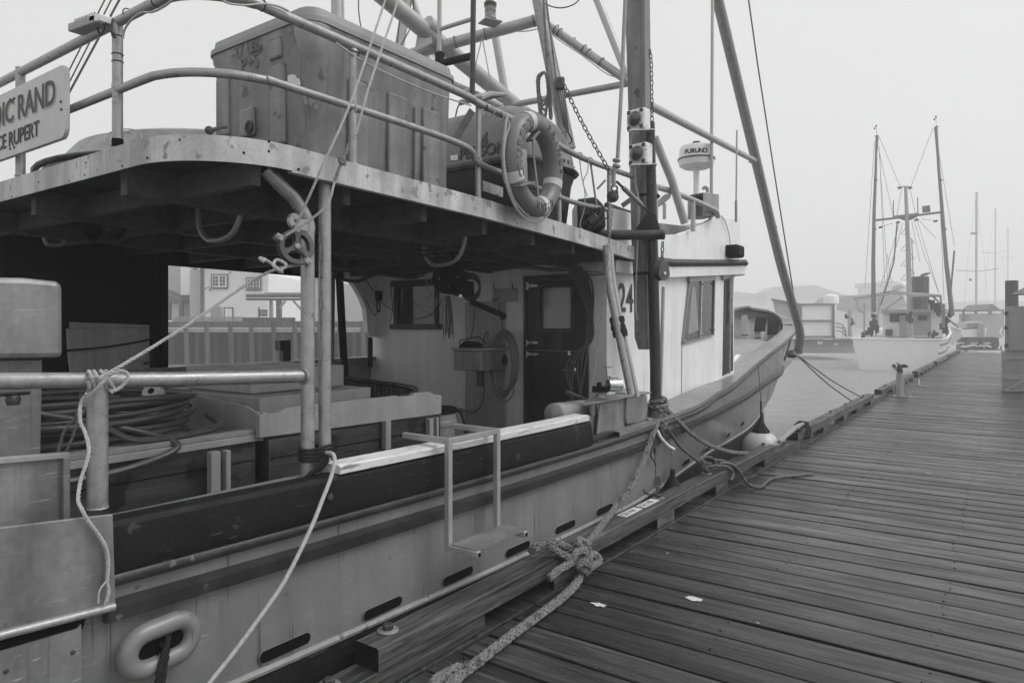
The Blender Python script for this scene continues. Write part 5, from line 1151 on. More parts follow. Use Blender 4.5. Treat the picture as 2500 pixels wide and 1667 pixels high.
m = MB(); m.tube(cr([PD(u, v, 8.0) for u, v in ((1727, 470), (1727, 462), (1722, 457), (1716, 462))], 5), .02, 8); m.build('hook_pipe', m_light, t)
# ================================================================== THINGS ABOARD
def rrect(x0, x1, y0, y1, r, z, n=5):
    out = []
    for cx2, cy2, g0 in ((x1 - r, y1 - r, 0), (x0 + r, y1 - r, 90), (x0 + r, y0 + r, 180), (x1 - r, y0 + r, 270)):
        for k in range(n + 1): g = R_(g0 + 90 * k / n); out.append(V(cx2 + r * math.cos(g), cy2 + r * math.sin(g), z))
    return out
# ---- insulated tote
TX0, TX1, TY0, TY1 = -3.45, -2.62, 2.08, 3.12
tote = thing('insulated_tote', 'huge scuffed insulated fish tote with a lid on the shelter roof', 'tote', ((TX0 + TX1) / 2, (TY0 + TY1) / 2, ZT))
m = MB(); rows = [rrect(TX0 + .03, TX1 - .03, TY0 + .03, TY1 - .03, .09, ZT - .01)]
for z, q in ((ZT + .03, .012), (ZT + .10, .012), (2.95, -.0), (2.98, -.01), (3.015, -.012)): rows.append(rrect(TX0 + q, TX1 - q, TY0 + q, TY1 - q, .09, z))
m.grid(rows, close=True); m.f.append(tuple(range(24))[::-1]); m.f.append(tuple(len(m.v) - 24 + i for i in range(24))); body = m.build('tote_body', m_tote, tote, smooth=30)
m = MB(); rows = []
for z, q, r_ in ((3.016, -.022, .1), (3.04, -.022, .1), (3.046, -.008, .09), (3.085, .0, .08), (3.095, .015, .07)): rows.append(rrect(TX0 + q, TX1 - q, TY0 + q, TY1 - q, r_, z))
m.grid(rows, close=True); m.f.append(tuple(range(24))[::-1]); m.f.append(tuple(len(m.v) - 24 + i for i in range(24))); lid = m.build('tote_lid', m_totel, tote, smooth=30)
m = MB()
for k in (-1, 0, 1):
    q = V(TX1 - .03 + (.0 if k else .01), TY0 + .03, 0) + V(.035 * k, .035 * k, 0); m.tube([V(q.x - .012, q.y + .012, 3.02), V(q.x - .02, q.y + .02, 3.085)], .016, 8)
m.build('corner_ribs', m_totel, lid, kind='stuff')
# pale moulded scoop at the near corner
m = MB(); q = V(TX1 - .022, TY0 + .022, 2.985)
m.lathe([(.0, -.19), (.03, -.17), (.062, -.09), (.082, -.02), (.085, .02)], q + V(-.035, .035, 0), UP, 24); m.build('corner_scoop', m_light, body)
def panel(face, u0, v0, u1, v1, kind=1, mat=None):
    """raised frame of a moulded panel on the tote"""
    f = (lambda u, v: PX(u, v, TX1 + .001)) if face == 'x' else (lambda u, v: PY(u, v, TY0 - .001))
    n = V(1, 0, 0) if face == 'x' else V(0, -1, 0); a, b = f(u0, v0), f(u1, v1)
    if face == 'x': y0, y1, z0, z1 = a.y, b.y, b.z, a.z; c = [V(TX1, y0, z0), V(TX1, y1, z0), V(TX1, y1, z1), V(TX1, y0, z1)]
    else: x0, x1, z0, z1 = a.x, b.x, b.z, a.z; c = [V(x0, TY0, z0), V(x1, TY0, z0), V(x1, TY0, z1), V(x0, TY0, z1)]
    m = MB(); m.prism([p + n * -.012 for p in c], n * .026); return m.build('moulded_panel', mat or m_tote, body, smooth=None, bev=.011)
panel('x', 850, 190, 896, 420); panel('x', 946, 224, 992, 470); panel('x', 1031, 262, 1072, 470); 
panel('x', 1010, 262, 1012, 450)
for q in ((531, 196, 560, 330), (661, 165, 697, 350), (588, 270, 622, 330)): panel('y', *q)
panel('y', 658, 77, 694, 94); panel('y', 659, 102, 690, 140)
m = MB(); p = PY(609, 311, TY0 - .013); m.lathe([(.0, .0), (.018, 0), (.02, -.004), (.032, -.004), (.034, .004), (.02, .006), (.017, -.003), (0, -.003)], p - V(0, .003, 0), (0, -1, 0), 20, cap=False); m.build('drain_plug', m_mastd, body)
m = MB(); m.prism([PY(u, v, TY0 - .002) for u, v in ((703, 186), (712, 182), (723, 184), (724, 192), (731, 192), (734, 205), (731, 216), (702, 208))], (0, -.002, 0)); m.build('torn_label', m_tag, body, smooth=None)
random.seed(31); m = MB()
for (u, v, s_) in ((745, 230, 20), (760, 245, 17), (775, 235, 14), (782, 250, 15), (748, 250, 12), (772, 262, 12)):
    pts = [PY(u + s_ * .5 * math.cos(g) * random.uniform(.5, 1.1), v + s_ * .8 * math.sin(g) * random.uniform(.5, 1.1), TY0 - .0015 - s_ * .00002) for g in [2 * math.pi * j / 13 for j in range(13)]]
    m.prism(pts, (0, -.0006, 0))
m.build('label_residue', m_strip, body, smooth=None, kind='stuff')
text('-27 LBS', .075, m_faint, body, PY(563, 146, TY0 - .0135), (1, 0, 0), UP, ext=.0006, sx=1.1)
text('P+S', .10, m_faint, body, PY(586, 178, TY0 - .0045), (1, 0, 0), UP, ext=.0006)
# ---- life raft canister
LX0, LX1, LY0, LY1 = -4.05, -2.74, 4.02, 4.80
raft = thing('life_raft_canister', 'big rounded life raft canister lettered 4 PERSONS behind the lifebuoy', 'life raft', (-3.4, 4.4, ZT))
m = MB(); rows = []
for z, q in ((2.30, .10), (2.36, .05), (2.68, .02), (2.76, .0)): rows.append(rrect(LX0 + q, LX1 - q, LY0 + q, LY1 - q, .14, z))
m.grid(rows, close=True); m.f.append(tuple(range(24))[::-1]); m.f.append(tuple(len(m.v) - 24 + i for i in range(24))); rb = m.build('lower_shell', m_raftd, raft, smooth=30)
m = MB(); rows = []
for z, q, r_ in ((2.80, .0, .14), (2.90, .008, .15), (3.03, .03, .17), (3.14, .08, .2), (3.21, .15, .2), (3.25, .26, .12)): rows.append(rrect(LX0 + q, LX1 - q, LY0 + q * .8, LY1 - q, r_, z))
m.grid(rows, close=True); m.f.append(tuple(range(24))[::-1]); m.f.append(tuple(len(m.v) - 24 + i for i in range(24))); ru = m.build('upper_shell', m_raft, raft, smooth=30)
m = MB()
for z, e in ((2.768, .012), (2.782, .02), (2.796, .012)): m.tube([p for p in rrect(LX0 - e, LX1 + e, LY0 - e, LY1 + e, .15, z)], .012, 8, closed=True)
m.build('rim_band', m_mastd, raft)
text('4', .16, m_text, ru, PY(1170, 362, LY0 + .004), (1, 0, 0), V(0, .12, 1), ext=.002, bold=.004)
text('PERSONS', .12, m_text, ru, PY(1120, 391, LY0 - .004), (1, 0, 0), V(0, .06, 1), ext=.002, bold=.003)
m = MB(); m.prism([PY(u, v, LY0 - .003) for u, v in ((1100, 380), (1118, 378), (1118, 391), (1100, 392))], (0, -.001, 0)); m.build('small_sticker', m_tag, ru, smooth=None)
for uv in (((1362, 368), (1394, 380), (1393, 416), (1362, 404)),):
    m = MB(); m.prism([PX(u, v, LX1 + .004) for u, v in uv], (.002, 0, 0)); m.build('instruction_panel', m_light, ru, smooth=None)
m = MB()
for k in range(3): m.obox(PX(1368 + 10 * k, 389 + 3.5 * k, LX1 + .008), V(0, 1, 0), V(1, 0, 0), UP, .012, .002, .012)
m.build('pictograms', m_text, ru, smooth=None, kind='stuff')
m = MB(); m.ring(PX(1400, 412, LX1 + .006), (1, 0, 0), .022, .003, 24, 6); m.build('round_emblem', m_bright, ru)
m = MB(); m.tube(cr([PX(u, v, LX1 - .06) for u, v in ((1373, 326), (1384, 320), (1396, 345), (1386, 354))], 4), .006, 6); m.build('grab_handle', m_steel, ru)
m = MB(); m.prism([PX(u, v, LX1 + .006) for u, v in ((1175, 232), (1200, 222), (1238, 226), (1240, 234), (1200, 236), (1178, 246))], (-.2, 0, 0)); m.build('strap_flap', m_light, ru, smooth=None, bev=.01)
# ---- lifebuoy
RC = PX(1302, 403, -2.42); t = thing('lifebuoy', 'grey lettered lifebuoy ring tied outside the top rails', 'lifebuoy', RC - UP * .33)
Rr, rr = .262, .062
m = MB(); m.ring(RC, (1, .06, 0), Rr, rr, 56, 18); m.build('ring', m_ring, t, smooth=60)
nx_ = V(1, .06, 0).normalized(); ay = V(-.06, 1, 0).normalized()
def rp(g, R, off=0): return RC + ay * (R * math.cos(g)) + UP * (R * math.sin(g)) + nx_ * off
for k, gd in enumerate((108, -18, 205, -72)):
    m = MB(); rows = []
    for j in range(5):
        g = R_(gd - 6 + 3 * j); d = ay * math.cos(g) + UP * math.sin(g); rows.append([RC + d * (Rr + (rr + .0025) * math.cos(h)) + nx_ * ((rr + .0025) * math.sin(h)) for h in [2 * math.pi * q / 20 for q in range(20)]])
    m.grid(rows, close=True); m.build('tape_band', m_ringband, t, smooth=60)
def ringtext(s, g0, g1, inward=False, size=.075, mat=m_text):
    for k, ch in enumerate(s):
        g = R_(g0 + (g1 - g0) * k / max(1, len(s) - 1)); d = ay * math.cos(g) + UP * math.sin(g); tg = UP * math.cos(g) - ay * math.sin(g)
        text(ch, size, mat, t, RC + d * (Rr - size * .32) + nx_ * (rr + .0008) - (-tg) * 0, -tg, d, ext=.0008, align='CENTER', bold=.002, sx=1.1)
ringtext('RUPERT', 192, 122, mat=m_faint); ringtext('PRINCE', 68, 0, size=.06); ringtext('DNAR', -62, -100, size=.062)
ringtext('C', 203, 203, size=.07)
m = MB(); P = []
for j in range(60):
    g = R_(150 + j * 4); sag = .035 * abs(math.sin(R_(j * 4 * 1.0))); P.append(rp(g, Rr + rr + .004 + sag, 0))
m.rope(P[:46], .0085); m.build('grab_line', m_rope, t)
m = MB(); m.rope(cr([rp(R_(150), Rr + rr + .005), rp(R_(150), Rr + rr + .03) + UP * .05, rp(R_(160), Rr + rr + .03), rp(R_(190), Rr + rr + .022), rp(R_(225), Rr + rr + .02), rp(R_(255), Rr + rr + .01), rp(R_(262), Rr + rr + .03) + UP * .04], 8), .009); m.build('grab_line', m_rope, t)
m = MB(); q = rp(R_(220), Rr, rr); m.bar(q + V(0, -.08, -.02), q + V(0, .08, .03), .012, .05, up=V(1, 0, 0)); m.build('rubber_strap', m_ring, t, bev=.004); m = MB(); q = rp(R_(100), Rr - rr - .01, .01); m.bar(q + V(0, -.03, -.05), q + V(0, .06, .03), .02, .05, up=V(1, 0, 0)); m.build('rubber_strap', m_ring, t, bev=.004)
m = MB(); m.rope([rp(R_(95), Rr - rr), RC + V(-.04, .06, .1), RC + V(-.03, .09, -.1), RC + V(-.03, .11, -.2)], .006); m.build('tie_cord', m_rope, t)
# ---- dinghy behind the name board
dg = thing('upturned_dinghy', 'grey dinghy hull lying upside down on the roof behind the name board', 'dinghy', (-4.7, 2.7, ZT))
c = V(-4.62, 3.0, 0); m = MB(); rows = []
for z, a, b in ((2.42, 1.12, 1.22), (2.50, 1.15, 1.25), (2.58, 1.12, 1.2), (2.66, 1.04, 1.1), (2.76, .98, 1.02), (2.79, .9, .94), (2.795, .3, .3)): rows.append([c + V(a * math.cos(g), b * math.sin(g), z) for g in [2 * math.pi * k / 48 for k in range(48)]])
m.grid(rows[2:], close=True); db = m.build('dinghy_hull', m_sheet, dg, smooth=30)
m = MB(); m.grid(rows[:3], close=True); m.tube([c + V(1.14 * math.cos(g), 1.24 * math.sin(g), 2.57) for g in [2 * math.pi * k / 48 for k in range(48)]], .02, 8, closed=True); m.build('gunwale_band', m_mastd, dg, smooth=30)
m = MB(); q = PD(300, 337, 3.9); m.ring(q, (VF * -1 + UP * .6), .045, .004, 24, 6, sx=1.5); m.ring(q, (VF * -1 + UP * .6), .07, .003, 24, 6, sx=1.5); m.build('hull_emblem', m_alu, db)
# ---- gillnet pulley wheel
wc = PX(722, 603, -2.47); wa = V(1, -.28, .08).normalized()
t = thing('rope_sheave', 'spoked pulley wheel with three openings hanging beside the double post', 'pulley', wc)
wu = wa.cross(UP).normalized(); wv = wu.cross(wa)
if wv.z < 0: wv = -wv
def wp(r, g, o=0): return wc + wu * (r * math.cos(g)) + wv * (r * math.sin(g)) + wa * o
Rw = .0755
m = MB(); n = 48
for o0, o1 in ((.012, .019), (-.019, -.012)):
    outer0 = [wp(Rw, 2 * math.pi * k / n, o0) for k in range(n)]; inner0 = [wp(Rw * .74, 2 * math.pi * k / n, o0) for k in range(n)]; outer1 = [p + wa * (o1 - o0) for p in outer0]; inner1 = [p + wa * (o1 - o0) for p in inner0]
    m.grid([outer0, outer1, inner1, inner0, outer0], close=True)
    for k in range(3):
        g = R_(95 + 120 * k)
        pts = [wp(Rw * .20, g - .9, o0), wp(Rw * .45, g - .22, o0), wp(Rw * .78, g - .26, o0), wp(Rw * .78, g + .26, o0), wp(Rw * .45, g + .22, o0), wp(Rw * .20, g + .9, o0)]; m.prism(pts, wa * (o1 - o0))
    m.lathe([(0, o0), (Rw * .24, o0), (Rw * .24, o1), (0, o1)], wc, wa, 20, cap=False)
m.build('cheek_plates', m_mast, t, smooth=30)
m = MB(); m.lathe([(Rw * .78, -.012), (Rw * .96, -.011), (Rw * .88, 0), (Rw * .96, .011), (Rw * .78, .012), (Rw * .78, -.012)], wc, wa, 40, cap=False); m.build('sheave_groove', m_mastd, t)
m = MB(); m.lathe([(0, .019), (.012, .019), (.012, .025), (.006, .026), (0, .026)], wc, wa, 18, cap=False); m.build('axle', m_alud, t)
for g, rr2 in ((R_(92), 1.1), (R_(25), 1.16), (R_(232), 1.12)):
    m = MB(); q = wp(Rw * rr2, g, -.02); m.obox(wp(Rw * (rr2 - .08), g, 0), wa, wu * math.cos(g) + wv * math.sin(g), (wu * -math.sin(g) + wv * math.cos(g)), .02, .016, .012); m.lathe([(0, 0), (.006, 0), (.006, .006), (0, .007)], wp(Rw * rr2, g, .02), wa, 10, cap=False)
    m.build('side_bolt', m_alud, t, bev=.003)
# ---- ropes at the wheel
def ropething(name, pts, r, mat, lab, strands=3, n=8, braid=False, per=7, group=None):
    m = MB(); P = cr(pts, n) if len(pts) > 2 else [Vector(p) for p in pts]
    (m.braid(P, r) if braid else m.rope(P, r, strands=strands, per=per)); return solo(m.build(name, mat, None), lab, 'rope', group)
top1 = PD(945, -12, 3.6); top2 = PD(976, -12, 3.6)
ropething('hoist_line', [PD(1000, -180, 3.8), top1, PX(860, 240, -2.38), PX(790, 400, -2.36), wp(Rw + .002, R_(88), -.0)], .0062, m_rope, 'left of two pale hoist lines running down to the spoked pulley wheel')
ropething('hoist_line', [PD(1022, -180, 3.8), top2, PX(905, 200, -2.36), PX(868, 330, -2.34)], .0062, m_rope, 'right of two pale hoist lines, upper part above the dark splice')
ropething('splice', [PX(853, 348, -2.34), PX(846, 370, -2.34), PX(836, 392, -2.34), PX(826, 418, -2.34), PX(818, 442, -2.34)], .0085, m_roped, 'dark spliced section knotted into the right hoist line')
ropething('hoist_line', [PX(818, 442, -2.34), PX(790, 510, -2.36), wp(Rw + .0, R_(18), .0)], .0062, m_rope, 'right of two pale hoist lines, lower part down to the pulley wheel')
m = MB()
for k in range(3): m.ring(PX(835, 390 + k * 4, -2.34), V(.2 * k, .3, 1), .013, .007, 14, 8)
solo(m.build('knot', m_roped, None), 'lump of knotted dark rope just below the tote corner', 'knot')
tie = PD(232, 915, 2.46); wl = wp(Rw * 1.1, R_(232), 0)
ropething('striped_line', [wl, PD(640, 672, 2.98), PD(440, 805, 2.72), PD(262, 912, 2.48), tie], .0072, m_rope, 'taut pale rope stretched from the pulley wheel down to the pipe rail')
m = MB(); c = PX(680, 652, -2.44)
m.rope(cr([c + V(0, .0, -.02), c + V(.01, .03, .01), c + V(-.01, 0, .03), c + V(.01, -.03, .0), c + V(0, .02, -.02), c + V(0, -.05, .02), c + V(0, -.09, .03), c + V(.01, -.075, .015)], 8), .0075)
solo(m.build('knot', m_rope, None), 'pale rope knot with a loose tail left of the pulley wheel', 'knot')
# hitches on the pipe and hanging tails
pc = PD(238, 930, 2.505); m = MB(); axp = (PD(400, 926, 2.66) - PD(0, 930, 2.36)).normalized()
def wrap(m, c, ax, R, turns, r, lean=.0, g0=0, st=.016, n=14):
    ax = ax.normalized(); a = ax.cross(UP).normalized(); b = ax.cross(a); P = []
    for k in range(int(turns * n) + 1): g = g0 + 2 * math.pi * k / n; P.append(c + a * (R * math.cos(g)) + b * (R * math.sin(g)) + ax * (st * k / n + lean * math.sin(g)))
    m.rope(P, r); return P
wrap(m, pc - axp * .032, axp, .036, 2.2, .0072, .008); wrap(m, pc + axp * .02, axp, .037, 1.6, .0072, .02, 1)
m.rope(cr([PD(245, 925, 2.44), PD(290, 906, 2.45), PD(309, 910, 2.47), PD(311, 925, 2.47), PD(295, 945, 2.46), PD(270, 957, 2.44)], 8), .0072); m.rope(cr([PD(275, 905, 2.45), PD(240, 945, 2.43), PD(215, 970, 2.44), PD(205, 990, 2.46)], 8), .0072)
solo(m.build('rope_hitch', m_rope, None), 'pale rope wrapped and hitched round the pipe rail above its post', 'rope')
ropething('rope_tail', [PD(212, 960, 2.44), PD(197, 985, 2.44), PD(196, 1028, 2.42), PD(207, 1053, 2.41), PD(217, 1095, 2.38), PD(210, 1132, 2.36), PD(197, 1172, 2.34), PD(191, 1217, 2.30), PX(199, 1241, -2.43), PX(216, 1272, -2.425), PX(240, 1305, -2.425), PX(259, 1338, -2.425), PX(264, 1378, -2.425), PX(261, 1418, -2.425)], .0068, m_rope, 'pale rope tail hanging down over the metal side plate')
m = MB()
for (u, v) in ((240, 1472), (262, 1470), (255, 1475)): m.rope(cr([PX(261, 1416, -2.425), PX((261 + u) / 2 + (6 if u > 250 else -8), 1442, -2.42), PX(u, v, -2.42)], 6), .0035)
solo(m.build('frayed_end', m_rope, None), 'frayed strands at the end of the rope tail on the side plate', 'rope')
ropething('loop_line', [PD(205, 975, 2.5), PD(186, 1015, 2.52), PD(158, 1050, 2.55), PD(148, 1080, 2.56), PD(142, 1102, 2.56)], .006, m_roped, 'left of two dark rope legs running down behind the rail post')
ropething('loop_line', [PD(215, 985, 2.5), PD(190, 1030, 2.5), PD(178, 1065, 2.52), PD(162, 1102, 2.54)], .006, m_roped, 'right of two dark rope legs running down behind the rail post')
ropething('drop_cord', [PX(198, 955, -2.75), PX(197, 1000, -2.75), PX(196, 1020, -2.76)], .006, m_roped, 'short dark rope end hanging below the pipe rail')
# dark lashings round the double post
m = MB(); c = V(-2.55, hy + .044, .0)
for k in range(4):
    z = PX(765, 1098 + 9 * k, -2.5).z; P = [c + V(.042 * math.cos(g), .088 * math.sin(g), z + .004 * math.sin(g * 2)) for g in [2 * math.pi * j / 26 for j in range(27)]]; m.rope(P, .0075)
for k in range(7): m.rope(cr([PX(797 - k * 2, 1103 + k * 3, -2.49), PX(800 - k * 5, 1125 + k * 3, -2.485), PX(785 - k * 5, 1145 + k * 2, -2.49), PX(758 - k * 2, 1158 + k, -2.5)], 5), .0075)
solo(m.build('dark_lashing', m_ropeb, None), 'black rope lashed round the foot of the double post', 'rope')
P = [PX(797, 1105, -2.49), PX(812, 1108, -2.44), PX(817, 1125, -2.41), PX(808, 1165, -2.39), PX(786, 1222, -2.36), PX(765, 1275, -2.34), PX(730, 1350, -2.325), PX(690, 1425, -2.32), PX(640, 1498, -2.32), PX(580, 1580, -2.33), PX(515, 1662, -2.34), PX(495, 1690, -2.34)]
m = MB(); m.tube(cr(P, 8), .0088, 12); solo(m.build('white_line', m_rope, None), 'thick pale smooth line curving from the double post down across the hull', 'rope')
m = MB(); m.rope(cr([PX(403, 1528, -2.44), PX(410, 1560, -2.40), PX(398, 1600, -2.39), PX(388, 1640, -2.38), PX(380, 1700, -2.38)], 6), .011); m.rope(cr([PX(372, 1560, -2.46), PX(400, 1575, -2.41), PX(408, 1590, -2.40), PX(402, 1630, -2.38), PX(392, 1700, -2.37)], 6), .011)
m.rope(cr([PX(355, 1590, -2.47), PX(385, 1600, -2.42), PX(395, 1640, -2.38), PX(385, 1700, -2.37)], 6), .009)
solo(m.build('dark_mooring_line', m_ropeb, None), 'dark doubled rope hanging out of the oblong fairlead', 'rope')
# ---- boarding step
t = thing('boarding_step', 'square tube boarding step hooked over the bulwark', 'step', PX(1150, 1330, -2.33))
SXx = -2.325; y1s, y2s = PX(1095, 1200, SXx).y, PX(1213, 1170, SXx).y; zt_s, zb_s = 1.025, .468
def sq(a, b, name='frame_tube', w=.031): m = MB(); m.bar(a, b, w, w, up=V(0, 1, 0) if abs((Vector(b) - Vector(a)).z) > .1 else UP); return m.build(name, m_spar, t, smooth=None, bev=.004)
for y in (y1s, y2s):
    sq(V(SXx, y, zb_s - .015), V(SXx, y, zt_s + .002)); sq(V(SXx - .016, y, zt_s - .014), V(-2.64, y, zt_s - .012)); sq(V(SXx + .016, y, zb_s), V(SXx + .20, y, zb_s), 'step_arm')
    m = MB(); m.bar(V(SXx + .2002, y, zb_s), V(SXx + .2012, y, zb_s), .022, .022); m.build('tube_opening', m_blk, t, smooth=None)
sq(V(SXx, y1s + .016, zt_s - .014), V(SXx, y2s - .016, zt_s - .014))
m = MB(); m.box(SXx + .02, SXx + .185, y1s - .005, y2s + .02, zb_s + .0165, zb_s + .0215); m.build('tread', m_sheet, t, smooth=None)
# ---- hauler control station by the bulwark
t = thing('gurdy_station', 'pale metal hauler station with hood and handles on the bulwark', 'winch station', PX(1480, 1070, -2.55))
m = MB(); a, b = PX(1325, 1015, -2.68), PX(1440, 1000, -2.68); L_ = (b - a).length
P = [PX(1352, 1012, -2.72), PX(1436, 1000, -2.72)]
m.tube(P, .085, 22); m.lathe([(.0, -.03), (.05, -.02), (.085, 0)], P[0], (P[1] - P[0]), 22, cap=False); m.build('drum_hood', m_light, t)
m = MB(); m.tube([PX(1448, 985, -2.55), PX(1448, 1080, -2.55)], .030, 16); m.build('post', m_alu, t)
m = MB(); m.prism([PX(u, v, -2.48) for u, v in ((1466, 984), (1530, 968), (1523, 1062), (1456, 1077))], (-.012, 0, 0)); m.build('side_plate', m_sheet, t, smooth=None, bev=.003)
m = MB(); m.prism([PX(u, v, -2.46) for u, v in ((1532, 968), (1580, 964), (1582, 1000), (1578, 1024), (1562, 1031), (1532, 1036), (1529, 1020))], (-.03, 0, 0)); m.build('end_plate', m_sheet, t, smooth=None, bev=.008)
zt = PX(1500, 974, -2.5).z
m = MB(); m.prism([V(-2.46, PX(1416, 980, -2.5).y, zt), V(-2.45, PX(1475, 980, -2.5).y, zt), V(-2.45, PX(1583, 964, -2.48).y, zt), V(-2.66, PX(1583, 964, -2.5).y, zt), V(-2.62, PX(1430, 980, -2.62).y, zt)], (0, 0, .012)); m.build('top_plate', m_sheet, t, smooth=None, bev=.004)
m = MB(); m.lathe([(.05, 0), (.05, .02), (.03, .035), (.03, .05)], PX(1465, 975, -2.62), UP, 14); m.bar(PX(1515, 965, -2.6), PX(1535, 955, -2.6), .1, .05); m.build('top_fittings', m_light, t, bev=.006)
q = PD(1500, 940, 5.55); dvec = (VR + VF * .3).normalized()
m = MB(); m.tube([q - dvec * .055, q + dvec * .055], .052, 20); m.build('polished_cylinder', m_bright, t)
m = MB(); m.tube([PX(1484, 935, -2.75), PX(1481, 897, -2.75)], .005, 6); m.tube([PX(1478, 895, -2.75), PX(1494, 894, -2.75)], .012, 10); m.tube([PX(1519, 948, -2.72), PX(1504, 922, -2.72)], .006, 6); m.tube([PX(1488, 921, -2.72), PX(1506, 920, -2.72)], .012, 10); m.build('valve_handles', m_bright, t)
m = MB(); m.obox(PD(1465, 950, 5.5), VR, VF, UP, .06, .04, .022); m.lathe([(.02, 0), (.02, .03), (.01, .04)], PD(1463, 945, 5.45), UP, 10); m.build('valve_block', m_matte, t)
m = MB(); m.tube([PX(1440, 977, -2.62), PX(1400, 963, -2.66), PX(1380, 955, -2.68)], lambda f: .006 + .008 * (f > .4), 8); m.build('lever', m_mastd, t)
m = MB()
for k in range(26): random.seed(k); m.lathe([(0, -.008), (.012, 0), (0, .008)], PX(1458 + k * 2.6, 1078 - k * .6, -2.455) + V(random.uniform(0, .01), 0, random.uniform(-.006, .006)), n=6, cap=False)
m.build('weld_beads', m_bright, t, kind='stuff')
m = MB(); p = V(-2.49, 5.02, .8); m.box(-2.60, -2.44, 4.33, 5.6, .765, .80); m.build('base_step', m_rub, t, smooth=None, bev=.004)
# ---- bucket
c = PX(1063, 1040, -3.55); c.z = .69; t = thing('plastic_bucket', 'pale plastic bucket with dark lid rim standing behind the fish bin', 'bucket', V(c.x, c.y, .5))
m = MB(); m.lathe([(.13, -.34), (.155, .16), (.163, .16), (.163, .19), (.155, .2), (.155, .25)], c, UP, 28); m.build('pail', m_light, t)
m = MB(); m.lathe([(.158, .25), (.165, .252), (.165, .285), (.15, .29), (.0, .285)], c, UP, 28, cap=False); m.build('lid_rim', m_matte, t)
m = MB(); m.tube(cr([c + V(.1, -.12, .2), c + V(.13, -.12, .05), c + V(.05, -.16, -.02), c + V(-.05, -.15, .05)], 6), .003, 6); m.build('bail', m_steel, t)
text('LUB', .05, m_text, t, c + V(.075, -.125, .03), V(.85, .52, 0), UP, ext=.001)
# black hoses near bucket
m = MB(); m.tube(cr([PY(u, v, 4.9) for u, v in ((1110, 1000), (1125, 1005), (1135, 1030), (1138, 1060))], 6), .02, 8); solo(m.build('black_hose', m_hose, None), 'short black hose curving down beside the bucket', 'hose')
# ---- hose pile on the aft hatch
m = MB(); random.seed(17)
loops = []
for k in range(9):
    cx2, cy2 = -3.75 + random.uniform(-.04, .04), 1.55 + random.uniform(-.05, .04); a, b = .40 + random.uniform(-.06, .05), .52 + random.uniform(-.06, .04); z = 1.05 + .023 * k; r_ = .017 if k % 3 else .013
    P = [V(cx2 + a * math.cos(g), cy2 + b * math.sin(g), z + .012 * math.sin(2 * g + k) ) for g in [2 * math.pi * j / 40 for j in range(40)]]; m.tube(P, r_, 8, closed=True)
m.tube(cr([V(-3.35, 1.2, 1.24), V(-3.3, 1.6, 1.12), V(-3.16, 1.75, 1.04), V(-3.14, 1.55, .98), V(-3.14, 1.3, .96), V(-3.16, 1.05, .97)], 8), .016, 8)
m.tube(cr([V(-3.9, 1.1, 1.24), V(-3.5, 1.25, 1.2), V(-3.3, 1.45, 1.16), V(-3.2, 1.6, 1.08), V(-3.25, 2.0, 1.09), V(-3.5, 2.1, 1.12)], 8), .016, 8)
solo(m.build('hose_pile', m_hose, None), 'pile of dark hose coiled on the aft hatch', 'hose')
c = PX(375, 962, -3.5); t = thing('net_float', 'pale round plastic float lying at the end of the hose pile', 'float', c)
m = MB(); m.lathe([(.014, -.035), (.04, -.035), (.052, -.015), (.052, .015), (.04, .035), (.014, .035)], c, V(.5, -.6, .5), 26); m.build('float_body', m_light, t)
m = MB(); m.lathe([(.012, .03), (.016, .037), (0, .037)], c, V(.5, -.6, .5), 12, cap=False); m.build('float_hole', m_blk, t)
m = MB()
for k in range(6): m.bar(PX(300 + k * 9, 965, -3.6), PX(304 + k * 9, 985, -3.5), .03, .02)
solo(m.build('cork_line_floats', m_rub, None), 'short row of dark cork floats behind the hose pile', 'float')
m = MB(); rows = []
for i in range(16): rows.append([V(-4.2 + i * .06, 1.95 - .0 + j * .0 - j * .05 + .0, 1.035 + .05 * math.exp(-((i - 8) ** 2) / 20)) for j in range(6)])
m.grid(rows); solo(m.build('folded_net', m_hosel, None), 'folded grey net lying at the front edge of the aft hatch', 'net')

# ================================================================== FENDERS AND MOORING LINES
c = PX(1858, 1090, -2.56); c.z = .02
t = thing('ball_fender', 'white ball fender with dark cone top hanging between bow and dock', 'fender', c)
m = MB(); R0 = .245; m.lathe([(R0 * math.sin(a), -R0 * math.cos(a)) for a in [math.pi * k / 16 * .86 for k in range(17)]], c, UP, 32); m.build('ball', m_rubber, t, smooth=60)
zc = R0 * -math.cos(math.pi * .86)
m = MB(); m.lathe([(R0 * .56, zc - .05), (R0 * .44, zc + .0), (R0 * .25, zc + .06), (.02, zc + .16), (.012, zc + .2)], c, UP, 28)
for k in range(8):
    g = k * math.pi / 4; m.tube([c + V(R0 * .44 * math.cos(g), R0 * .44 * math.sin(g), zc + .005), c + V(R0 * .22 * math.cos(g), R0 * .22 * math.sin(g), zc + .075), c + UP * (zc + .18)], .012, 6)
m.build('cone_top', m_dark, t); 
m = MB(); m.tube([c + UP * (zc + .19), c + UP * (zc + .4)], .014, 6); m.tube([c + UP * (zc + .38), PX(1851, 884, -2.92)], .006, 6); m.build('lanyard', m_wire, t)
c = PX(1642, 1178, -2.40); t = thing('buoy_fender', 'dark pointed fender squeezed between the hull and the bull rail', 'fender', c - UP * .3)
m = MB(); m.lathe([(.11, -.42), (.12, -.25), (.10, -.1), (.06, .0), (.025, .06), (.018, .12)], c, UP, 22); m.build('fender_body', m_dark, t)
m = MB(); m.chain(cr([c + UP * .12, PX(1640, 1110, -2.42), PX(1633, 1080, -2.43), PX(1622, 1030, -2.44)], 5), .04, .007, .022); m.build('chain_links', m_roped, t, kind='stuff')
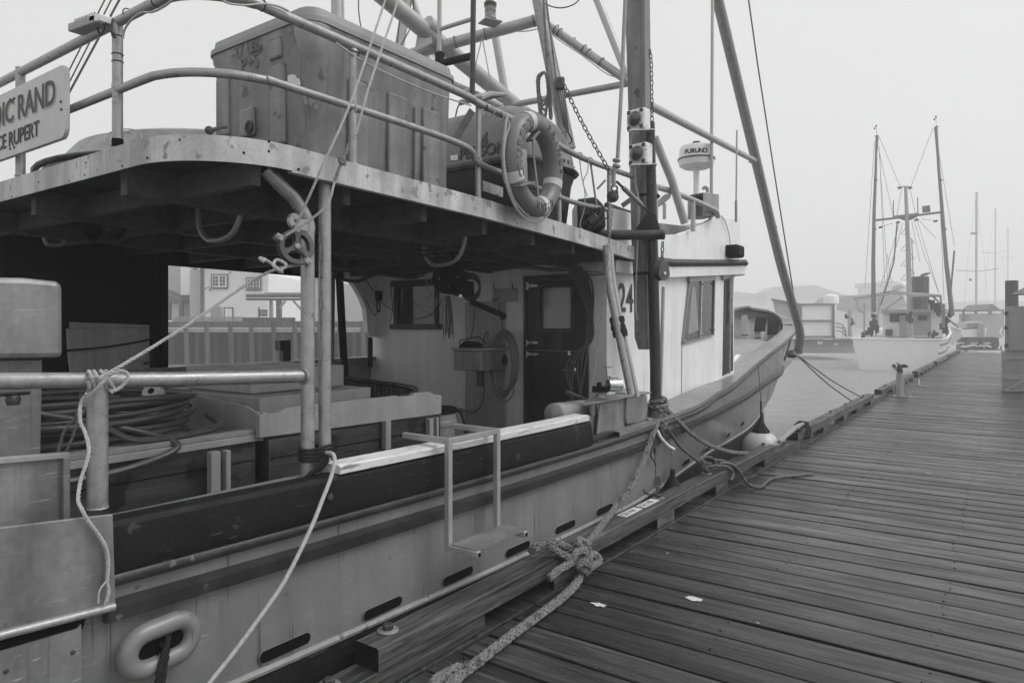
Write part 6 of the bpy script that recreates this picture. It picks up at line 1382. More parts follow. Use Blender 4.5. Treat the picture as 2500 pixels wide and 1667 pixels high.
m = MB(); m.chain(cr([PX(1561, 1190, -2.43), PX(1575, 1202, -2.42), PX(1590, 1208, -2.40), PX(1600, 1205, -2.38), PX(1611, 1190, -2.40), PX(1608, 1165, -2.42), PX(1604, 1175, -2.41), PX(1606, 1200, -2.38)], 6), .05, .010, .03)
t = thing('dock_chain', 'short rusty chain draped from a scupper onto the bull rail', 'chain', PX(1600, 1208, -2.38)); m.build('links', m_steel, t, kind='stuff')
m = MB(); m.tube([PX(1598, 1070, -2.40), PX(1600, 1140, -2.40), PX(1603, 1205, -2.36)], .004, 6); m.lathe([(.0, -.04), (.014, -.02), (.014, .02), (0, .04)], PX(1599, 1100, -2.40), UP, 10, cap=False); m.tube(cr([PX(1593, 1090, -2.4), PX(1589, 1112, -2.4), PX(1597, 1125, -2.4), PX(1601, 1135, -2.4)], 4), .007, 6); solo(m.build('snap_hook', m_steel, None), 'dark snap hook hanging under the bundle of ropes at the mast foot', 'hook')
# rope bundle at the mast foot
m = MB(); c = PX(1606, 1020, -2.46)
for k in range(5): wrap(m, c + UP * (.13 - .055 * k), V(.15 * math.sin(k * 2), .15 * math.cos(k * 3), 1), .062 + .012 * (k % 2), 1.5, .021, .015, k * 1.3, .03)
m.rope(cr([PX(1610, 985, -2.44), PX(1618, 1010, -2.42), PX(1607, 1035, -2.42), PX(1618, 1050, -2.42), PX(1600, 1060, -2.42)], 6), .022); m.rope(cr([PX(1575, 1055, -2.48), PX(1584, 1025, -2.44), PX(1603, 1040, -2.43)], 6), .022)
m.rope(cr([PX(1567, 1040, -2.5), PX(1578, 1020, -2.47), PX(1586, 1045, -2.45), PX(1575, 1052, -2.46)], 6), .016)
m.jitter(.003, 18); solo(m.build('rope_bundle', m_roped, None), 'thick tangle of worn ropes wound round the mast foot', 'rope')
m = MB(); m.rope(cr([PX(1626, 1030, -2.42), PX(1622, 1045, -2.40), PX(1612, 1044, -2.41), PX(1618, 1060, -2.40)], 6), .016); solo(m.build('rope_knot', m_mast, None), 'small knot of smoother rope on the forward side of the tangle', 'knot')
RY = 3.95
kn = PX(1420, 1365, -2.16)
P = [PX(1607, 1022, -2.43), PX(1597, 1052, -2.40), PX(1580, 1100, -2.37), PX(1560, 1150, -2.34), PX(1530, 1205, -2.31), PX(1490, 1255, -2.285), PX(1455, 1300, -2.25), PX(1432, 1330, -2.22), PX(1428, 1345, -2.18)]
ropething('mooring_rope', P, .0225, m_roped, 'thick braided mooring rope running from the mast foot down to the bull rail knot', braid=True)
P = [kn + V(.0, 0, -.02), PZ(1418, 1398, .05), PZ(1402, 1430, .035), PZ(1360, 1468, .03), PZ(1300, 1512, .028), PZ(1225, 1568, .028), PZ(1170, 1612, .028), PZ(1120, 1650, .028), PZ(1085, 1690, .028)]
ropething('mooring_rope_tail', P, .025, m_roped, 'thick braided rope tail lying across the near dock planks', braid=True)
m = MB(); z_ = .03
m.braid(cr([PZ(1045, 1690, .028), PZ(1075, 1655, .03), PZ(1110, 1637, .04), PZ(1128, 1630, .045)], 6), .028)
random.seed(8)
for k in range(60):
    q = PZ(1128, 1632, .045); d_ = V(random.uniform(-.3, 1), random.uniform(-.2, 1), random.uniform(-.5, .9)) * .035; m.tube([q + d_ * .1, q + d_ * .6 + V(0, 0, .003), q + d_ * 1.1], .0012, 3)
solo(m.build('rope_end', m_roped, None), 'frayed end of thick braided rope at the bottom edge of the photograph', 'rope')
m = MB()
def B(pts, r=.0225): m.braid(cr([PX(u, v, X) for u, v, X in pts], 8), r)
B([(1295, 1345, -2.34), (1305, 1335, -2.30), (1330, 1330, -2.26), (1360, 1345, -2.21), (1390, 1362, -2.18), (1410, 1368, -2.16)])
B([(1325, 1332, -2.33), (1350, 1322, -2.28), (1385, 1335, -2.24), (1408, 1350, -2.20), (1430, 1372, -2.15)])
B([(1438, 1372, -2.14), (1440, 1345, -2.17), (1425, 1322, -2.20), (1412, 1318, -2.20), (1415, 1335, -2.17), (1430, 1350, -2.15)])
B([(1408, 1375, -2.15), (1425, 1390, -2.14), (1448, 1380, -2.14), (1463, 1368, -2.14), (1458, 1355, -2.16), (1440, 1352, -2.17)])
B([(1340, 1412, -2.18), (1365, 1390, -2.17), (1395, 1372, -2.16), (1405, 1350, -2.16), (1425, 1338, -2.17)])
B([(1405, 1380, -2.14), (1425, 1372, -2.12), (1440, 1385, -2.13), (1428, 1400, -2.15)])
m.jitter(.002, 25); solo(m.build('rail_knot', m_roped, None), 'big knot of thick braided rope tied round the bull rail', 'knot')
P = [PX(1622, 995, -2.44), PX(1650, 1022, -2.42), PX(1690, 1060, -2.38), PX(1730, 1085, -2.34), PX(1780, 1102, -2.32), PX(1826, 1106, -2.33)]
ropething('spring_line', P, .020, m_roped, 'dark speckled rope sagging from the mast foot to the far side of the rail', braid=True)
P = [PX(1624, 1038, -2.42), PX(1640, 1062, -2.40), PX(1660, 1090, -2.37), PX(1690, 1115, -2.34), PX(1708, 1127, -2.31), PX(1735, 1132, -2.27)]
m = MB(); m.tube(cr(P, 8), .0135, 10)
m.tube(cr([PX(1705, 1128, -2.31), PX(1712, 1118, -2.30), PX(1735, 1117, -2.27), PX(1748, 1130, -2.25), PX(1742, 1136, -2.26)], 8), .0135, 10)
m.tube(cr([PX(1715, 1140, -2.28), PX(1745, 1137, -2.25), PX(1770, 1138, -2.22), PX(1788, 1150, -2.19), PX(1788, 1165, -2.18), PX(1784, 1172, -2.18)], 8), .0135, 10)
m.tube(cr([PX(1740, 1122, -2.28), PX(1770, 1126, -2.25), PX(1795, 1140, -2.20), PX(1815, 1165, -2.17), PX(1818, 1170, -2.17)], 8), .0135, 10)
m.tube(cr([PX(1755, 1130, -2.25), PX(1785, 1133, -2.22), PX(1805, 1150, -2.19), PX(1815, 1168, -2.17), PZ(1828, 1182, .05), PZ(1845, 1189, .016), PZ(1860, 1188, .015), PZ(1870, 1178, .015), PZ(1885, 1168, .015), PZ(1920, 1163, .015), PZ(1982, 1157, .015)], 8), .0145, 10)
solo(m.build('smooth_mooring_line', m_mast, None), 'smooth grey line looped over the bull rail with its end lying on the planks', 'rope')
m = MB(); random.seed(12)
for k in range(50): q = PX(1722, 1135, -2.27); d_ = V(random.uniform(-.3, 1), random.uniform(-1, .6), random.uniform(-1, .4)) * .035; m.tube([q, q + d_ * .6, q + d_ + V(0, 0, -.015)], .0016, 3)
m.ring(PX(1715, 1128, -2.29), V(.3, 1, .2), .02, .012, 14, 8); solo(m.build('frayed_knot', m_roped, None), 'frayed knot of pale fibres on the smooth grey line at the rail', 'knot')
m = MB(); m.tube(cr([PX(1603, 1048, -2.40), PX(1615, 1070, -2.38), PX(1632, 1088, -2.37), PX(1645, 1096, -2.36)], 6), .013, 12); solo(m.build('white_tube', m_white, None), 'short white plastic tube sticking out below the rope tangle', 'tube')
# rope on the far part of the rail
m = MB(); cc = PX(1963, 1045, -2.29)
m.braid(cr([PX(1902, 1078, -2.30), PX(1925, 1058, -2.28), PX(1945, 1042, -2.26), PX(1960, 1035, -2.24)], 6), .026)
solo(m.build('rail_rope', m_rope, None), 'pale braided rope running along the bull rail into a dark knot', 'rope')
m = MB(); m.braid(cr([PX(1942, 1040, -2.30), PX(1955, 1030, -2.28), PX(1968, 1040, -2.24), PX(1972, 1055, -2.19), PX(1968, 1070, -2.185)], 6), .024); m.braid(cr([PX(1955, 1030, -2.32), PX(1968, 1034, -2.28), PX(1977, 1050, -2.2), PX(1974, 1068, -2.18)], 6), .024); m.braid(cr([PX(1940, 1045, -2.28), PX(1950, 1052, -2.22), PX(1960, 1042, -2.22), PX(1955, 1034, -2.26)], 6), .022)
solo(m.build('rail_rope_knot', m_ropeb, None), 'dark wet knot of rope wrapped over the bull rail joint', 'knot')
# bow lines
A_ = PD(1947, 868, 12)
for k, (u, v, lab) in enumerate(((2080, 980, 'left of two thin dark bow lines going down to the bull rail'), (2112, 975, 'right of two thin dark bow lines, bent over the bull rail'))):
    q = PX(u, v, -2.34 if k == 0 else -2.24); P = [A_, A_.lerp(q, .5) - UP * .05, q] + ([PX(2116, 985, -2.208)] if k else []); m = MB(); m.rope(cr(P, 12), .012, n=4, per=5); solo(m.build('bow_line', m_wire, None), lab, 'rope', 'thin bow lines')
# ================================================================== BACKGROUND
def fbox(name, u0, v0, u1, v1, d, depth, mat, par, vb=None, bev=0):
    """box facing the view direction at distance d"""
    a, b = PD(u0, v0, d), PD(u1, v1, d); m = MB(); D = VF * depth
    m.hexa([V(a.x, a.y, b.z), V(b.x, b.y, b.z), V(b.x, b.y, b.z) + D, V(a.x, a.y, b.z) + D, V(a.x, a.y, a.z), V(b.x, b.y, a.z), V(b.x, b.y, a.z) + D, V(a.x, a.y, a.z) + D])
    return m.build(name, mat, par, smooth=None, bev=bev)
def fpoly(name, uv, d, depth, mat, par):
    m = MB(); m.prism([PD(u, v, d) for u, v in uv], VF * depth); return m.build(name, mat, par, smooth=None)
def wire(L, r, name, mat, par, kind=None, n=5):
    m = MB()
    for P in L: m.tube([PD(*p) for p in P], r, n)
    return m.build(name, mat, par, kind=kind)
# ---- the white boat ahead
YW = 35.5
wb = thing('moored_white_boat', 'white fishing boat with tall trolling poles moored farther along the dock', 'fishing boat', (-4.3, YW + 5, WZ))
def WP(u, v, dy=0): return PY(u, v, YW + dy)
tl_, tr_ = WP(2082, 828), WP(2297, 823); wz_t = tl_.z; xl, xr = tl_.x, tr_.x
secs = []
for y, w0, w1, zt in ((0, 1, .80, wz_t), (.15, 1.02, .86, wz_t + .01), (3, 1.04, .9, wz_t + .03), (6, 1.02, .85, wz_t + .25), (9, .8, .55, wz_t + .6), (11, .45, .2, wz_t + .95), (12, .05, .02, wz_t + 1.15)):
    c = (xl + xr) / 2; h = (xr - xl) / 2; z0 = WZ - .15
    secs.append([V(c + h * w0, YW + y, zt), V(c + h * (w0 * .97), YW + y, zt - .4), V(c + h * w1, YW + y, z0 + .1), V(c - h * w1, YW + y, z0 + .1), V(c - h * w0 * .97, YW + y, zt - .4), V(c - h * w0, YW + y, zt)])
m = MB(); m.grid(secs); m.f.append((0, 1, 2, 3, 4, 5)); hl = m.build('hull', m_fbw, wb, smooth=25)
m = MB()
for s_ in ((0, 1), (5, -1)): m.tube([q[s_[0]] + UP * .02 for q in secs], .05, 8)
m.tube([secs[0][0] + UP * .02, secs[0][5] + UP * .02], .05, 8); m.build('gunwale', m_fbw, hl)
m = MB()
for dz, e in ((-.22, .04), (-.62, .03)): m.tube([q[0].lerp(q[2], -dz / 1.6) + V(e, 0, 0) for q in secs[:6]], .045, 6)
m.build('rub_strakes', m_roof, hl)
m = MB(); m.add([q for s_ in secs[:6] for q in (s_[0] - UP * .1, s_[5] - UP * .1)], [(2 * k, 2 * k + 1, 2 * k + 3, 2 * k + 2) for k in range(5)]); m.build('deck', m_houseg, wb, smooth=None)
def wbox(name, u0, v0, u1, v1, dy, dep, mat, par=wb):
    a, b = WP(u0, v0, dy), WP(u1, v1, dy); m = MB(); m.box(a.x, b.x, YW + dy, YW + dy + dep, b.z, a.z); return m.build(name, mat, par, smooth=None)
cb = wbox('cabin', 2155, 762, 2302, 824, 2.8, 3, m_fbw); wbox('cabin_recess', 2196, 757, 2230, 824, 2.77, .02, m_houseg, cb); wbox('cabin_door', 2232, 762, 2272, 818, 2.75, .03, m_houseg, cb); wbox('door_pane', 2241, 771, 2263, 782, 2.7, .04, m_fardark, cb)
wbox('window', 2172, 766, 2195, 786, 2.7, .05, m_fardark, cb); wbox('window', 2199, 758, 2213, 769, 2.7, .05, m_mast, cb); wbox('small_box', 2162, 804, 2178, 820, 2.5, .2, m_mast)
wbox('cabin_roof', 2151, 756, 2310, 763, 2.5, 3.5, m_houseg, cb)
m = MB()
for a, b in (((2084, 729, 1), (2170, 718, 1)), ((2170, 716, 1), (2296, 722, 1)), ((2090, 731, 1), (2096, 758, 1)), ((2096, 758, 1), (2108, 762, 1)), ((2110, 740, 1), (2110, 820, 1)), ((2296, 722, 1), (2305, 800, 1)), ((2148, 728, 1), (2138, 822, 1)), ((2278, 724, 1), (2300, 745, 1)), ((2160, 755, 1), (2205, 724, 1))): m.tube([WP(*a), WP(*b)], .045, 6)
m.tube([WP(2084, 727, 1), WP(2174, 712, 2.5), WP(2297, 722, 1)], .06, 6); m.build('canopy_frame', m_houseg, wb, kind='stuff')
m = MB(); m.prism([WP(u, v, .5) for u, v in ((2230, 718), (2290, 719), (2296, 722), (2225, 724))], (0, 1.5, 0)); m.build('canopy', m_houseg, wb, smooth=None)
m = MB(); m.tube([WP(2223, 828, 1.8), WP(2217, 600, 1.8), WP(2211, 455, 1.8)], lambda f: .13 - .06 * f, 12); mm_ = m.build('mast', m_houseg, wb)
m = MB(); m.tube([WP(2232, 735, 1.8), WP(2226, 585, 1.8)], .02, 5)
for v, s_ in ((558, -1), (580, 1), (598, -1), (618, 1), (635, -1), (655, 1), (670, -1), (685, 1)): m.tube([WP(2216 + 6 * s_, v, 1.7), WP(2216 + 17 * s_, v + 14, 1.7), WP(2218 + 6 * s_, v + 14, 1.7)], .015, 4)
m.build('mast_steps', m_roof, mm_, kind='stuff')
m = MB()
m.tube([WP(2137, 538, 1.8), WP(2183, 533, 1.8), WP(2300, 518, 1.8)], .05, 6); m.tube([WP(2179, 529, 1.8), WP(2243, 521, 1.8)], .03, 6); m.prism([WP(u, v, 1.8) for u, v in ((2190, 532), (2240, 528), (2224, 537), (2212, 540))], (0, .05, 0)); m.build('spreader', m_roof, mm_, smooth=None)
m = MB(); m.prism([WP(u, v, 1.8) for u, v in ((2251, 504), (2270, 501), (2271, 517), (2252, 519))], (0, .15, 0)); m.build('radar_reflector', m_roof, mm_, smooth=None)
m = MB()
for (u, v) in ((2197, 459), (2222, 459), (2192, 543), (2237, 537), (2150, 555), (2284, 540)): m.lathe([(0, -.1), (.05, -.06), (.05, .06), (0, .1)], WP(u, v, 1.8), V(1, 0, .2), 8, cap=False)
m.tube([WP(2190, 458, 1.8), WP(2212, 455, 1.8), WP(2228, 458, 1.8)], .02, 5); m.build('blocks', m_fardark, mm_, kind='stuff')
for (P, lab) in (([(2133, 762, 1), (2132, 640, 1), (2134, 520, 1), (2138, 420, 1), (2140, 332, 1)], 0), ([(2325, 770, 1), (2310, 640, 1), (2299, 500, 1), (2291, 400, 1), (2286, 310, 1)], 1)):
    m = MB(); m.tube([WP(*p) for p in P], lambda f: .10 - .055 * f, 10); m.tube([WP(P[-2][0] + (1 if lab else -2), 430, 1), WP(P[-1][0] + (-4 if lab else 4), P[-1][1] + 2, 1)], .025, 6); pl = m.build('trolling_pole', m_roof, wb)
    m = MB(); e = P[-1]; m.tube([WP(e[0] - 4, e[1] + 1, 1), WP(e[0] + 5, e[1] - 1, 1)], .03, 5); m.tube([WP(e[0], e[1], 1), WP(e[0] - 1, e[1] - 22, 1)], .01, 4); m.lathe([(0, -.07), (.05, 0), (0, .07)], WP(e[0] - 1, e[1] - 24, 1), UP, 6, cap=False); m.lathe([(0, -.06), (.05, 0), (0, .06)], WP(e[0] - 5, e[1] - 18, 1), UP, 6, cap=False)
    for v in (440, 560, 695): k = (v - e[1]) / 460; m.lathe([(.0, -.03), (.085, -.015), (.085, .015), (0, .03)], WP(e[0] + (k * 38 if lab else -k * 8), v, 1), UP, 8, cap=False)
    m.build('pole_fittings', m_fardark, pl, kind='stuff')
m = MB()
for a, b in (((2146, 334), (2198, 456)), ((2278, 313), (2224, 456)), ((2201, 462), (2188, 535)), ((2222, 462), (2237, 532)), ((2196, 545), (2150, 700)), ((2204, 545), (2155, 720)), ((2232, 540), (2262, 640)), ((2240, 540), (2292, 715)), ((2140, 340), (2180, 525)), ((2135, 345), (2112, 700)), ((2146, 360), (2168, 700)), ((2285, 330), (2330, 600)), ((2236, 530), (2285, 582)), ((2250, 535), (2290, 540)), ((2180, 545), (2152, 553)), ((2291, 400), (2305, 735)), ((2148, 380), (2160, 690)), ((2264, 640), (2292, 716)), ((2226, 540), (2246, 640)), ((2166, 620), (2176, 690))): m.tube([WP(*a, 1.5), WP(*b, 1.5)], .012, 4)
m.tube([WP(2181, 490, 1.5), WP(2181, 528, 1.5)], .025, 5); m.tube([WP(2240, 482, 1.5), WP(2241, 524, 1.5)], .025, 5); m.build('standing_rigging', m_roof, wb, kind='stuff')
m = MB()
for (a, b) in (((2190, 545), (2182, 640)), ((2182, 640), (2150, 745))): m.tube([WP(*a, 1.4), WP(*b, 1.4)], .035, 5)
m.build('boom_tackle', m_roof, wb, kind='stuff')
m = MB(); random.seed(4)
for (u, v, s_) in ((2108, 817, 6), (2116, 812, 5), (2122, 808, 5), (2130, 812, 6), (2132, 795, 7), (2140, 800, 7), (2135, 775, 6), (2138, 785, 6), (2274, 738, 7), (2280, 745, 7), (2287, 752, 6), (2295, 762, 6), (2318, 768, 6), (2312, 780, 6), (2305, 800, 8), (2314, 808, 6), (2283, 815, 5), (2276, 818, 5), (2268, 816, 4), (2220, 770, 6), (2222, 783, 5), (2066, 775, 4), (2082, 786, 4)):
    for q_ in range(3):
        c = WP(u + random.uniform(-4, 4), v + random.uniform(-5, 5), 1); h_ = s_ * .02; m.obox(c, V(1, 0, random.uniform(-.5, .5)).normalized(), V(0, 1, 0), UP, h_ * random.uniform(.3, .8), h_ * .5, h_ * random.uniform(.4, 1.3))
m.jitter(.05, 3); m.build('deck_gear', m_fardark, wb, kind='stuff')
m = MB(); m.tube([WP(2330, 612, 1), WP(2322, 700, 1), WP(2318, 760, 1)], .04, 6); m.tube([WP(2340, 800, 1), WP(2305, 770, 1)], .04, 6); m.tube([WP(2303, 742, .8), WP(2303, 800, .8)], .07, 6); m.build('davits', m_roof, wb, kind='stuff')
m = MB(); c = WP(2195, 700, 2.5); m.lathe([(.28, -.12), (.32, .0), (.28, .12), (.15, .16)], c, V(-.5, 0, 1), 14); m.build('satellite_dome', m_fbw, wb)
m = MB(); m.tube([WP(2244, 762, 4), WP(2244, 676, 4)], .43, 16); solo(m.build('dock_piling', m_mast, None), 'thick dock piling with a gull behind the white boat', 'piling')
# seagull
m = MB(); c = WP(2258, 670, 4); m.lathe([(0, -.22), (.05, -.16), (.08, 0), (.07, .1), (.03, .17), (0, .2)], c, V(1, 0, .25), 10, cap=False); m.lathe([(0, -.05), (.045, 0), (0, .06)], c + V(.2, 0, .08), V(1, 0, 0), 8, cap=False); m.tube([c, c - UP * .12], .012, 4); solo(m.build('gull', m_roof, None), 'grey gull standing on the thick piling', 'gull')
m = MB(); m.prism([PY(u, v, 46) for u, v in ((2322, 798), (2346, 806), (2346, 825), (2325, 842))], (-.3, 2, 0)); nb = thing('white_bow', 'white bow of a small boat showing past the white fishing boat', 'boat', (PY(2335, 842, 46))); m.build('bow_shell', m_fbw, nb, smooth=None)
m = MB(); m.tube([PY(u, v, 45.9) for u, v in ((2322, 796), (2347, 805), (2346, 818), (2328, 838))], .06, 6); m.build('gunwale', m_fbw, nb)
# ---- floating sheds behind the bow
sh_ = thing('floating_shed', 'pale panelled floating shed on a concrete float beyond the bow', 'shed', PD(1990, 858, 42))
fbox('float_base', 1935, 832, 2092, 862, 42, 6, m_houseg, sh_); fbox('float_edge', 1935, 827, 2092, 833, 41.8, .2, m_roof, sh_)
fbox('panel', 1958, 745, 2032, 781, 41, .2, m_fbw, sh_); fbox('panel', 1960, 785, 2032, 820, 41, .2, m_fbw, sh_)
fbox('frame_rail', 1952, 741, 2038, 745, 40.9, .2, m_roof, sh_); fbox('frame_rail', 1955, 781, 2036, 785, 40.9, .2, m_roof, sh_); fbox('frame_rail', 1955, 820, 2040, 825, 40.9, .2, m_roof, sh_)
for u in (1952, 2033): fbox('frame_post', u, 745, u + 5, 826, 40.9, .2, m_roof, sh_)
fpoly('side_panel', [(1889, 733), (1952, 744), (1952, 800), (1905, 800)], 41.5, .2, m_houseg, sh_); fpoly('side_roof', [(1887, 729), (1952, 740), (1952, 745), (1887, 733)], 41.3, .3, m_roof, sh_)
for (u0, v0, u1, v1) in ((1958, 823, 1975, 829), (2010, 823, 2032, 829), (1997, 833, 2008, 840), (2037, 838, 2046, 842)): fbox('float_marker', u0, v0, u1, v1, 41.6, .1, m_fbw, sh_)
fpoly('rear_wall', [(2038, 755), (2066, 763), (2070, 800), (2068, 822), (2038, 822)], 43, 2, m_fbw, sh_)
ra = thing('gangway_rail', 'curved handrails of a gangway beside the floating shed', 'railing', PD(2060, 825, 41)); 
for k in range(3):
    m = MB(); m.tube([PD(2041, 788 + 9 * k, 41), PD(2056, 792 + 9 * k, 41), PD(2064, 803 + 8 * k, 41), PD(2066, 822, 41)], .03, 6); m.build('rail_bar', m_roof, ra)
m = MB(); m.tube([PD(2058, 792, 41), PD(2058, 824, 41)], .03, 6); m.tube([PD(2075, 756, 41), PD(2075, 822, 41)], .12, 8); m.build('rail_upright', m_houseg, ra)
# dome-topped vessels behind
rd = thing('radome', 'rounded white radome on a boat roof behind the floating shed', 'radome', PD(2029, 745, 55)); m = MB(); m.lathe([(.25, -.5), (.55, -.45), (.58, 0), (.5, .2), (.3, .3), (0, .32)], PD(2029, 728, 55), UP, 18, cap=False); m.lathe([(.4, -1.2), (.4, -.5)], PD(2029, 728, 55), UP, 12); m.build('dome', m_fbw, rd)
# ---- faint buildings on the far shore (right)
hs = [((1868, 712), (1892, 700), (1990, 696), (2070, 722), (2075, 780), (1868, 780)), ((2040, 745), (2060, 722), (2200, 715), (2215, 745), (2210, 800), (2040, 800)), ((2120, 690), (2180, 686), (2250, 700), (2260, 760), (2120, 760)), ((1500, 735), (1800, 712), (1870, 720), (1880, 780), (1500, 780))]
for k, (uv, lab) in enumerate(zip(hs, ('faint broad roof fading in the fog above the bow', 'darker long roof in the fog behind the white boat', 'pale tall roof in the fog behind the trolling poles', 'low faint roofline in the fog behind the wheelhouse'))):
    d = (235, 110, 225, 240)[k]; t = thing('distant_building', lab, 'building', PD(uv[-1][0], uv[-1][1], d), 'buildings in the fog to the right')
    fpoly('wall', [(uv[0][0] + 4, uv[0][1] + 8), (uv[-3][0] - 4, uv[-3][1] + 8), (uv[-2][0] - 4, uv[-2][1]), (uv[-1][0] + 4, uv[-1][1])], d + .5, 8, m_houseg, t)
    r_ = [uv[0]] + list(uv[1:-2]) + [(uv[-3][0], uv[-3][1] + 6), (uv[0][0], uv[0][1] + 10)]; fpoly('roof', r_, d, 9, m_roof if k == 1 else m_light, t)
# ---- sailboats and masts far right
def sail(u, vt, vb, d, lab, spr=None, r_=.1):
    t = thing('sailboat', lab, 'sailboat', PD(u, 845, d), 'sailboats in the fog at the right')
    m = MB(); m.tube([PD(u, vb, d), PD(u + (vb - vt) * .004, vt, d)], r_, 8); m.build('mast', m_houseg, t)
    if spr: m = MB(); m.tube([PD(spr[0], spr[1] - 2, d), PD(u, spr[1] + 1, d), PD(spr[2], spr[1] - 6, d)], .04, 5); m.build('spreader', m_roof, t)
    m = MB(); w_ = 34
    for s_ in (-1, 1): m.tube([PD(u, vt + 4, d), PD(u + s_ * w_ * .6, (vt + 800) / 2, d), PD(u + s_ * w_, 815, d)], .014, 4)
    m.build('stays', m_roof, t, kind='stuff')
    m = MB(); rows = []
    for f, w2 in ((-1, .3), (-.6, .9), (0, 1.1), (.6, .7), (1, .05)): c = PD(u + f * 30, 0, d); rows.append([V(c.x, c.y, .9) - VF * w2, V(c.x, c.y, -.55) - VF * w2 * .6, V(c.x, c.y, -.55) + VF * w2 * .6, V(c.x, c.y, .9) + VF * w2])
    m.grid(rows); m.f.append((0, 1, 2, 3)); m.build('hull', m_fbw, t, smooth=None); fbox('cabin_top', u - 14, 780, u + 14, 790, d - .5, 2, m_fbw, t)
sail(2383, 470, 815, 85, 'nearest sailboat with a thick mast and a round radar halfway up', (2334, 662, 2436), .13)
sail(2429, 508, 815, 125, 'middle sailboat with a thin tall mast', (2398, 618, 2460), .11)
sail(2460, 556, 815, 165, 'far sailboat mast almost lost in the fog', (2440, 630, 2490), .13)
t = thing('mast_radar', 'small radar disc on the nearest sailboat mast', 'radar', PD(2378, 570, 84)); m = MB(); m.lathe([(0, -.14), (.4, -.05), (.4, .08), (0, .14)], PD(2378, 570, 84), UP, 14, cap=False); m.build('disc', m_roof, t)
m = MB(); m.lathe([(0, -.1), (.1, -.08), (.1, .08), (0, .1)], PD(2369, 683, 60), UP, 10, cap=False); solo(m.build('signal_ball', m_fardark, None), 'small dark ball hung in the rigging of the nearest sailboat', 'ball')
# end of dock: cross float, covered stall, rails, tarps
fc_ = thing('cross_float', 'dark cross float closing the far end of the dock', 'float', PD(2400, 850, 50))
fbox('beam', 2345, 823, 2436, 836, 50, .5, m_mastd, fc_); fbox('skirt', 2345, 842, 2446, 855, 50.2, .5, m_mast, fc_)
for u in (2362, 2395, 2427): fbox('post', u, 826, u + (12 if u > 2420 else 6), 853, 49.8, .3, m_mastd, fc_)
fbox('pale_band', 2340, 838, 2446, 843, 50.4, .2, m_houseg, fc_)
st_ = thing('boat_canopy', 'flat boat canopy on thin posts beyond the dock end', 'canopy', PD(2380, 820, 56)); fbox('canopy_top', 2340, 755, 2452, 759, 56, 3, m_roof, st_)
for u in (2352, 2382, 2448): fbox('canopy_post', u, 759, u + 3, 820, 56, .15, m_roof, st_)
gz = thing('kiosk', 'grey kiosk with pointed roof beyond the end of the dock', 'kiosk', PD(2425, 830, 54)); fbox('wall', 2402, 765, 2450, 826, 54, 3, m_houseg, gz); fpoly('roof', [(2408, 757), (2424, 742), (2444, 757)], 53.5, 3, m_roof, gz); fbox('small_window', 2414, 757, 2422, 768, 53.4, .1, m_roof, gz)
wk = thing('white_motorboat', 'small white motorboat cabin beyond the end of the dock', 'motorboat', PD(2370, 830, 52)); fpoly('hull', [(2346, 806), (2410, 800), (2405, 826), (2352, 826)], 52, 2, m_fbw, wk); fpoly('cabin', [(2352, 800), (2358, 788), (2400, 784), (2406, 800)], 52.2, 1.5, m_houseg, wk); fbox('cabin_window', 2366, 790, 2392, 799, 52.0, .1, m_roof, wk); fbox('white_board', 2389, 792, 2404, 822, 51.7, .1, m_light, wk)
m = MB(); random.seed(6)
for k in range(10): m.lathe([(0, -.12), (.16, 0), (0, .12)], PY(2352 + k * 7, 846 + random.uniform(-3, 3), 48.5), UP, 7, cap=False)
m.jitter(.08, 3); solo(m.build('net_heap', m_houseg, None), 'pale heap of nets at the far end of the dock', 'net')
m = MB(); random.seed(2)
for k in range(14): m.lathe([(0, -.1), (.12, 0), (0, .1)], PX(2312 + k * 5, 880 - k * 2.6 + random.uniform(-2, 2), -2.3), UP, 6, cap=False)
m.jitter(.06, 4); solo(m.build('rope_heaps', m_mast, None, kind=None), 'row of rope heaps on the far bull rail beside the white boat', 'rope')
m = MB(); m.tube([PD(u, v, 48) for u, v in ((2438, 852), (2445, 836), (2448, 822), (2441, 812), (2446, 800))], .05, 6); solo(m.build('ladder_hoop', m_fbw, None), 'white curved ladder hoop at the far dock end', 'ladder')

# ---- pier, pilings and houses seen through the shelter (left)
PDI = 36
pier = thing('timber_pier', 'old timber pier on pilings across the water seen under the shelter roof', 'pier', PD(650, 886, PDI))
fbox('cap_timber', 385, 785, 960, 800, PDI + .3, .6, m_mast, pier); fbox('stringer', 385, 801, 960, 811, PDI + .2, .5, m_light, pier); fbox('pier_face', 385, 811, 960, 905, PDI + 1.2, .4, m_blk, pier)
random.seed(14)
for k in range(11):
    u = 398 + k * 54 + random.uniform(-4, 4); m = MB(); a, b = PD(u, 786 + random.uniform(-3, 2), PDI), PD(u + 4, 890, PDI); m.tube([V(a.x, a.y, a.z), V(b.x, b.y, WZ - .2)], .11, 10, r2=.13); m.build('piling', m_pil, pier)
for k in range(10):
    u = 425 + k * 54 + random.uniform(-8, 8); m = MB(); a = PD(u, 812, PDI + .9); m.tube([V(a.x, a.y, a.z), V(a.x, a.y, WZ - .2)], .10, 8); m.build('inner_piling', m_pil, pier)
for k in range(3):
    u = 905 + k * 14; a = PD(u, 790, PDI - .4); 
ra = thing('pier_fence', 'pale picket fence along the top of the timber pier', 'fence', PD(600, 787, 38))
fbox('fence_rail', 420, 773, 592, 775, 38, .06, m_light, ra); fbox('fence_rail', 420, 783, 592, 785, 38, .06, m_light, ra)
pk = MB()
a0, b0 = PD(0, 774, 37.9), PD(2.6, 787, 37.9)
for k in range(42):
    fbox('picket', 421 + k * 4.1, 773, 423.4 + k * 4.1, 787, 37.9, .05, m_light, ra)
fbox('solid_boards', 592, 775, 720, 788, 38.2, .1, m_mast, ra)
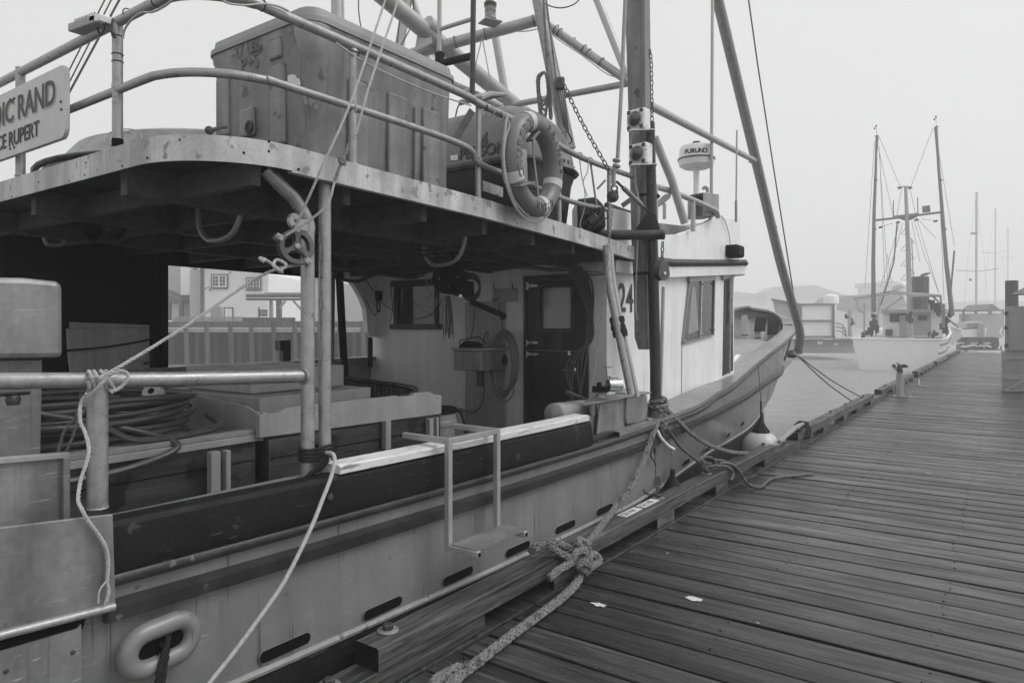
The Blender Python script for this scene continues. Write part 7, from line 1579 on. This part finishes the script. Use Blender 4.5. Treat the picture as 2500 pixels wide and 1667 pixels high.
DH = 44
h1 = thing('gabled_house', 'white gabled waterfront house with two paned windows across the water', 'house', PD(575, 790, DH))
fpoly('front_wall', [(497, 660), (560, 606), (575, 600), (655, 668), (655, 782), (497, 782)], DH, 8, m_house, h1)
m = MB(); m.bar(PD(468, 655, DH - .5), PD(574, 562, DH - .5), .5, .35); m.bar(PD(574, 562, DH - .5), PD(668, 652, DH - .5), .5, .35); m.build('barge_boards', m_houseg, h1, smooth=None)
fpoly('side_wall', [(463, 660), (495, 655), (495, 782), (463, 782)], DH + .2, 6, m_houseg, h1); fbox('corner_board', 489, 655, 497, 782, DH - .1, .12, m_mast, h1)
for k in range(28): pass
def pwin(u0, v0, u1, v1, par, d=DH - .12):
    fr = fbox('window', u0, v0, u1, v1, d, .1, m_mast, par)
    fbox('sash', u0 + 3, v0 + 3, u1 - 3, v1 - 4, d - .03, .04, m_house, fr)
    for i in range(2):
        for j in range(3): 
            for q in range(2): fbox('pane', u0 + 4.5 + i * (u1 - u0 - 9) * .53 + q * 7, v0 + 5 + j * 8.3, u0 + 10 + i * (u1 - u0 - 9) * .53 + q * 7, v0 + 12 + j * 8.3, d - .05, .03, m_mast, fr)
pwin(515, 669, 556, 705, h1); pwin(600, 677, 637, 709, h1)
dr = fbox('doorway', 546, 750, 569, 782, DH - .08, .06, m_mast, h1); fbox('door_leaf', 549, 753, 566, 782, DH - .11, .05, m_house, dr); fbox('doorway', 514, 748, 541, 782, DH - .05, .04, m_light, h1)
m = MB(); m.tube([PD(u, v, DH - .5) for u, v in ((498, 706), (505, 703), (510, 700), (513, 706))], .03, 5); m.lathe([(.03, 0), (.12, -.1)], PD(513, 706, DH - .5), UP, 10); m.build('wall_lamp', m_mast, h1)
m = MB(); m.tube([PD(u, v, DH - .5) for u, v in ((566, 640), (560, 650), (562, 668))], .08, 6); m.build('wall_lamp', m_light, h1)
h2 = thing('tall_side_house', 'tall grey building with a pale bay at the left of the gabled house', 'house', PD(430, 790, 48))
fbox('main_wall', 380, 560, 496, 782, 48, 8, m_houseg, h2); fbox('bay', 441, 560, 474, 722, 46.5, 1.5, m_house, h2); fbox('bay_trim', 440, 720, 476, 726, 46.4, 1.5, m_mast, h2); fbox('bay_trim', 473, 560, 477, 724, 46.4, .2, m_mast, h2)
fpoly('porch_roof', [(385, 705), (412, 722), (445, 733), (445, 740), (385, 738)], 45.5, 2, m_mast, h2)
for u in (407, 437): fbox('porch_post', u, 738, u + 7, 782, 45.5, .3, m_mast, h2)
for (u0, u1) in ((397, 406), (416, 436), (444, 460)): fbox('porch_panel', u0, 742, u1, 782, 46.5, .2, m_house if u0 < 440 else m_light, h2)
h3 = thing('cannery_shed', 'long grey cannery shed right of the gabled house in the fog', 'shed', PD(720, 790, 56)); fpoly('shed_wall', [(655, 668), (760, 672), (960, 720), (960, 784), (655, 784)], 56, 8, m_houseg, h3); fpoly('shed_roof', [(650, 655), (780, 662), (780, 676), (650, 670)], 55.5, 6, m_light, h3)
for u in (680, 705, 728): fbox('shed_board', u, 672, u + 8, 784, 55.8, .1, m_light, h3)
hf = thing('timber_hoist', 'heavy timber hoist frame standing on the pier', 'hoist', PD(680, 787, 40)); fbox('beam', 600, 718, 740, 726, 40, .4, m_mast, hf); fbox('beam', 600, 728, 740, 733, 40.2, .4, m_mast, hf); fbox('upper_beam', 645, 714, 740, 719, 40, .4, m_light, hf)
fbox('post', 674, 733, 683, 790, 40, .4, m_mast, hf); fbox('post', 657, 733, 663, 787, 40.5, .3, m_light, hf)
for a, b in (((683, 752), (697, 734)), ((735, 755), (716, 734))):
    m = MB(); m.bar(PD(*a, 40), PD(*b, 40), .12); m.build('knee_brace', m_light, hf, smooth=None)
sgn = thing('pier_sign', 'small framed notice board on the pier beside the gabled house', 'sign', PD(642, 785, 41)); fbox('post', 630, 750, 633, 782, 41, .1, m_mast, sgn); fbox('notice_panel', 633, 756, 652, 772, 41, .08, m_mast, sgn); fbox('notice_sheet', 636, 759, 643, 769, 40.9, .03, m_light, sgn); fbox('notice_sheet', 645, 759, 650, 769, 40.9, .03, m_light, sgn)
cs = thing('white_shed', 'low white shed glimpsed through the curved cabin bracket', 'shed', PD(855, 785, 60)); fpoly('shed_wall', [(836, 762), (868, 762), (868, 788), (836, 788)], 60, 5, m_house, cs); fpoly('shed_roof', [(834, 764), (838, 752), (870, 758), (872, 764)], 59.5, 6, m_light, cs)

# ================================================================== FOG
hz_m = bpy.data.materials.new('fog'); hz_m.use_nodes = True; nt = hz_m.node_tree; nt.nodes.clear()
pv = nt.nodes.new('ShaderNodeVolumePrincipled'); pv.inputs['Color'].default_value = (.96, .96, .96, 1); pv.inputs['Density'].default_value = .0050; pv.inputs['Anisotropy'].default_value = .2
mo = nt.nodes.new('ShaderNodeOutputMaterial'); nt.links.new(pv.outputs[0], mo.inputs['Volume'])
m = MB(); m.box(-262, 262, -62, 302, WZ - 1, 46); m.build('haze', hz_m, None, smooth=None, kind='stuff')
